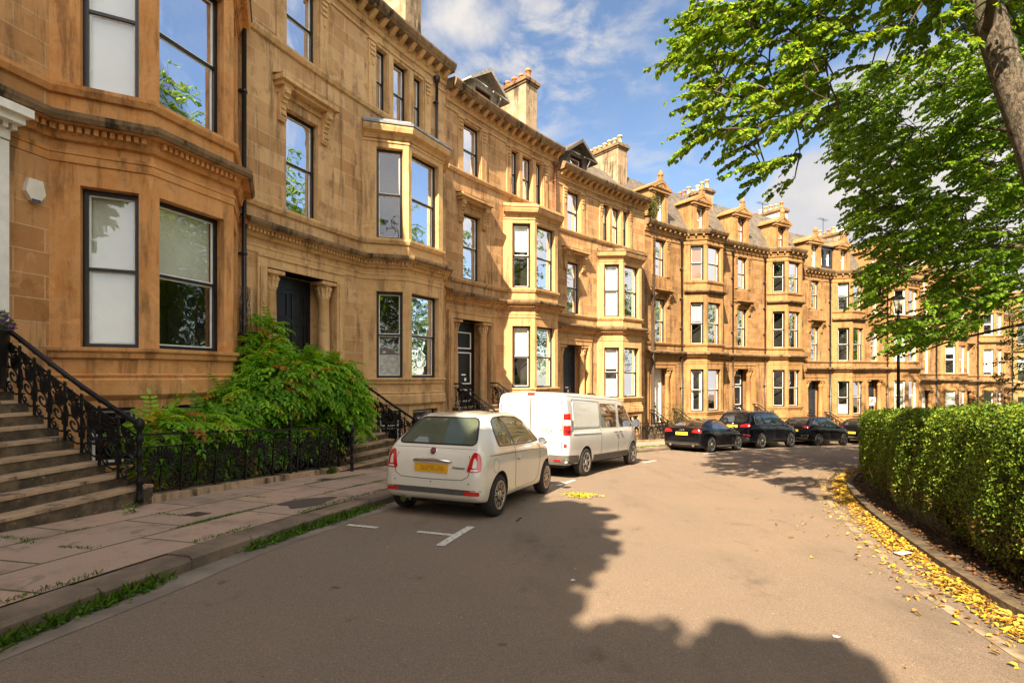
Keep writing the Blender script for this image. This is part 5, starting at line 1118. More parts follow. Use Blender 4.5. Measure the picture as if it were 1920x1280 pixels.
def weeds():
    """growth along the foot of the kerb, in the joints and along walls"""
    P = []; D = []; T = []; S = []; Wd_ = []
    def clump(s, v, zoff, n, spread, hgt, kind, vs=.35):
        for _ in range(n):
            ss, vv = s + RNG.normal(0, spread), v + RNG.normal(0, spread * vs); x, y = sv(ss, vv); P.append((x, y, G(x, y) + zoff + (RNG.random() * hgt * .5 if kind == 'leaf' else 0)))
            if kind == 'grass': D.append((RNG.normal(0, .45), RNG.normal(0, .45), 1)); S.append(hgt * RNG.uniform(.6, 1.2)); Wd_.append(.007); T.append(np.array([.11, .20, .022]) * RNG.uniform(.5, 1.6))
            else: D.append((RNG.normal(0, 1), RNG.normal(0, 1), RNG.uniform(-.1, .7))); S.append(.045 * RNG.uniform(.6, 1.3)); Wd_.append(.03); T.append(np.array([.085, .19, .025]) * RNG.uniform(.5, 1.5))
    s = -1.2
    while s < 9:
        den = mnoise.noise((s * .9, 3.3, 0)); n = int(np.clip(6 + 46 * den + (22 if (s < .9 or 2.1 < s < 4.9) else -14), 0, 60))
        if n: clump(s, KV + .05, 0.0, n // 2, .09, .12, 'grass'); clump(s, KV + .06, 0.0, n, .09, .08, 'leaf')
        s += .12
    s = 9.
    while s < 44:
        if mnoise.noise((s * .5, 9.1, 0)) > -.1: clump(s, KV + .04, 0, 14, .14, .09, 'grass'); 
        if s > 17: clump(s, KV - .45, PAVE, 26, .2, .08, 'grass')
        s += .3
    for s in np.arange(-1, 9, .16):
        if mnoise.noise((s * 1.1, 1.7, 5)) > .05: clump(s, KV - .31, PAVE, 18, .07, .035, 'grass')
    for vj in (3.16, 4.02):   # moss and grass in the joints between the slabs
        for s in np.arange(-1.5, 11, .09):
            q = mnoise.noise((s * .55, vj * 3.3, 2.)) + .35 * mnoise.noise((s * 3., vj, 8.))
            if q > .08: clump(s, vj, PAVE, int(14 + 50 * q), .055, .022 + .03 * max(0, q - .2), 'grass', .22)
    for s, v0, v1 in ((1.25, 3.2, 4.0), (1.35, 2.75, 3.15), (2.85, 3.2, 3.6), (4.4, 3.2, 3.9)):
        for v in np.arange(v0, v1, .07):
            if mnoise.noise((s, v * 2.2, 4.)) > -.1: clump(s, v, PAVE, 16, .03, .022, 'grass', 1.)
    clump(2.75, 2.88, PAVE, 30, .07, .22, 'leaf'); clump(7.35, 2.56, PAVE, 60, .08, .16, 'grass')
    n = len(P); Dn = np.array(D); Nn = np.tile([0., 0., 1.], (n, 1)) + RNG.normal(0, .5, (n, 3)); tag(leaf_obj('weeds', P, Dn, Nn, S, Wd_, np.array(T), 'leaf', fold=.1), kind='stuff')
weeds()
# ------------------------------------------------------------------ wisteria and other plants
def pinnate(name, root, base, blobs, n, rg, cols, w, rach=.36, lf=.112):
    """compound leaves springing from the skin of overlapping mounds and arching over"""
    P = []; D = []; Nn = []; T = []; tot = sum(b[3] * b[4] for b in blobs)
    cc = [(np.array(b[:3]), np.array((b[3], b[3], b[4]))) for b in blobs]
    for (c, r), b in zip(cc, blobs):
        m = int(n * b[3] * b[4] / tot); k = 0; g = 0
        while k < m and g < m * 8:
            g += 1; d = rnd_unit(1)[0]
            if d[2] < -.55: continue
            p = c + d * r * rg.uniform(.72, 1.04)
            if any((((p - c2) / r2) ** 2).sum() < .62 for c2, r2 in cc if c2 is not c): continue
            k += 1; hd = Vector((d[0] + rg.uniform(-.5, .5), d[1] + rg.uniform(-.5, .5), d[2] * .4 + rg.uniform(-.1, .3))).normalized(); x = Vector(p); L = rach * rg.uniform(.7, 1.25); tone = np.array(cols[rg.choices(range(len(cols)), w)[0]]) * rg.uniform(.75, 1.3); nl = 6
            for q in range(nl + 1):
                side = hd.cross(Vector((0, 0, 1)));
                if side.length < .05: side = Vector((1, 0, 0))
                side.normalize(); up = side.cross(hd).normalized(); sz = lf * (.65 + .55 * math.sin(math.pi * (q + 1) / (nl + 2)))
                for sg in ((-1, 1) if q < nl else (0,)):
                    ld = (side * sg + hd * (.55 if sg else 1) + Vector((0, 0, -.28))).normalized(); P.append(tuple(x)); D.append(tuple(ld)); Nn.append(tuple((up + side * sg * .25 + Vector((rg.uniform(-.2, .2), rg.uniform(-.2, .2), 0))).normalized())); T.append(tone * rg.uniform(.85, 1.15))
                hd = (hd + Vector((0, 0, -.17))).normalized(); x = x + hd * L / nl
    s = RNG.uniform(.85, 1.15, len(P)) * lf
    leaf_obj(name, P, np.array(D), np.array(Nn), s, s * .46, np.array(T), 'leaf', root, base, .10)
def wisteria():
    x, y = sv(6.6, 1.4); base = (x, y, G(x, y)); root = empty('wisteria', base, 'big mound of bright green wisteria spilling over the front railing beside the second door', 'shrub')
    B = []
    for s, v, z, r, rz in ((8.05, 1.75, 1.35, .62, .55), (7.5, 1.65, 1.30, .72, .62), (8.35, 1.95, .95, .48, .50), (8.4, 2.15, .5, .34, .40), (6.95, 1.45, 1.20, .62, .55), (6.4, 1.3, .95, .58, .45), (5.9, 1.3, .70, .45, .30), (5.3, 1.75, .62, .36, .20), (4.8, 1.8, .66, .40, .22), (4.3, 1.85, .70, .40, .22), (3.95, 1.9, .72, .30, .18),
                           (4.2, 1.75, .15, .30, .32), (4.9, 1.75, .10, .32, .32), (5.6, 1.7, .08, .34, .34), (6.3, 1.7, .10, .36, .36), (7.0, 1.75, .15, .36, .38), (7.7, 1.8, .2, .34, .38), (7.5, .55, 1.75, .42, .6), (7.7, .35, 2.25, .26, .5), (7.2, .9, 1.5, .5, .55)):
        x, y = sv(s, v); B.append((x, y, z, r, rz))
    rg = random.Random(8); pinnate('foliage', root, base, B, 2100, rg, [(.12, .29, .016), (.18, .38, .022), (.25, .44, .03), (.42, .36, .03), (.38, .17, .03)], (4, 5, 3, .7, .35))
    mb = MB()
    for k in range(26):
        s, v = rg.uniform(6.2, 7.9), rg.uniform(.5, 1.6); p = []
        for q in range(7): x, y = sv(s + rg.uniform(-.1, .1) * q, v + rg.uniform(-.08, .1) * q); p.append((x - base[0], y - base[1], -.6 + q * .28))
        mb.tube(p, [.03, .026, .022, .018, .014, .01, .006], 5, cap=False)
    for k in range(14):   # bare stems on the drainpipe
        s, v = 7.36 + rg.uniform(-.12, .12), rg.uniform(.1, .22); p = []
        for q in range(9): x, y = sv(s + rg.uniform(-.07, .07), v + rg.uniform(-.05, .05)); p.append((x - base[0], y - base[1], 1.4 + q * .26 - base[2]))
        mb.tube(p, .006, 4, cap=False)
    mb.build('stems', 'twig', root)
wisteria()
def shrub(name, s, v, zc, r, rz, n, label, cols, w, lf=.07, stems=True):
    x, y = sv(s, v); base = (x, y, G(x, y)); root = empty(name, base, label, 'plant'); d = rnd_unit(n); rr = RNG.random((n, 1)) ** .35; P = np.array([x, y, zc]) + d * rr * np.array([r, r, rz]); k = np.array([mnoise.noise(tuple(p * 2.6)) for p in P]) > -.25; P = P[k]; d = d[k]; n = len(P)
    T = tints(n, cols, w); leaf_obj('foliage', P, d + RNG.normal(0, .7, (n, 3)), d + RNG.normal(0, .6, (n, 3)) + np.array([0, 0, .5]), lf * RNG.uniform(.7, 1.3, n), lf * .6, T, 'leaf', root, base)
    if stems:
        mb = MB(); rg = random.Random(int(s * 10))
        for q in range(7): mb.tube([(rg.uniform(-.08, .08), rg.uniform(-.08, .08), -.1), (rg.uniform(-.3, .3) * r, rg.uniform(-.3, .3) * r, (zc - base[2]) * .6), (rg.uniform(-.6, .6) * r, rg.uniform(-.6, .6) * r, zc - base[2] + rz * .5)], [.02, .014, .006], 4)
        mb.build('stems', 'twig', root)
    return root
GR = [(.06, .13, .015), (.10, .19, .02), (.16, .24, .03)]
shrub('shrub', 33.2, 1.75, -1.55, .75, .42, 1500, 'rounded bright green shrub below the bay with brown blinds', GR, (1, 2, 2), .08)
shrub('climbing_rose', 31.0, 1.1, -.9, .75, .95, 900, 'thin straggling climber with reddish leaves beside the white door', [(.09, .12, .03), (.22, .10, .05), (.14, .17, .05)], (2, 1, 1), .07)
r_ = shrub('shrub', 30.35, .25, 11.1, .38, .62, 700, 'green shrub growing out of the eaves gutter between two house roofs', [(.06, .10, .02), (.10, .14, .03), (.14, .16, .05)], (1, 1, 1), .09)
shrub('shrub', 50.6, 1.3, -2.5, .5, .4, 500, 'small yellow-green shrub by the parking sign post', [(.16, .22, .02), (.25, .27, .03)], (1, 1), .08)
shrub('shrub', 41.6, .95, -1.35, .22, .55, 260, 'slim green plant beside the narrow black and white door', GR, (1, 1, 1), .09)
rf = shrub('flowering_plant', 47.2, 1.2, -2.3, .3, .25, 240, 'potted plant with red flowers on the steps to the dark door', [(.07, .14, .02), (.55, .03, .02)], (3, 1), .08)
# ------------------------------------------------------------------ vehicles
def pchip(K, x):
    xs = np.array([k[0] for k in K], float); ys = np.array([k[1] for k in K], float); x = np.clip(x, xs[0], xs[-1]); h = np.diff(xs); dl = np.diff(ys) / h; m = np.zeros(len(xs)); m[0], m[-1] = dl[0], dl[-1]
    for i in range(1, len(xs) - 1):
        if dl[i - 1] * dl[i] > 0: w1 = 2 * h[i] + h[i - 1]; w2 = h[i] + 2 * h[i - 1]; m[i] = (w1 + w2) / (w1 / dl[i - 1] + w2 / dl[i])
    i = np.clip(np.searchsorted(xs, x) - 1, 0, len(h) - 1); t = (x - xs[i]) / h[i]
    return ys[i] * (2 * t ** 3 - 3 * t ** 2 + 1) + h[i] * m[i] * (t ** 3 - 2 * t ** 2 + t) + ys[i + 1] * (-2 * t ** 3 + 3 * t ** 2) + h[i] * m[i + 1] * (t ** 3 - t ** 2)
def catmull(P, n):
    P = np.array(P, float); out = []
    for i in range(len(P) - 1):
        p0 = P[max(i - 1, 0)]; p1 = P[i]; p2 = P[i + 1]; p3 = P[min(i + 2, len(P) - 1)]
        for k in range(n): t = k / n; out.append(.5 * (2 * p1 + (p2 - p0) * t + (2 * p0 - 5 * p1 + 4 * p2 - p3) * t * t + (3 * p1 - p0 - 3 * p2 + p3) * t ** 3))
    out.append(P[-1]); return np.array(out)
def hull(pr, rr=.10, nst=88):
    x0, x1 = pr['top'][0][0], pr['top'][-1][0]; u = np.linspace(0, 1, nst); u = u + .6 * np.sin(2 * math.pi * u) / (-2 * math.pi); xs = x0 + (x1 - x0) * u
    rows = []
    for x in xs:
        zt = float(pchip(pr['top'], x)); zb = float(pchip(pr['bot'], x)); zl = float(pchip(pr['belt'], x)); w = float(pchip(pr['w'], x)); wt = float(pchip(pr['wt'], x))
        d = min(x - x0, x1 - x)
        if d < rr: ins = rr * (1 - math.sqrt(max(0, 1 - (1 - d / rr) ** 2))); w -= ins; wt -= ins; zt -= ins * .35; zb += ins * .6; zl -= ins * .2
        zl = min(zl, zt - .06); h = zl - zb; g = zt - zl; cr = pr.get('crown', .02)
        wt = min(wt, w * .97)
        A = [(0, zb), (.62 * w, zb), (.90 * w, zb + .015), (.965 * w, zb + .07), (.985 * w, zb + .28 * h), (1.0 * w, zb + .60 * h), (.992 * w, zb + .86 * h), (.965 * w, zl), (.965 * w * .55 + wt * .45, zl + .5 * g), (wt * 1.0, zl + .84 * g), (wt * .90, zl + .955 * g), (wt * .6, zt - cr * .35), (0, zt)]
        rows.append(catmull(A, 4))
    m = len(rows[0]); V = []
    for x, r in zip(xs, rows):
        for y, z in r: V.append((x, y, z))
        for y, z in r[1:-1][::-1]: V.append((x, -y, z))
    M_ = 2 * m - 2; F = []
    for i in range(len(xs) - 1):
        for j in range(M_): F.append((i * M_ + j, i * M_ + (j + 1) % M_, (i + 1) * M_ + (j + 1) % M_, (i + 1) * M_ + j))
    F.append(tuple(range(M_))[::-1]); F.append(tuple((len(xs) - 1) * M_ + j for j in range(M_)))
    return V, F
class Car:
    def __init__(s, name, label, cat, sm, vm, pr, mat, axles, wr, ww, rr=.10, arch=.06, yaw=0., group=None):
        x, y = sv(sm, vm); a = heading(sm) + R(yaw); f = Vector((math.sin(a), math.cos(a), 0)); n = Vector((GA, GB, 1)).normalized(); f = (f - n * f.dot(n)).normalized(); l = n.cross(f)
        s.root = empty(name, (x, y, G(x, y) + .002), label, cat, group); s.root.rotation_mode = 'QUATERNION'
        s.root.rotation_quaternion = Matrix(((f.x, l.x, n.x), (f.y, l.y, n.y), (f.z, l.z, n.z))).to_quaternion()
        V, F = hull(pr, rr); s.bvh = BVHTree.FromPolygons([Vector(v) for v in V], F); s.pr = pr; s.x0 = pr['top'][0][0]; s.x1 = pr['top'][-1][0]
        me = bpy.data.meshes.new('body'); me.from_pydata(V, [], F); me.update(); bm = bmesh.new(); bm.from_mesh(me); bmesh.ops.recalc_face_normals(bm, faces=bm.faces); bm.to_mesh(me); bm.free()
        me.materials.append(MATS[mat]); me.materials.append(MATS['arch_black']); o = bpy.data.objects.new('body', me); C.objects.link(o)
        W_ = max(k[1] for k in pr['w']); cut = bmesh.new()
        for ax in axles:
            for sd in (-1, 1):
                t = Matrix.Translation((ax, sd * (W_ - .02), wr * .98)) @ Matrix.Rotation(R(90), 4, 'X'); bmesh.ops.create_cone(cut, cap_ends=True, segments=40, radius1=wr + arch, radius2=wr + arch, depth=.62, matrix=t)
        cm = bpy.data.meshes.new('cut'); cut.to_mesh(cm); cut.free(); co = bpy.data.objects.new('cut', cm); C.objects.link(co)
        md = o.modifiers.new('b', 'BOOLEAN'); md.operation = 'DIFFERENCE'; md.solver = 'EXACT'; md.object = co; dg = bpy.context.evaluated_depsgraph_get(); nm = bpy.data.meshes.new_from_object(o.evaluated_get(dg)); o.modifiers.clear(); o.data = nm; bpy.data.objects.remove(co)
        idx = []
        for p in nm.polygons:
            c = p.center; k = 0
            for ax in axles:
                d = math.hypot(c.x - ax, c.z - wr * .98)
                if d < wr + arch + .012 and abs(c.y) < W_ - .03 and abs(c.y) > .2: k = 1 if (d > wr + arch - .03 and abs(p.normal.y) < .6) or abs(c.y) < W_ - .2 else 0
            idx.append(k)
        nm.polygons.foreach_set('material_index', idx); nm.polygons.foreach_set('use_smooth', [True] * len(nm.polygons)); nm.set_sharp_from_angle(angle=R(38)); o.parent = s.root; s.body = o
    def ray(s, o, d):
        h = s.bvh.ray_cast(Vector(o), Vector(d)); return h
    def panel(s, name, poly, mat, view='right', off=.004, step=.07, skirt=.012, parent=None, extra=0.):
        """a patch lying on the body: poly in (x, z) for the sides, (y, z) for the rear, (x, y) for the roof"""
        bm = bmesh.new(); f = bm.faces.new([bm.verts.new((p[0], p[1], 0)) for p in poly])
        lo = [min(p[k] for p in poly) for k in (0, 1)]; hi = [max(p[k] for p in poly) for k in (0, 1)]
        for k in (0, 1):
            q = lo[k] + step
            while q < hi[k] - 1e-4:
                bmesh.ops.bisect_plane(bm, geom=bm.faces[:] + bm.edges[:] + bm.verts[:], plane_co=((q, 0, 0) if k == 0 else (0, q, 0)), plane_no=((1, 0, 0) if k == 0 else (0, 1, 0))); q += step
        bmesh.ops.triangulate(bm, faces=[f for f in bm.faces if len(f.verts) > 4])
        ok = True
        for v in bm.verts:
            a, b = v.co.x, v.co.y
            if view in ('right', 'left'): sg = -1 if view == 'right' else 1; o = (a, sg * 3, b); d = (0, -sg, 0)
            elif view == 'rear': o = (-6, a, b); d = (1, 0, 0)
            elif view == 'front': o = (6, a, b); d = (-1, 0, 0)
            else: o = (a, b, 5); d = (0, 0, -1)
            h = s.ray(o, d)
            if h[0] is None: h = s.bvh.find_nearest(Vector(o) + Vector(d) * (2.1 if view in ('right', 'left') else 4)); 
            n = h[1] if h[1].dot(Vector(d)) < 0 else -h[1]; v.co = h[0] + n * off - Vector(d) * extra
        bmesh.ops.recalc_face_normals(bm, faces=bm.faces)
        ed = [e for e in bm.edges if e.is_boundary]; r = bmesh.ops.extrude_edge_only(bm, edges=ed); nv = [g for g in r['geom'] if isinstance(g, bmesh.types.BMVert)]
        dd = {'right': (0, 1, 0), 'left': (0, -1, 0), 'rear': (1, 0, 0), 'front': (-1, 0, 0), 'top': (0, 0, -1)}[view]
        for v in nv: v.co += Vector(dd) * (skirt + extra)
        me = bpy.data.meshes.new(name); bm.to_mesh(me); bm.free(); me.materials.append(MATS[mat]); me.polygons.foreach_set('use_smooth', [True] * len(me.polygons)); me.set_sharp_from_angle(angle=R(40))
        o = bpy.data.objects.new(name, me); C.objects.link(o); o.parent = parent or s.root; return o
    def line(s, name, pts, view='right', w=.008, mat='trim_black', off=.002, closed=False, step=.08):
        P = [];
        pts = list(pts) + ([pts[0]] if closed else [])
        for a, b in zip(pts[:-1], pts[1:]):
            n = max(1, int(math.hypot(b[0] - a[0], b[1] - a[1]) / step)); P += [(a[0] + (b[0] - a[0]) * k / n, a[1] + (b[1] - a[1]) * k / n) for k in range(n)]
        P.append(pts[-1]); Q = []
        for a, b in P:
            if view in ('right', 'left'): sg = -1 if view == 'right' else 1; h = s.ray((a, sg * 3, b), (0, -sg, 0))
            elif view == 'rear': h = s.ray((-6, a, b), (1, 0, 0))
            else: h = s.ray((a, b, 5), (0, 0, -1))
            if h[0] is not None: Q.append(tuple(h[0] + h[1] * off * .2))
        mb = MB(); mb.tube(Q, w / 2, 5); return mb.build(name, mat, s.root)
    def wheels(s, axles, wr, ww, track, rim_r, spokes, rim_mat, style=0):
        mb = MB(); h = ww / 2; mb.lathe([(rim_r - .01, -h + .01), (rim_r + .02, -h), (wr - .03, -h + .004), (wr - .008, -h + .03), (wr, -h + .06), (wr, h - .06), (wr - .008, h - .03), (wr - .03, h - .004), (rim_r + .02, h), (rim_r - .01, h - .01)], 36, 0, axis='y'); t = mb.build('tyre', 'tyre_rubber'); tm = t.data; bpy.data.objects.remove(t)
        mb = MB(); o = -h
        mb.lathe([(rim_r * .3, -h + .05), (rim_r - .02, -h + .09), (rim_r - .015, -h + .02), (rim_r + .004, -h - .002), (rim_r + .006, -h + .02), (rim_r + .0, h), (.05, h)], 36, 0, axis='y')
        mb2 = MB()
        for k in range(spokes):
            a = 2 * math.pi * k / spokes; wd = .0095 if style else .026
            for da in ((-.13, .13) if style == 1 else (0,)):
                c0, s0_ = math.cos(a), math.sin(a); c1, s1 = math.cos(a + da), math.sin(a + da); n0 = (-s0_, c0); n1 = (-s1, c1)
                q = [(c0 * .05 - n0[0] * wd, s0_ * .05 - n0[1] * wd), (c0 * .05 + n0[0] * wd, s0_ * .05 + n0[1] * wd), (c1 * (rim_r - .01) + n1[0] * wd * .9, s1 * (rim_r - .01) + n1[1] * wd * .9), (c1 * (rim_r - .01) - n1[0] * wd * .9, s1 * (rim_r - .01) - n1[1] * wd * .9)]
                dep = [-h + .012, -h + .012, -h + .006, -h + .006]
                mb2.face([(p[0], d, p[1]) for p, d in zip(q, dep)]); B_ = [(p[0], d + .03, p[1]) for p, d in zip(q, dep)]
                for i in range(4): j = (i + 1) % 4; mb2.face([(q[i][0], dep[i], q[i][1]), (q[j][0], dep[j], q[j][1]), B_[j], B_[i]])
        mb2.lathe([(.075, -h + .03), (.072, -h + .004), (.04, -h - .004), (.005, -h - .005)], 16, 0, axis='y')
        mb2.lathe([(rim_r - .03, -h + .02), (rim_r - .028, -h + .002), (rim_r + .002, -h - .004), (rim_r + .006, -h + .02)], 36, 0, axis='y')
        b_ = mb.build('rim', 'dark_alloy'); bd = b_.data; bpy.data.objects.remove(b_); f_ = mb2.build('spokes', rim_mat); fd = f_.data; bpy.data.objects.remove(f_)
        for ax in axles:
            for sd in (-1, 1):
                w = bpy.data.objects.new('wheel', tm); C.objects.link(w); w.parent = s.root; w.location = (ax, sd * track / 2, wr - .006); w.rotation_euler = (0, RNG.uniform(0, 6), 0 if sd < 0 else math.pi)
                for nm, d in (('rim', bd), ('spokes', fd)): o = bpy.data.objects.new(nm, d); C.objects.link(o); o.parent = w
    def mirror_pair(s, x, z, y, mat, sx=.10, sy=.19, sz=.13):
        for sd in (-1, 1):
            mb = MB(); P = [(.001, -.5), (.55, -.46), (.9, -.25), (1., 0), (.92, .25), (.6, .44), (.001, .5)]; out = []; n = 14
            for r, t in P:
                for k in range(n): w = 2 * math.pi * k / n; out.append((x + sx * .5 * r * math.cos(w) + .02, sd * (y + sy * (t + .5)), z + sz * .5 * r * math.sin(w)))
            mb.grid(out, len(P), n, 0, False, True); mb.tube([(x + .03, sd * (y - .06), z - .05), (x + .02, sd * (y + .06), z - .02)], .022, 6); m = mb.build('wing_mirror', mat, s.root)
            g = MB(); g.lathe([(.001, 0), (sz * .40, 0), (sz * .40, .004)], 14, 0, (0, 0, 0), 'y'); g.v = [(x - sx * .42 - py * .5 + .0, sd * (y + sy * .5 + px_ * 1.2), z + pz) for px_, py, pz in g.v]; g.build('mirror_glass', 'chrome', m)
    def plate(s, y0, z, w, h, mat, txt, ink='ink', lean=0.):
        hh = s.ray((-6, y0, z), (1, 0, 0)); x = hh[0].x - .012; mb = MB(); mb.box(x - .006, x + .03, y0 - w / 2, y0 + w / 2, z - h / 2, z + h / 2); p = mb.build('number_plate', mat, s.root)
        if txt: text_mesh('plate_text', txt, h * .78, ink, p, Matrix.Translation((x - .0075, y0, z)) @ Matrix(((0, 0, -1, 0), (-1, 0, 0, 0), (0, 1, 0, 0), (0, 0, 0, 1))), .0008)
        return p
    def rear_text(s, name, txt, y, z, size, mat, shear=0.):
        hh = s.ray((-6, y, z), (1, 0, 0)); n = hh[1]; 
        tilt = math.atan2(-n.z, -n.x) if n.x < 0 else 0; m = Matrix.Translation(Vector(hh[0]) + n * .005) @ Matrix.Rotation(-tilt, 4, 'Y') @ Matrix(((0, 0, -1, 0), (-1, 0, 0, 0), (0, 1, 0, 0), (0, 0, 0, 1)))
        return text_mesh(name, txt, size, mat, s.root, m, .002, shear)
    def handle(s, x, z, mat='chrome', L=.16, views=('right', 'left')):
        for v in views:
            sg = -1 if v == 'right' else 1; h = s.ray((x, sg * 3, z), (0, -sg, 0)); y = h[0].y
            mb = MB(); mb.tube([(x - L / 2, y - sg * .005, z), (x - L * .4, y + sg * .03, z), (x + L * .4, y + sg * .03, z), (x + L / 2, y - sg * .005, z)], [.010, .014, .014, .010], 6); mb.build('door_handle', mat, s.root)
def rnd(poly, r=.06, n=4):
    """round a polygon's corners"""
    out = []; m = len(poly)
    for i in range(m):
        a, b, c = Vector((*poly[i - 1], 0)), Vector((*poly[i], 0)), Vector((*poly[(i + 1) % m], 0)); d1 = (a - b); d2 = (c - b); q = min(r, d1.length * .45, d2.length * .45); p1 = b + d1.normalized() * q; p2 = b + d2.normalized() * q
        for k in range(n + 1): t = k / n; p = p1 * (1 - t) ** 2 + b * 2 * t * (1 - t) + p2 * t * t; out.append((p.x, p.y))
    return out
def both(c, name, poly, mat, **k): return [c.panel(name, poly, mat, v, **k) for v in ('right', 'left')]
def mirror(poly): return [(-a, b) for a, b in poly][::-1]

def cut(car, V, F):
    """take a closed volume out of a body"""
    bm = bmesh.new(); vs = [bm.verts.new(v) for v in V]
    for f in F: bm.faces.new([vs[i] for i in f])
    bmesh.ops.recalc_face_normals(bm, faces=bm.faces); cm = bpy.data.meshes.new('cut'); bm.to_mesh(cm); bm.free(); co = bpy.data.objects.new('cut', cm); C.objects.link(co)
    o = car.body; md = o.modifiers.new('b', 'BOOLEAN'); md.operation = 'DIFFERENCE'; md.solver = 'EXACT'; md.object = co; dg = bpy.context.evaluated_depsgraph_get(); nm = bpy.data.meshes.new_from_object(o.evaluated_get(dg)); o.modifiers.clear(); o.data = nm; bpy.data.objects.remove(co)
def prism(poly, axis, lo, hi):
    n = len(poly); V = [((lo, a, b) if axis == 'x' else (a, lo, b)) for a, b in poly] + [((hi, a, b) if axis == 'x' else (a, hi, b)) for a, b in poly]
    return V, [tuple(range(n))[::-1], tuple(range(n, 2 * n))] + [(i, (i + 1) % n, n + (i + 1) % n, n + i) for i in range(n)]
def seat(root, x, y, w, zb, h, mat='seat_cream', rest=True):
    mb = MB(); rows = []
    for t, d, k in ((0, .10, 1), (.3, .13, 1.02), (.7, .12, 1.0), (.95, .09, .86), (1, .04, .7)):
        xx = x - .22 * t; rows.append([(xx + d * math.cos(a) * .6, y + w * .5 * k * math.copysign(abs(math.sin(a)) ** .6, math.sin(a)), zb + h * t) for a in np.linspace(0, 2 * math.pi, 15)[:-1]])
    b0 = mb.grid([p for r in rows for p in r], len(rows), 14, 0, False, True); mb.ngon_idx([b0 + 4 * 14 + j for j in range(14)])
    mb.box(x - .02, x + .45, y - w * .48, y + w * .48, zb - .12, zb + .06)
    s_ = mb.build('seat', mat, root)
    if rest:
        mb = MB(); mb.lathe([(.01, -.10), (.09, -.09), (.12, 0), (.10, .08), (.02, .10)], 12); mb.v = [(x - .25 + px_ * .5, y + py, zb + h + .09 + pz * .9) for px_, py, pz in mb.v]; mb.build('head_restraint', mat, s_)
def small_car():
    pr = dict(top=[(-1.72, .66), (-1.70, .80), (-1.655, .93), (-1.60, 1.0), (-1.36, 1.23), (-1.14, 1.405), (-1.0, 1.445), (-.7, 1.475), (-.2, 1.49), (.3, 1.45), (.55, 1.33), (1.0, 1.01), (1.18, .955), (1.5, .86), (1.72, .72), (1.84, .5)],
              bot=[(-1.72, .27), (-1.5, .22), (1.5, .20), (1.84, .26)], belt=[(-1.72, .62), (-1.6, .86), (-1.2, .955), (0, .935), (.9, .89), (1.4, .80), (1.84, .46)],
              w=[(-1.72, .755), (-1.6, .795), (-1.2, .825), (0, .80), (1.1, .812), (1.5, .74), (1.84, .56)], wt=[(-1.72, .69), (-1.62, .685), (-1.36, .60), (-1.1, .53), (0, .53), (.4, .545), (.9, .63), (1.3, .64), (1.84, .45)], crown=.06)
    ax = (-1.15, 1.15); c = Car('small_car', 'small cream three-door hatchback, the nearest car, its back to the viewer', 'car', 6.78, 6.13, pr, 'cream_car_paint', ax, .302, .19, .13, .045)
    c.wheels(ax, .302, .19, 1.44, .205, 10, 'copper_alloy', 1)
    rw = rnd([(-.62, 1.015), (.62, 1.015), (.47, 1.375), (-.47, 1.375)], .09); c.panel('rear_window', rw, 'clear_car_glass', 'rear', .004, .05, skirt=.004)
    def inner(k, dz, x0_, x1_):   # the cabin, a smaller copy of the shell
        q = {n_: ([(x, v) for x, v in pr[n_]] if n_ != 'crown' else .02) for n_ in pr}; q['top'] = [(x, v - dz) for x, v in pr['top'] if x0_ <= x <= x1_]; q['bot'] = [(x0_, .55), (x1_, .55)]; q['w'] = [(x, v - k) for x, v in pr['w']]; q['wt'] = [(x, v - k * .8) for x, v in pr['wt']]; return hull(q, .03, 40)
    cut(c, *inner(.06, .045, -1.56, 1.0))
    cut(c, *prism(rnd([(-.585, 1.04), (.585, 1.04), (.445, 1.355), (-.445, 1.355)], .08), 'x', -1.75, -.95))
    for q in ([(-1.125, 1.015), (-1.10, 1.165), (-.985, 1.30), (-.80, 1.355), (-.71, 1.365), (-.62, 1.015)], [(-.52, 1.015), (-.62, 1.37), (-.40, 1.38), (.08, 1.365), (.32, 1.30), (.75, 1.015)]): cut(c, *prism(q, 'y', -1.2, 1.2))
    cut(c, *prism(rnd([(-.56, 1.06), (.56, 1.06), (.48, 1.37), (-.48, 1.37)], .07), 'x', .25, 1.35))
    nm = c.body.data; nm.materials.append(MATS['cabin_dark']); cab = len(nm.materials) - 1
    for p in nm.polygons:
        q = p.center; h = c.bvh.find_nearest(q)
        if q.z > .5 and h[0] is not None and (h[0] - q).length > .03 and -1.6 < q.x < 1.05: p.material_index = cab
    for y in (-.36, .36): seat(c.root, .28, y, .42, .62, .52); seat(c.root, -.70, y, .40, .56, .34)
    mb = MB(); mb.tube([(.62 + .05 * math.sin(t), -.36 + .18 * math.cos(t), .98 + .17 * math.sin(t)) for t in np.linspace(0, 2 * math.pi, 19)], .016, 6); mb.build('steering_wheel', 'trim_black', c.root)
    side = [(-1.16, 1.0), (-1.13, 1.17), (-1.0, 1.325), (-.82, 1.385), (-.40, 1.41), (.10, 1.395), (.36, 1.33), (.82, 1.01), (.75, .975), (-.2, .985)]
    for v in ('right', 'left'): c.line('window_trim', rnd([(-1.165, .99), (-1.13, 1.175), (-1.0, 1.33), (-.81, 1.39), (-.40, 1.412), (.11, 1.396), (.36, 1.33), (.82, .995), (.3, .975), (-.4, .98)], .05), v, .022, 'trim_black', closed=True); c.line('window_pillar', [(-.57, .99), (-.67, 1.39)], v, .05, 'trim_black')
    both(c, 'side_window', rnd([(-1.15, 1.005), (-1.12, 1.17), (-.995, 1.315), (-.81, 1.375), (-.70, 1.385), (-.60, 1.0)], .04), 'clear_car_glass', off=.005, skirt=.004)
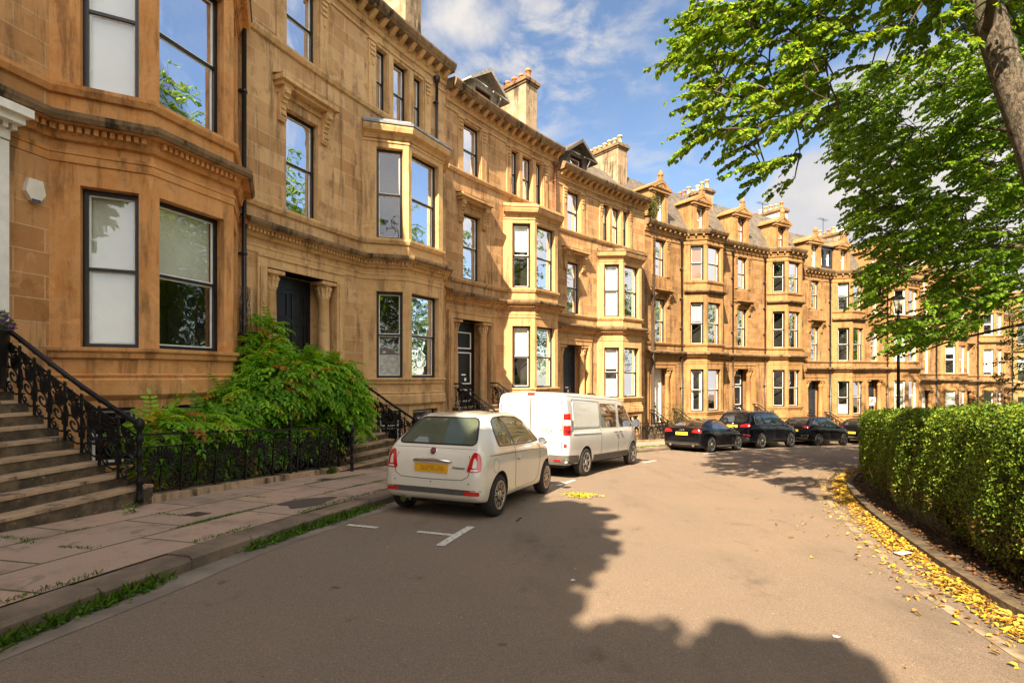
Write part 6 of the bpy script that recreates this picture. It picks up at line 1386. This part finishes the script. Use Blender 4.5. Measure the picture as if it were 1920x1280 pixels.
    both(c, 'side_window', rnd([(-.54, 1.0), (-.645, 1.387), (-.40, 1.397), (.09, 1.38), (.34, 1.318), (.79, 1.0), (.3, .985)], .04), 'clear_car_glass', off=.005, skirt=.004)
    c.panel('windscreen', rnd([(-.6, 1.03), (.6, 1.03), (.52, 1.4), (-.52, 1.4)], .08), 'clear_car_glass', 'front', .004, .06, skirt=.004); c.line('rear_glass_edge', rnd([(-.625, 1.01), (.625, 1.01), (.475, 1.38), (-.475, 1.38)], .09), 'rear', .03, 'trim_black', closed=True)
    lamp = [(.545, .66), (.735, .665), (.73, .80), (.70, .90), (.63, .925), (.60, .88)]
    for pl in (lamp, mirror(lamp)):
        l = c.panel('tail_light', rnd(pl, .03), 'lamp_red', 'rear', .010, .05, extra=.0); sg = 1 if pl is lamp else -1
        c.panel('lamp_centre', rnd([(sg * .622, .715), (sg * .68, .715), (sg * .675, .80), (sg * .655, .845), (sg * .640, .84)], .015), 'cream_car_paint', 'rear', .015, .04, parent=l); c.panel('reversing_light', rnd([(sg * .60, .675), (sg * .70, .677), (sg * .70, .695), (sg * .61, .695)], .008), 'lamp_white', 'rear', .015, .05, parent=l)
    c.panel('bumper_strip', rnd([(-.60, .345), (.60, .345), (.60, .405), (-.60, .405)], .01), 'bumper_grey', 'rear', .006); c.line('strip_edge', [(-.74, .41), (0, .412), (.74, .41)], 'rear', .012)
    for y in (-.62, .62): c.panel('reflector', rnd([(y - .1, .345), (y + .1, .345), (y + .1, .40), (y - .1, .40)], .015), 'lamp_red', 'rear', .009)
    c.line('hatch_seam', [(-.56, .88), (-.60, .74), (-.57, .60), (-.48, .545), (0, .535), (.48, .545), (.57, .60), (.60, .74), (.56, .88)], 'rear', .009); c.line('body_seam', [(-.73, .955), (0, .962), (.73, .955)], 'rear', .006, 'bumper_grey')
    c.plate(.0, .685, .52, .115, 'plate_amber', None); p = c.root.children[-1]
    hh = c.ray((-6, 0, .685), (1, 0, 0)); x = hh[0].x - .019
    mb = MB(); rg = random.Random(4)
    for r_ in range(4):
        q = -.2
        while q < .18: l = rg.uniform(.03, .12); mb.box(x - .001, x + .004, q, min(.2, q + l), .655 + r_ * .018, .661 + r_ * .018); q += l + rg.uniform(.02, .06)
    mb.build('plate_text', 'smudge_ink', p)
    mb = MB(); hh = c.ray((-6, 0, .79), (1, 0, 0)); x = hh[0].x - .02; mb.tube([(x + .03, -.30, .775), (x, -.26, .785), (x - .012, -.1, .797), (x - .016, 0, .80), (x - .012, .1, .797), (x, .26, .785), (x + .03, .30, .775)], [.016, .022, .024, .025, .024, .022, .016], 8); mb.build('boot_handle', 'chrome', c.root)
    hh = c.ray((-6, 0, .915), (1, 0, 0)); mb = MB(); mb.lathe([(.055, .02), (.055, -.012), (.048, -.018), (.044, -.014), (.005, -.016)], 20, 0, (0, 0, 0), 'y'); mb.v = [(hh[0].x + py * .9 + pz * .4, px_, hh[0].z + pz * .92 - py * .3) for px_, py, pz in mb.v]; b = mb.build('badge', 'chrome', c.root)
    mb = MB(); mb.lathe([(.042, .0), (.042, -.018), (.005, -.019)], 20, 0, (0, 0, 0), 'y'); mb.v = [(hh[0].x + py * .9 + pz * .4 - .002, px_, hh[0].z + pz * .92 - py * .3) for px_, py, pz in mb.v]; mb.build('badge_face', 'badge_red', b)
    for k in range(4): 
        mb = MB(); q = -.022 + k * .0145; mb.box(hh[0].x - .026, hh[0].x - .019, q - .004, q + .002, hh[0].z - .022, hh[0].z + .022); mb.build('badge_bar', 'chrome', b)
    c.rear_text('trim_script', 'Dolcevita', -.415, .705, .05, 'dark_alloy', .35)
    for v in ('right', 'left'):
        c.line('door_seam', [(-.53, .99), (-.50, .6), (-.47, .34), (-.36, .29), (.50, .29), (.66, .38), (.72, .6), (.76, .97)], v, .007); c.line('waist_crease', [(-1.5, .875), (-.9, .87), (.2, .86), (1.0, .84)], v, .010, 'bumper_grey')
    a = [(-1.075 + .085 * math.cos(t), .80 + .10 * math.sin(t)) for t in np.linspace(0, 2 * math.pi, 18)]; c.line('fuel_flap', [(x - .25, z - .07) for x, z in a], 'right', .005, 'bumper_grey')
    c.handle(-.36, .76); c.mirror_pair(.62, 1.0, .80, 'cream_car_paint', .13, .17, .15)
    mb = MB(); mb.tube([(-.86, 0, 1.46), (-.90, 0, 1.50), (-1.05, 0, 1.62)], [.03, .012, .004], 6); mb.build('aerial', 'trim_black', c.root)
    mb = MB(); mb.tube([(-1.2, .42, .24), (-1.70, .42, .235)], .035, 10); mb.tube([(-1.60, .42, .235), (-1.735, .42, .235)], .048, 12); mb.build('exhaust', 'chrome', c.root)
    c.line('roof_edge', [(-1.0, -.46), (-.7, -.48), (0, -.48)], 'top', .010)
    for y in (-.58, .0, .58):
        hh = c.ray((-6, y, .50), (1, 0, 0)); mb = MB(); mb.lathe([(.011, -.003), (.009, -.006), (.001, -.006)], 8, 0, (0, 0, 0), 'y'); mb.v = [(hh[0].x + py, y + px_, .5 + pz) for px_, py, pz in mb.v]; mb.build('parking_sensor', 'bumper_grey', c.root)
    mb = MB(); mb.box(-1.45, 1.5, -.55, .55, .16, .30); mb.build('underbody', 'arch_black', c.root)
small_car()

def van():
    pr = dict(top=[(-2.70, 1.88), (-2.66, 1.925), (-2.5, 1.955), (-1.5, 1.968), (.4, 1.965), (1.05, 1.93), (1.35, 1.84), (1.6, 1.66), (2.0, 1.28), (2.15, 1.17), (2.4, 1.05), (2.6, .88), (2.70, .62)], bot=[(-2.70, .34), (-2.4, .30), (2.3, .28), (2.70, .32)],
              belt=[(-2.70, 1.10), (1.5, 1.12), (2.1, 1.02), (2.70, .55)], w=[(-2.70, .955), (-2.55, .972), (-2.2, .978), (1.6, .978), (2.2, .93), (2.5, .82), (2.70, .68)], wt=[(-2.70, .87), (-2.3, .865), (1.0, .855), (1.5, .82), (2.0, .80), (2.4, .74), (2.70, .55)], crown=.03)
    ax = (-1.68, 1.80); c = Car('van', 'white panel van with blank back doors, parked beyond the small cream car', 'van', 13.72, 5.86, pr, 'white_van_paint', ax, .335, .22, .07, .05)
    c.wheels(ax, .335, .22, 1.74, .225, 6, 'alloy')
    # back doors
    c.line('door_seam', [(0, .56), (0, 1.84)], 'rear', .03, 'trim_black'); c.line('door_outline', [(-.80, .56), (-.82, 1.2), (-.78, 1.82), (-.70, 1.86), (.70, 1.86), (.78, 1.82), (.82, 1.2), (.80, .56)], 'rear', .022, 'trim_black')
    for sg in (-1, 1):
        mb = MB(); y0, y1 = sorted((sg * .845, sg * .972)); P_ = [(-2.712, y0 if sg > 0 else y1), (-2.700, sg * .925), (-2.655, sg * .962), (-2.56, sg * .978)]
        def lens(z0, z1, o_): 
            m_ = MB(); ps = [(-2.60, sg * .845), (-2.712 - o_, sg * .845), (-2.706 - o_, sg * .905), (-2.672 - o_ * .7, sg * (.950 + o_ * .7)), (-2.60, sg * (.972 + o_))]
            m_.face([(x, y, z1) for x, y in ps]); m_.face([(x, y, z0) for x, y in ps][::-1])
            for p_, q_ in zip(ps[:-1], ps[1:]): m_.face([(*p_, z0), (*q_, z0), (*q_, z1), (*p_, z1)])
            return m_
        l = lens(.98, 1.46, 0).build('tail_light', 'lamp_red', c.root); lens(1.20, 1.32, .004).build('indicator', 'lamp_white', l); lens(1.03, 1.10, .004).build('lower_segment', 'lamp_dark_red', l)
        l = c.panel('fog_lamp', rnd([(sg * .86, .63), (sg * .925, .63), (sg * .925, .79), (sg * .86, .79)], .012), 'lamp_red', 'rear', .010, .06); c.panel('reversing_light', rnd([(sg * .865, .635), (sg * .92, .635), (sg * .92, .70), (sg * .865, .70)], .01), 'lamp_white', 'rear', .014, .06, parent=l)
        for z in (.86, 1.60): c.panel('hinge', [(sg * .80, z), (sg * .86, z), (sg * .86, z + .06), (sg * .80, z + .06)], 'white_van_paint', 'rear', .014)
        c.panel('reflector', rnd([(sg * .62, .40), (sg * .80, .40), (sg * .80, .445), (sg * .62, .445)], .01), 'lamp_red', 'rear', .035)
    c.panel('brake_light', rnd([(-.10, 1.875), (.10, 1.875), (.10, 1.915), (-.10, 1.915)], .012), 'lamp_red', 'rear', .014, .06)
    c.panel('rear_bumper', rnd([(-.94, .345), (.94, .345), (.94, .54), (-.94, .54)], .03), 'bumper_grey', 'rear', .03, .08, skirt=.10)
    c.line('panel_crease', [(-.76, .80), (-.05, .80)], 'rear', .012, 'bumper_grey'); c.line('panel_crease', [(.05, .80), (.76, .80)], 'rear', .02, 'bumper_grey'); c.rear_text('maker_lettering', 'RENAULT', -.54, 1.06, .125, 'ink')
    for v in ('right', 'left'):
        sd = v
        c.panel('lower_trim', [(-2.62, .36), (-2.10, .36), (-2.10, .52), (-2.62, .54)], 'bumper_grey', sd, .012); c.panel('lower_trim', [(-1.24, .33), (1.36, .33), (1.36, .47), (-1.24, .48)], 'bumper_grey', sd, .012)
        c.panel('side_panel', rnd([(-2.38, 1.16), (-.82, 1.16), (-.82, 1.72), (-2.38, 1.74)], .07), 'white_van_paint', sd, .010, .12); c.line('panel_outline', rnd([(-2.42, 1.12), (-.78, 1.12), (-.78, 1.77), (-2.42, 1.79)], .09), sd, .012, 'bumper_grey', closed=True)
        c.panel('side_window', rnd([(-.70, 1.13), (.42, 1.13), (.42, 1.74), (-.70, 1.74)], .05), 'car_glass', sd, .006, .1)
        c.panel('front_door_window', rnd([(.62, 1.13), (1.72, 1.13), (1.60, 1.32), (1.18, 1.71), (.62, 1.73)], .05), 'car_glass', sd, .006, .1)
        c.line('slide_rail', [(-2.42, .99), (-.75, .985)], sd, .022, 'bumper_grey'); c.line('door_seam', [(-.74, 1.80), (-.74, .5), (-.74, .36)], sd, .010, 'bumper_grey'); c.line('door_seam', [(.50, 1.83), (.50, .9), (.50, .36)], sd, .010, 'bumper_grey'); c.line('door_seam', [(1.36, .40), (1.36, .62), (1.75, .98), (1.86, 1.16)], sd, .010, 'bumper_grey')
        c.line('roof_gutter', [(-2.6, 1.855), (.9, 1.855), (1.25, 1.77)], sd, .012, 'bumper_grey')
    c.handle(.30, 1.0, 'trim_black'); c.handle(.66, 1.0, 'trim_black'); c.mirror_pair(1.72, 1.22, .97, 'trim_black', .16, .20, .26)
    c.panel('windscreen', rnd([(-.78, 1.2), (.78, 1.2), (.72, 1.80), (-.72, 1.80)], .08), 'car_glass', 'front', .005, .1)
    mb = MB(); mb.tube([(.2, -.5, 1.96), (.05, -.52, 2.2)], [.01, .004], 5); mb.build('aerial', 'trim_black', c.root)
    mb = MB(); mb.box(-2.4, 2.3, -.7, .7, .22, .36); mb.build('underbody', 'arch_black', c.root)
van()

def coupe():
    pr = dict(top=[(-2.06, .84), (-2.03, .93), (-1.95, .985), (-1.75, 1.01), (-1.15, 1.215), (-.62, 1.325), (-.15, 1.355), (.3, 1.295), (.95, .985), (1.2, .93), (1.7, .82), (2.0, .66), (2.11, .48)], bot=[(-2.06, .26), (-1.8, .18), (1.8, .16), (2.11, .2)], belt=[(-2.06, .78), (-1.7, .90), (-1, .905), (.4, .87), (1.3, .80), (2.11, .44)],
              w=[(-2.06, .80), (-1.85, .885), (-1.25, .925), (-.3, .885), (.3, .885), (1.25, .915), (1.75, .83), (2.11, .62)], wt=[(-2.06, .74), (-1.75, .70), (-1.2, .60), (-.4, .545), (.2, .54), (.8, .64), (1.4, .70), (2.11, .5)], crown=.03)
    ax = (-1.25, 1.25); c = Car('coupe', 'low dark coupe with a rounded roof and two round exhausts, first of the dark cars', 'car', 25.85, 5.75, pr, 'black_car_paint', ax, .335, .24, .14, .04); c.wheels(ax, .335, .24, 1.58, .245, 5, 'alloy', 1)
    c.panel('rear_window', rnd([(-.60, 1.035), (.60, 1.035), (.47, 1.285), (-.47, 1.285)], .06), 'car_glass', 'rear', .004, .05)
    both(c, 'side_window', rnd([(-1.08, .955), (-.80, 1.14), (-.45, 1.26), (-.1, 1.285), (.22, 1.235), (.72, .955), (.1, .935)], .04), 'car_glass', off=.005); 
    for v in ('right', 'left'): c.line('window_trim', [(-1.12, .95), (-.82, 1.155), (-.46, 1.275), (-.1, 1.30), (.24, 1.25), (.77, .95)], v, .012, 'chrome'); c.line('door_seam', [(-.62, .93), (-.66, .6), (-.50, .30), (.55, .28), (.70, .5), (.72, .92)], v, .006); c.panel('sill_trim', rnd([(-.80, .22), (.80, .22), (.80, .27), (-.80, .27)], .01), 'alloy', v, .012)
    for sg in (-1, 1): c.panel('tail_light', rnd([(sg * .42, .80), (sg * .80, .78), (sg * .79, .88), (sg * .70, .925), (sg * .50, .90)], .03), 'lamp_red', 'rear', .008, .06)
    c.plate(0, .735, .52, .12, 'plate_yellow', 'YA67 PWJ'); c.panel('lower_bumper', rnd([(-.72, .29), (.72, .29), (.70, .40), (-.70, .40)], .03), 'trim_black', 'rear', .008)
    c.line('bumper_trim', [(-.78, .33), (-.5, .315), (0, .31), (.5, .315), (.78, .33)], 'rear', .022, 'chrome')
    for y in (-.50, .50): mb = MB(); mb.tube([(-1.7, y, .27), (-2.075, y, .27)], .055, 14); mb.build('exhaust', 'chrome', c.root)
    hh = c.ray((-6, 0, .90), (1, 0, 0))
    mb = MB()
    for k in range(4): y = (k - 1.5) * .055; mb.tube([(hh[0].x - .01, y + .034 * math.cos(t), .885 + .034 * math.sin(t)) for t in np.linspace(0, 2 * math.pi, 15)], .006, 5, cap=False)
    mb.build('badge', 'chrome', c.root); c.mirror_pair(.60, .98, .86, 'black_car_paint', .12, .17, .13); c.handle(-.45, .80, 'black_car_paint'); mb = MB(); mb.box(-1.7, 1.8, -.6, .6, .13, .3); mb.build('underbody', 'arch_black', c.root)
coupe()

def tall_car(name, label, sm, vm, pr, mat, ax, wr, rim, sp, rm, side1, side2, rwin, lamps, plate, extra=None, rr=.12, st=0, trim='chrome'):
    c = Car(name, label, 'car', sm, vm, pr, mat, ax, wr, .24, rr, .045); W_ = max(k[1] for k in pr['w']); c.wheels(ax, wr, .24, 2 * W_ - .25, rim, sp, rm, st)
    c.panel('rear_window', rnd(rwin, .06), 'car_glass', 'rear', .004, .06); both(c, 'side_window', rnd(side1, .04), 'car_glass', off=.005)
    for q in side2: both(c, 'side_window', rnd(q, .04), 'car_glass', off=.005)
    for sg in (-1, 1): c.panel('tail_light', rnd([(sg * a, b) for a, b in lamps[0]], .03), lamps[1], 'rear', .010, .06)
    c.plate(0, plate[0], .52, .12, 'plate_yellow', plate[1]); return c
def suv():
    pr = dict(top=[(-2.45, .98), (-2.41, 1.10), (-2.34, 1.19), (-2.10, 1.52), (-1.98, 1.655), (-1.8, 1.705), (-1.0, 1.755), (0, 1.76), (.45, 1.70), (1.15, 1.26), (1.35, 1.18), (2.0, 1.06), (2.3, .92), (2.43, .66)], bot=[(-2.45, .36), (-2.1, .28), (2.1, .25), (2.43, .3)], belt=[(-2.45, .95), (-2.2, 1.10), (0, 1.10), (1.2, 1.05), (2.0, .93), (2.43, .6)],
              w=[(-2.45, .84), (-2.2, .93), (-1.46, .97), (0, .955), (1.46, .965), (2.1, .88), (2.43, .68)], wt=[(-2.45, .78), (-2.3, .78), (-2.0, .71), (0, .69), (.5, .68), (1.2, .78), (2, .75), (2.43, .55)], crown=.03)
    c = tall_car('large_car', 'tall dark sport utility car with bright window trim, between the coupe and the crossover', 31.6, 5.7, pr, 'navy_car_paint', (-1.465, 1.465), .375, .26, 5, 'alloy', [(-1.95, 1.17), (-1.86, 1.42), (-1.66, 1.53), (-1.32, 1.56), (-1.32, 1.16)], [[(-1.25, 1.16), (-1.25, 1.57), (-.30, 1.59), (-.30, 1.15)], [(-.22, 1.15), (-.22, 1.59), (.30, 1.56), (.95, 1.16)]],
                 [(-.66, 1.21), (.66, 1.21), (.58, 1.60), (-.58, 1.60)], ([(.38, 1.0), (.84, .98), (.84, 1.10), (.70, 1.15), (.42, 1.08)], 'lamp_red'), (1.02, 'SL14 XKB'), st=1)
    for v in ('right', 'left'):
        c.line('window_trim', rnd([(-2.02, 1.13), (-1.92, 1.46), (-1.68, 1.585), (-.3, 1.64), (.33, 1.60), (1.05, 1.13)], .08), v, .018, 'chrome', closed=True)
        for x in (-1.28, -.26, .82): c.line('door_seam', [(x, 1.12), (x - .03, .7), (x, .42)], v, .006)
        c.line('waist_crease', [(-2.2, 1.07), (0, 1.045), (1.6, 1.0)], v, .012, 'bumper_grey'); c.line('sill_trim', [(-1.0, .40), (1.0, .40)], v, .02, 'trim_black')
    for sg in (-1, 1): c.panel('reflector', rnd([(sg * .55, .60), (sg * .85, .60), (sg * .85, .64), (sg * .55, .64)], .01), 'lamp_red', 'rear', .01)
    c.panel('lower_bumper', rnd([(-.8, .38), (.8, .38), (.8, .55), (-.8, .55)], .04), 'trim_black', 'rear', .01); c.line('bumper_trim', [(-.82, .66), (0, .655), (.82, .66)], 'rear', .02, 'chrome'); c.mirror_pair(.78, 1.22, .93, 'navy_car_paint', .14, .2, .16); c.handle(-.95, .98, 'navy_car_paint'); c.handle(.05, .97, 'navy_car_paint')
    hh = c.ray((-6, 0, 1.13), (1, 0, 0)); mb = MB(); mb.lathe([(.04, .02), (.04, -.01), (.005, -.012)], 14, 0, (0, 0, 0), 'y'); mb.v = [(hh[0].x + py, px_, 1.13 + pz) for px_, py, pz in mb.v]; mb.build('badge', 'alloy', c.root); c.rear_text('model_lettering', 'M', -.62, 1.16, .05, 'chrome')
    for y in (-.45, .45): mb = MB(); mb.tube([(-2.2, y, .42), (-2.45, y, .42)], .045, 12); mb.build('exhaust', 'chrome', c.root)
    for sg in (-1, 1): mb = MB(); mb.tube([(-1.8, sg * .62, 1.70), (-1.6, sg * .63, 1.775), (.1, sg * .63, 1.79), (.35, sg * .62, 1.74)], .016, 6); mb.build('roof_rail', 'chrome', c.root)
suv()
def crossover():
    pr = dict(top=[(-2.22, .94), (-2.18, 1.04), (-2.08, 1.12), (-1.72, 1.40), (-1.5, 1.49), (-1.1, 1.55), (-.2, 1.585), (.35, 1.52), (1.15, 1.08), (1.35, 1.02), (1.9, .92), (2.1, .8), (2.22, .58)], bot=[(-2.22, .36), (-1.9, .25), (1.9, .22), (2.22, .28)], belt=[(-2.22, .9), (-1.9, 1.03), (0, .99), (1.2, .93), (1.8, .83), (2.22, .5)],
              w=[(-2.22, .78), (-2.0, .87), (-1.36, .915), (0, .90), (1.36, .91), (1.9, .82), (2.22, .62)], wt=[(-2.22, .73), (-2.0, .70), (-1.6, .63), (0, .62), (.4, .61), (1.15, .72), (1.8, .70), (2.22, .5)], crown=.03)
    for k, (sm, label) in enumerate(((37.9, 'dark crossover with a sloping tail and silver bumper trim, third dark car'), (44.4, 'last dark parked car, half hidden behind the end of the hedge'))):
        c = tall_car('crossover_car', label, sm, 5.75, pr, 'black_car_paint', (-1.36, 1.36), .345, .24, 6, 'dark_alloy' if k == 0 else 'alloy', [(-1.80, 1.14), (-1.56, 1.33), (-1.28, 1.41), (-1.20, 1.09)], [[(-1.12, 1.08), (-1.20, 1.42), (-.30, 1.46), (-.28, 1.05)], [(-.20, 1.05), (-.22, 1.46), (.22, 1.42), (.92, 1.02)]],
                     [(-.60, 1.13), (.60, 1.13), (.50, 1.42), (-.50, 1.42)], ([(.38, .98), (.80, .92), (.80, 1.03), (.55, 1.06)], 'lamp_dark_red'), (.80 if k == 0 else .66, 'SF71 UBP' if k == 0 else 'SD19 YKL'), st=1)
        for v in ('right', 'left'):
            c.line('roof_trim', [(-1.85, 1.14), (-1.2, 1.475), (-.3, 1.515), (.25, 1.475), (1.08, 1.03)], v, .018, 'chrome')
            for x in (-1.14, -.24, .80): c.line('door_seam', [(x, 1.0), (x - .03, .6), (x, .36)], v, .006)
            c.line('waist_crease', [(-2.0, .97), (-1.0, .95), (1.4, .88)], v, .010, 'bumper_grey')
        for sg in (-1, 1): c.line('bumper_trim', rnd([(sg * .42, .50), (sg * .74, .47), (sg * .78, .58), (sg * .5, .56)], .03), 'rear', .020, 'chrome', closed=True)
        c.panel('lower_bumper', rnd([(-.7, .36), (.7, .36), (.7, .45), (-.7, .45)], .03), 'bumper_grey', 'rear', .01); c.mirror_pair(.74, 1.08, .86, 'black_car_paint', .13, .18, .14); c.handle(-.85, .88, 'black_car_paint'); c.handle(.02, .86, 'black_car_paint')
        if k == 0: c.rear_text('maker_lettering', 'KIA', 0, 1.01, .085, 'alloy')
crossover()

# ------------------------------------------------------------------ street furniture and small things
def lamp_post():
    x, y = 16.6, 22.0; z = G(x, y); root = empty('street_lamp', (x, y, z), 'dark green-black lamp post with an old lantern, standing beyond the hedge', 'street lamp')
    mb = MB(); mb.lathe([(.14, -.2), (.14, .3), (.11, .36), (.10, 1.0), (.07, 1.1), (.055, 4.5), (.05, 5.9), (.075, 5.95), (.05, 6.0), (.05, 6.2)], 12); mb.tube([(-.35, 0, 5.75), (.35, 0, 5.75)], .018, 6); mb.build('post', 'iron_paint', root)
    mb = MB(); mb.lathe([(.10, 6.2), (.20, 6.68), (.21, 6.70)], 6, smooth=False); mb.build('lantern_glass', 'lamp_glass', root)
    mb = MB(); mb.lathe([(.25, 6.68), (.24, 6.72), (.12, 6.86), (.07, 6.9), (.05, 6.98), (.01, 7.02)], 6, smooth=False)
    for k in range(6): a = math.pi / 3 * k; mb.tube([(.10 * math.cos(a), .10 * math.sin(a), 6.2), (.205 * math.cos(a), .205 * math.sin(a), 6.69)], .010, 4)
    mb.build('lantern_frame', 'iron_paint', root)
lamp_post()
def sign_post():
    x, y = sv(49.9, 3.0); z = G(x, y) + PAVE; root = empty('parking_sign', (x, y, z), 'thin dark pole with a small white parking sign, near the farthest dark car', 'sign'); mb = MB(); mb.tube([(0, 0, -.1), (0, 0, 3.1)], .04, 8); mb.build('pole', 'iron_paint', root)
    a = heading(47) - R(25); mb = MB(); mb.box(-.02, -.012 + .0, -.19, .19, 2.35, 2.95); m = Matrix.Rotation(-a + math.pi / 2, 3, 'Z'); mb.v = [tuple(m @ Vector((v[0] - .03, v[1], v[2]))) for v in mb.v]; p = mb.build('sign_plate', 'sign_white', root)
    T = Matrix.Rotation(-a + math.pi / 2, 4, 'Z') @ Matrix.Translation((-.052, .0, 2.76)) @ Matrix(((0, 0, -1, 0), (-1, 0, 0, 0), (0, 1, 0, 0), (0, 0, 0, 1))); text_mesh('sign_letter', 'P', .26, 'sign_blue', p, T, .002)
sign_post()
def planter():
    s, v = 3.12, .62; x, y = sv(s, v); z = ZS[0] + Z_FLOOR; root = empty('flower_pot', (x, y, z), 'tall black planter with purple flowers at the top of the nearest steps', 'planter')
    root.location = (*sv(2.80, .40), z); base = tuple(root.location)
    mb = MB(); mb.lathe([(.13, 0), (.135, .02), (.185, .78), (.20, .80), (.20, .83), (.17, .83), (.16, .76)], 20); mb.build('pot', 'planter_black', root)
    n = 420; d = rnd_unit(n); d[:, 2] = np.abs(d[:, 2]); P = np.array(base) + np.array([0, 0, .84]) + d * np.array([.22, .22, .24]) * RNG.random((n, 1)) ** .4; T = tints(n, [(.10, .17, .03), (.15, .22, .04), (.20, .09, .50), (.14, .06, .42)], (2, 1.5, 1.6, 1.2)); leaf_obj('flowers', P, d + RNG.normal(0, .6, (n, 3)), d + RNG.normal(0, .5, (n, 3)), .05, .04, T, 'leaf', root, base)
planter()
def flat_thing(name, label, cat, s, v, ls, lv, mat, dz, ang=0., group=None, base_z=PAVE):
    x, y = sv(s, v); a = heading(s) + ang; mb = MB(); q = []
    for i, j in ((-1, -1), (1, -1), (1, 1), (-1, 1)): px_ = x + math.sin(a) * i * ls / 2 + math.cos(a) * j * lv / 2; py = y + math.cos(a) * i * ls / 2 - math.sin(a) * j * lv / 2; q.append((px_, py))
    top = [(p[0], p[1], G(*p) + base_z + dz) for p in q]; bot = [(p[0], p[1], G(*p) + base_z - .05) for p in q]; mb.face(top)
    for i in range(4): j = (i + 1) % 4; mb.face([bot[i], bot[j], top[j], top[i]])
    return tag(mb.build(name, mat), label, cat, group)
flat_thing('access_cover', 'small rusty square cover in the pavement, nearest to the steps', 'cover', 3.0, 3.62, .22, .22, 'metal_cover', .006)
flat_thing('access_cover', 'small rusty square cover in the pavement by the front railing', 'cover', 6.55, 3.05, .24, .24, 'metal_cover', .006)
# a dark tarmac patch let into the slabs: an irregular outline
mb = MB(); pts = []
for k in range(18): a = 2 * math.pi * k / 18; r = 1 + .16 * math.sin(3 * a + 1) + .12 * math.sin(5 * a) + .06 * math.sin(9 * a); x, y = sv(4.35 + .52 * r * math.cos(a), 4.32 + .27 * r * math.sin(a)); pts.append((x, y, G(x, y) + PAVE + .005))
mb.face(pts); k = NT('tarmac_patch'); p = k.pos(); k.set('Base Color', k.mix(k.ramp(k.noise(p, 200, 2, .7), .35, .7), (.045, .034, .028), (.12, .09, .07))).set('Roughness', .9); tag(mb.build('pavement_patch', 'tarmac_patch'), kind='structure')
def litter():
    rg = random.Random(9); spots = [((2.25, 3.55), 'crumpled white paper scrap near the bottom of the road'), ((.55, 4.6), 'tiny white scrap on the shaded tarmac right of centre')]
    for (x, y), lab in spots:
        mb = MB()
        for k in range(5): a, b = rg.uniform(-.02, .02), rg.uniform(-.02, .02); a *= .5; b *= .5; z = G(x + a, y + b); mb.face([(x + a - .012, y + b - .009, z + .006), (x + a + .016, y + b - .006, z + .012), (x + a + .012, y + b + .012, z + .008), (x + a - .012, y + b + .009, z + .012)])
        tag(mb.build('paper_scrap', 'litter_white'), lab, 'litter', 'paper scraps on the road')
    E = EDGE_S; i = min(range(len(E)), key=lambda j: abs(E[j][1] - 5.6)); x, y = offset_path(E, .28)[i]; mb = MB(); z = G(x, y); mb.face([(x - .07, y - .05, z + .03), (x + .08, y - .03, z + .05), (x + .07, y + .06, z + .04), (x - .08, y + .05, z + .028)]); tag(mb.build('paper_scrap', 'litter_white'), 'white folded paper among the yellow leaves by the hedge', 'litter', 'paper scraps on the road')
    mb = MB(); p = []
    for k in range(5): s = 5.05 + k * .07; x, y = sv(s, 7.25 + .02 * math.sin(k * 1.7)); p.append((x, y, G(x, y) + .012))
    mb.tube(p, .008, 5); tag(mb.build('fallen_twig', 'twig'), 'short dark twig lying on the road beside the bay marking', 'twig')
    n = 110; x, y = 1.24, 9.15; P = np.stack([x + RNG.normal(0, .13, n), y + RNG.normal(0, .10, n), np.zeros(n)], 1); P[:, 2] = G(P[:, 0], P[:, 1]) + RNG.uniform(.008, .04, n); D = RNG.normal(0, 1, (n, 3)); D[:, 2] = np.abs(D[:, 2]) * .3; o = leaf_obj('leaf_sprig', P, D, np.tile([0, 0, 1.], (n, 1)) + RNG.normal(0, .4, (n, 3)), .06, .035, tints(n, [(.55, .52, .04), (.42, .46, .05)], (1, 1)), 'leaf'); tag(o, 'yellow-green leafy sprig lying on the sunny road right of the small car', 'leaves')
litter()
# television aerials on the chimneys
def aerial(i, label, h=1.3):
    s0 = CUM[i + 1]; x, y = sv(s0, -3.4); z = ZS[i] + 15.0; root = empty('roof_aerial', (x, y, z), label, 'aerial'); mb = MB(); mb.tube([(0, 0, -.8), (0, 0, h)], .02, 5); mb.tube([(-.6, -.4, h - .1), (.5, .3, h - .1)], .014, 4)
    for k in range(7): t = k / 6; a = (-.6 + 1.1 * t, -.4 + .7 * t); mb.tube([(a[0] - .12, a[1] + .2, h - .1), (a[0] + .12, a[1] - .2, h - .1)], .008, 4)
    mb.build('antenna', 'dark_alloy', root)
aerial(6, 'thin television aerial above the chimney beyond the box dormer', 1.6); aerial(5, 'television aerial on the white-sided chimney', 1.0); aerial(2, 'television aerial beside the terracotta chimney pots', .6)
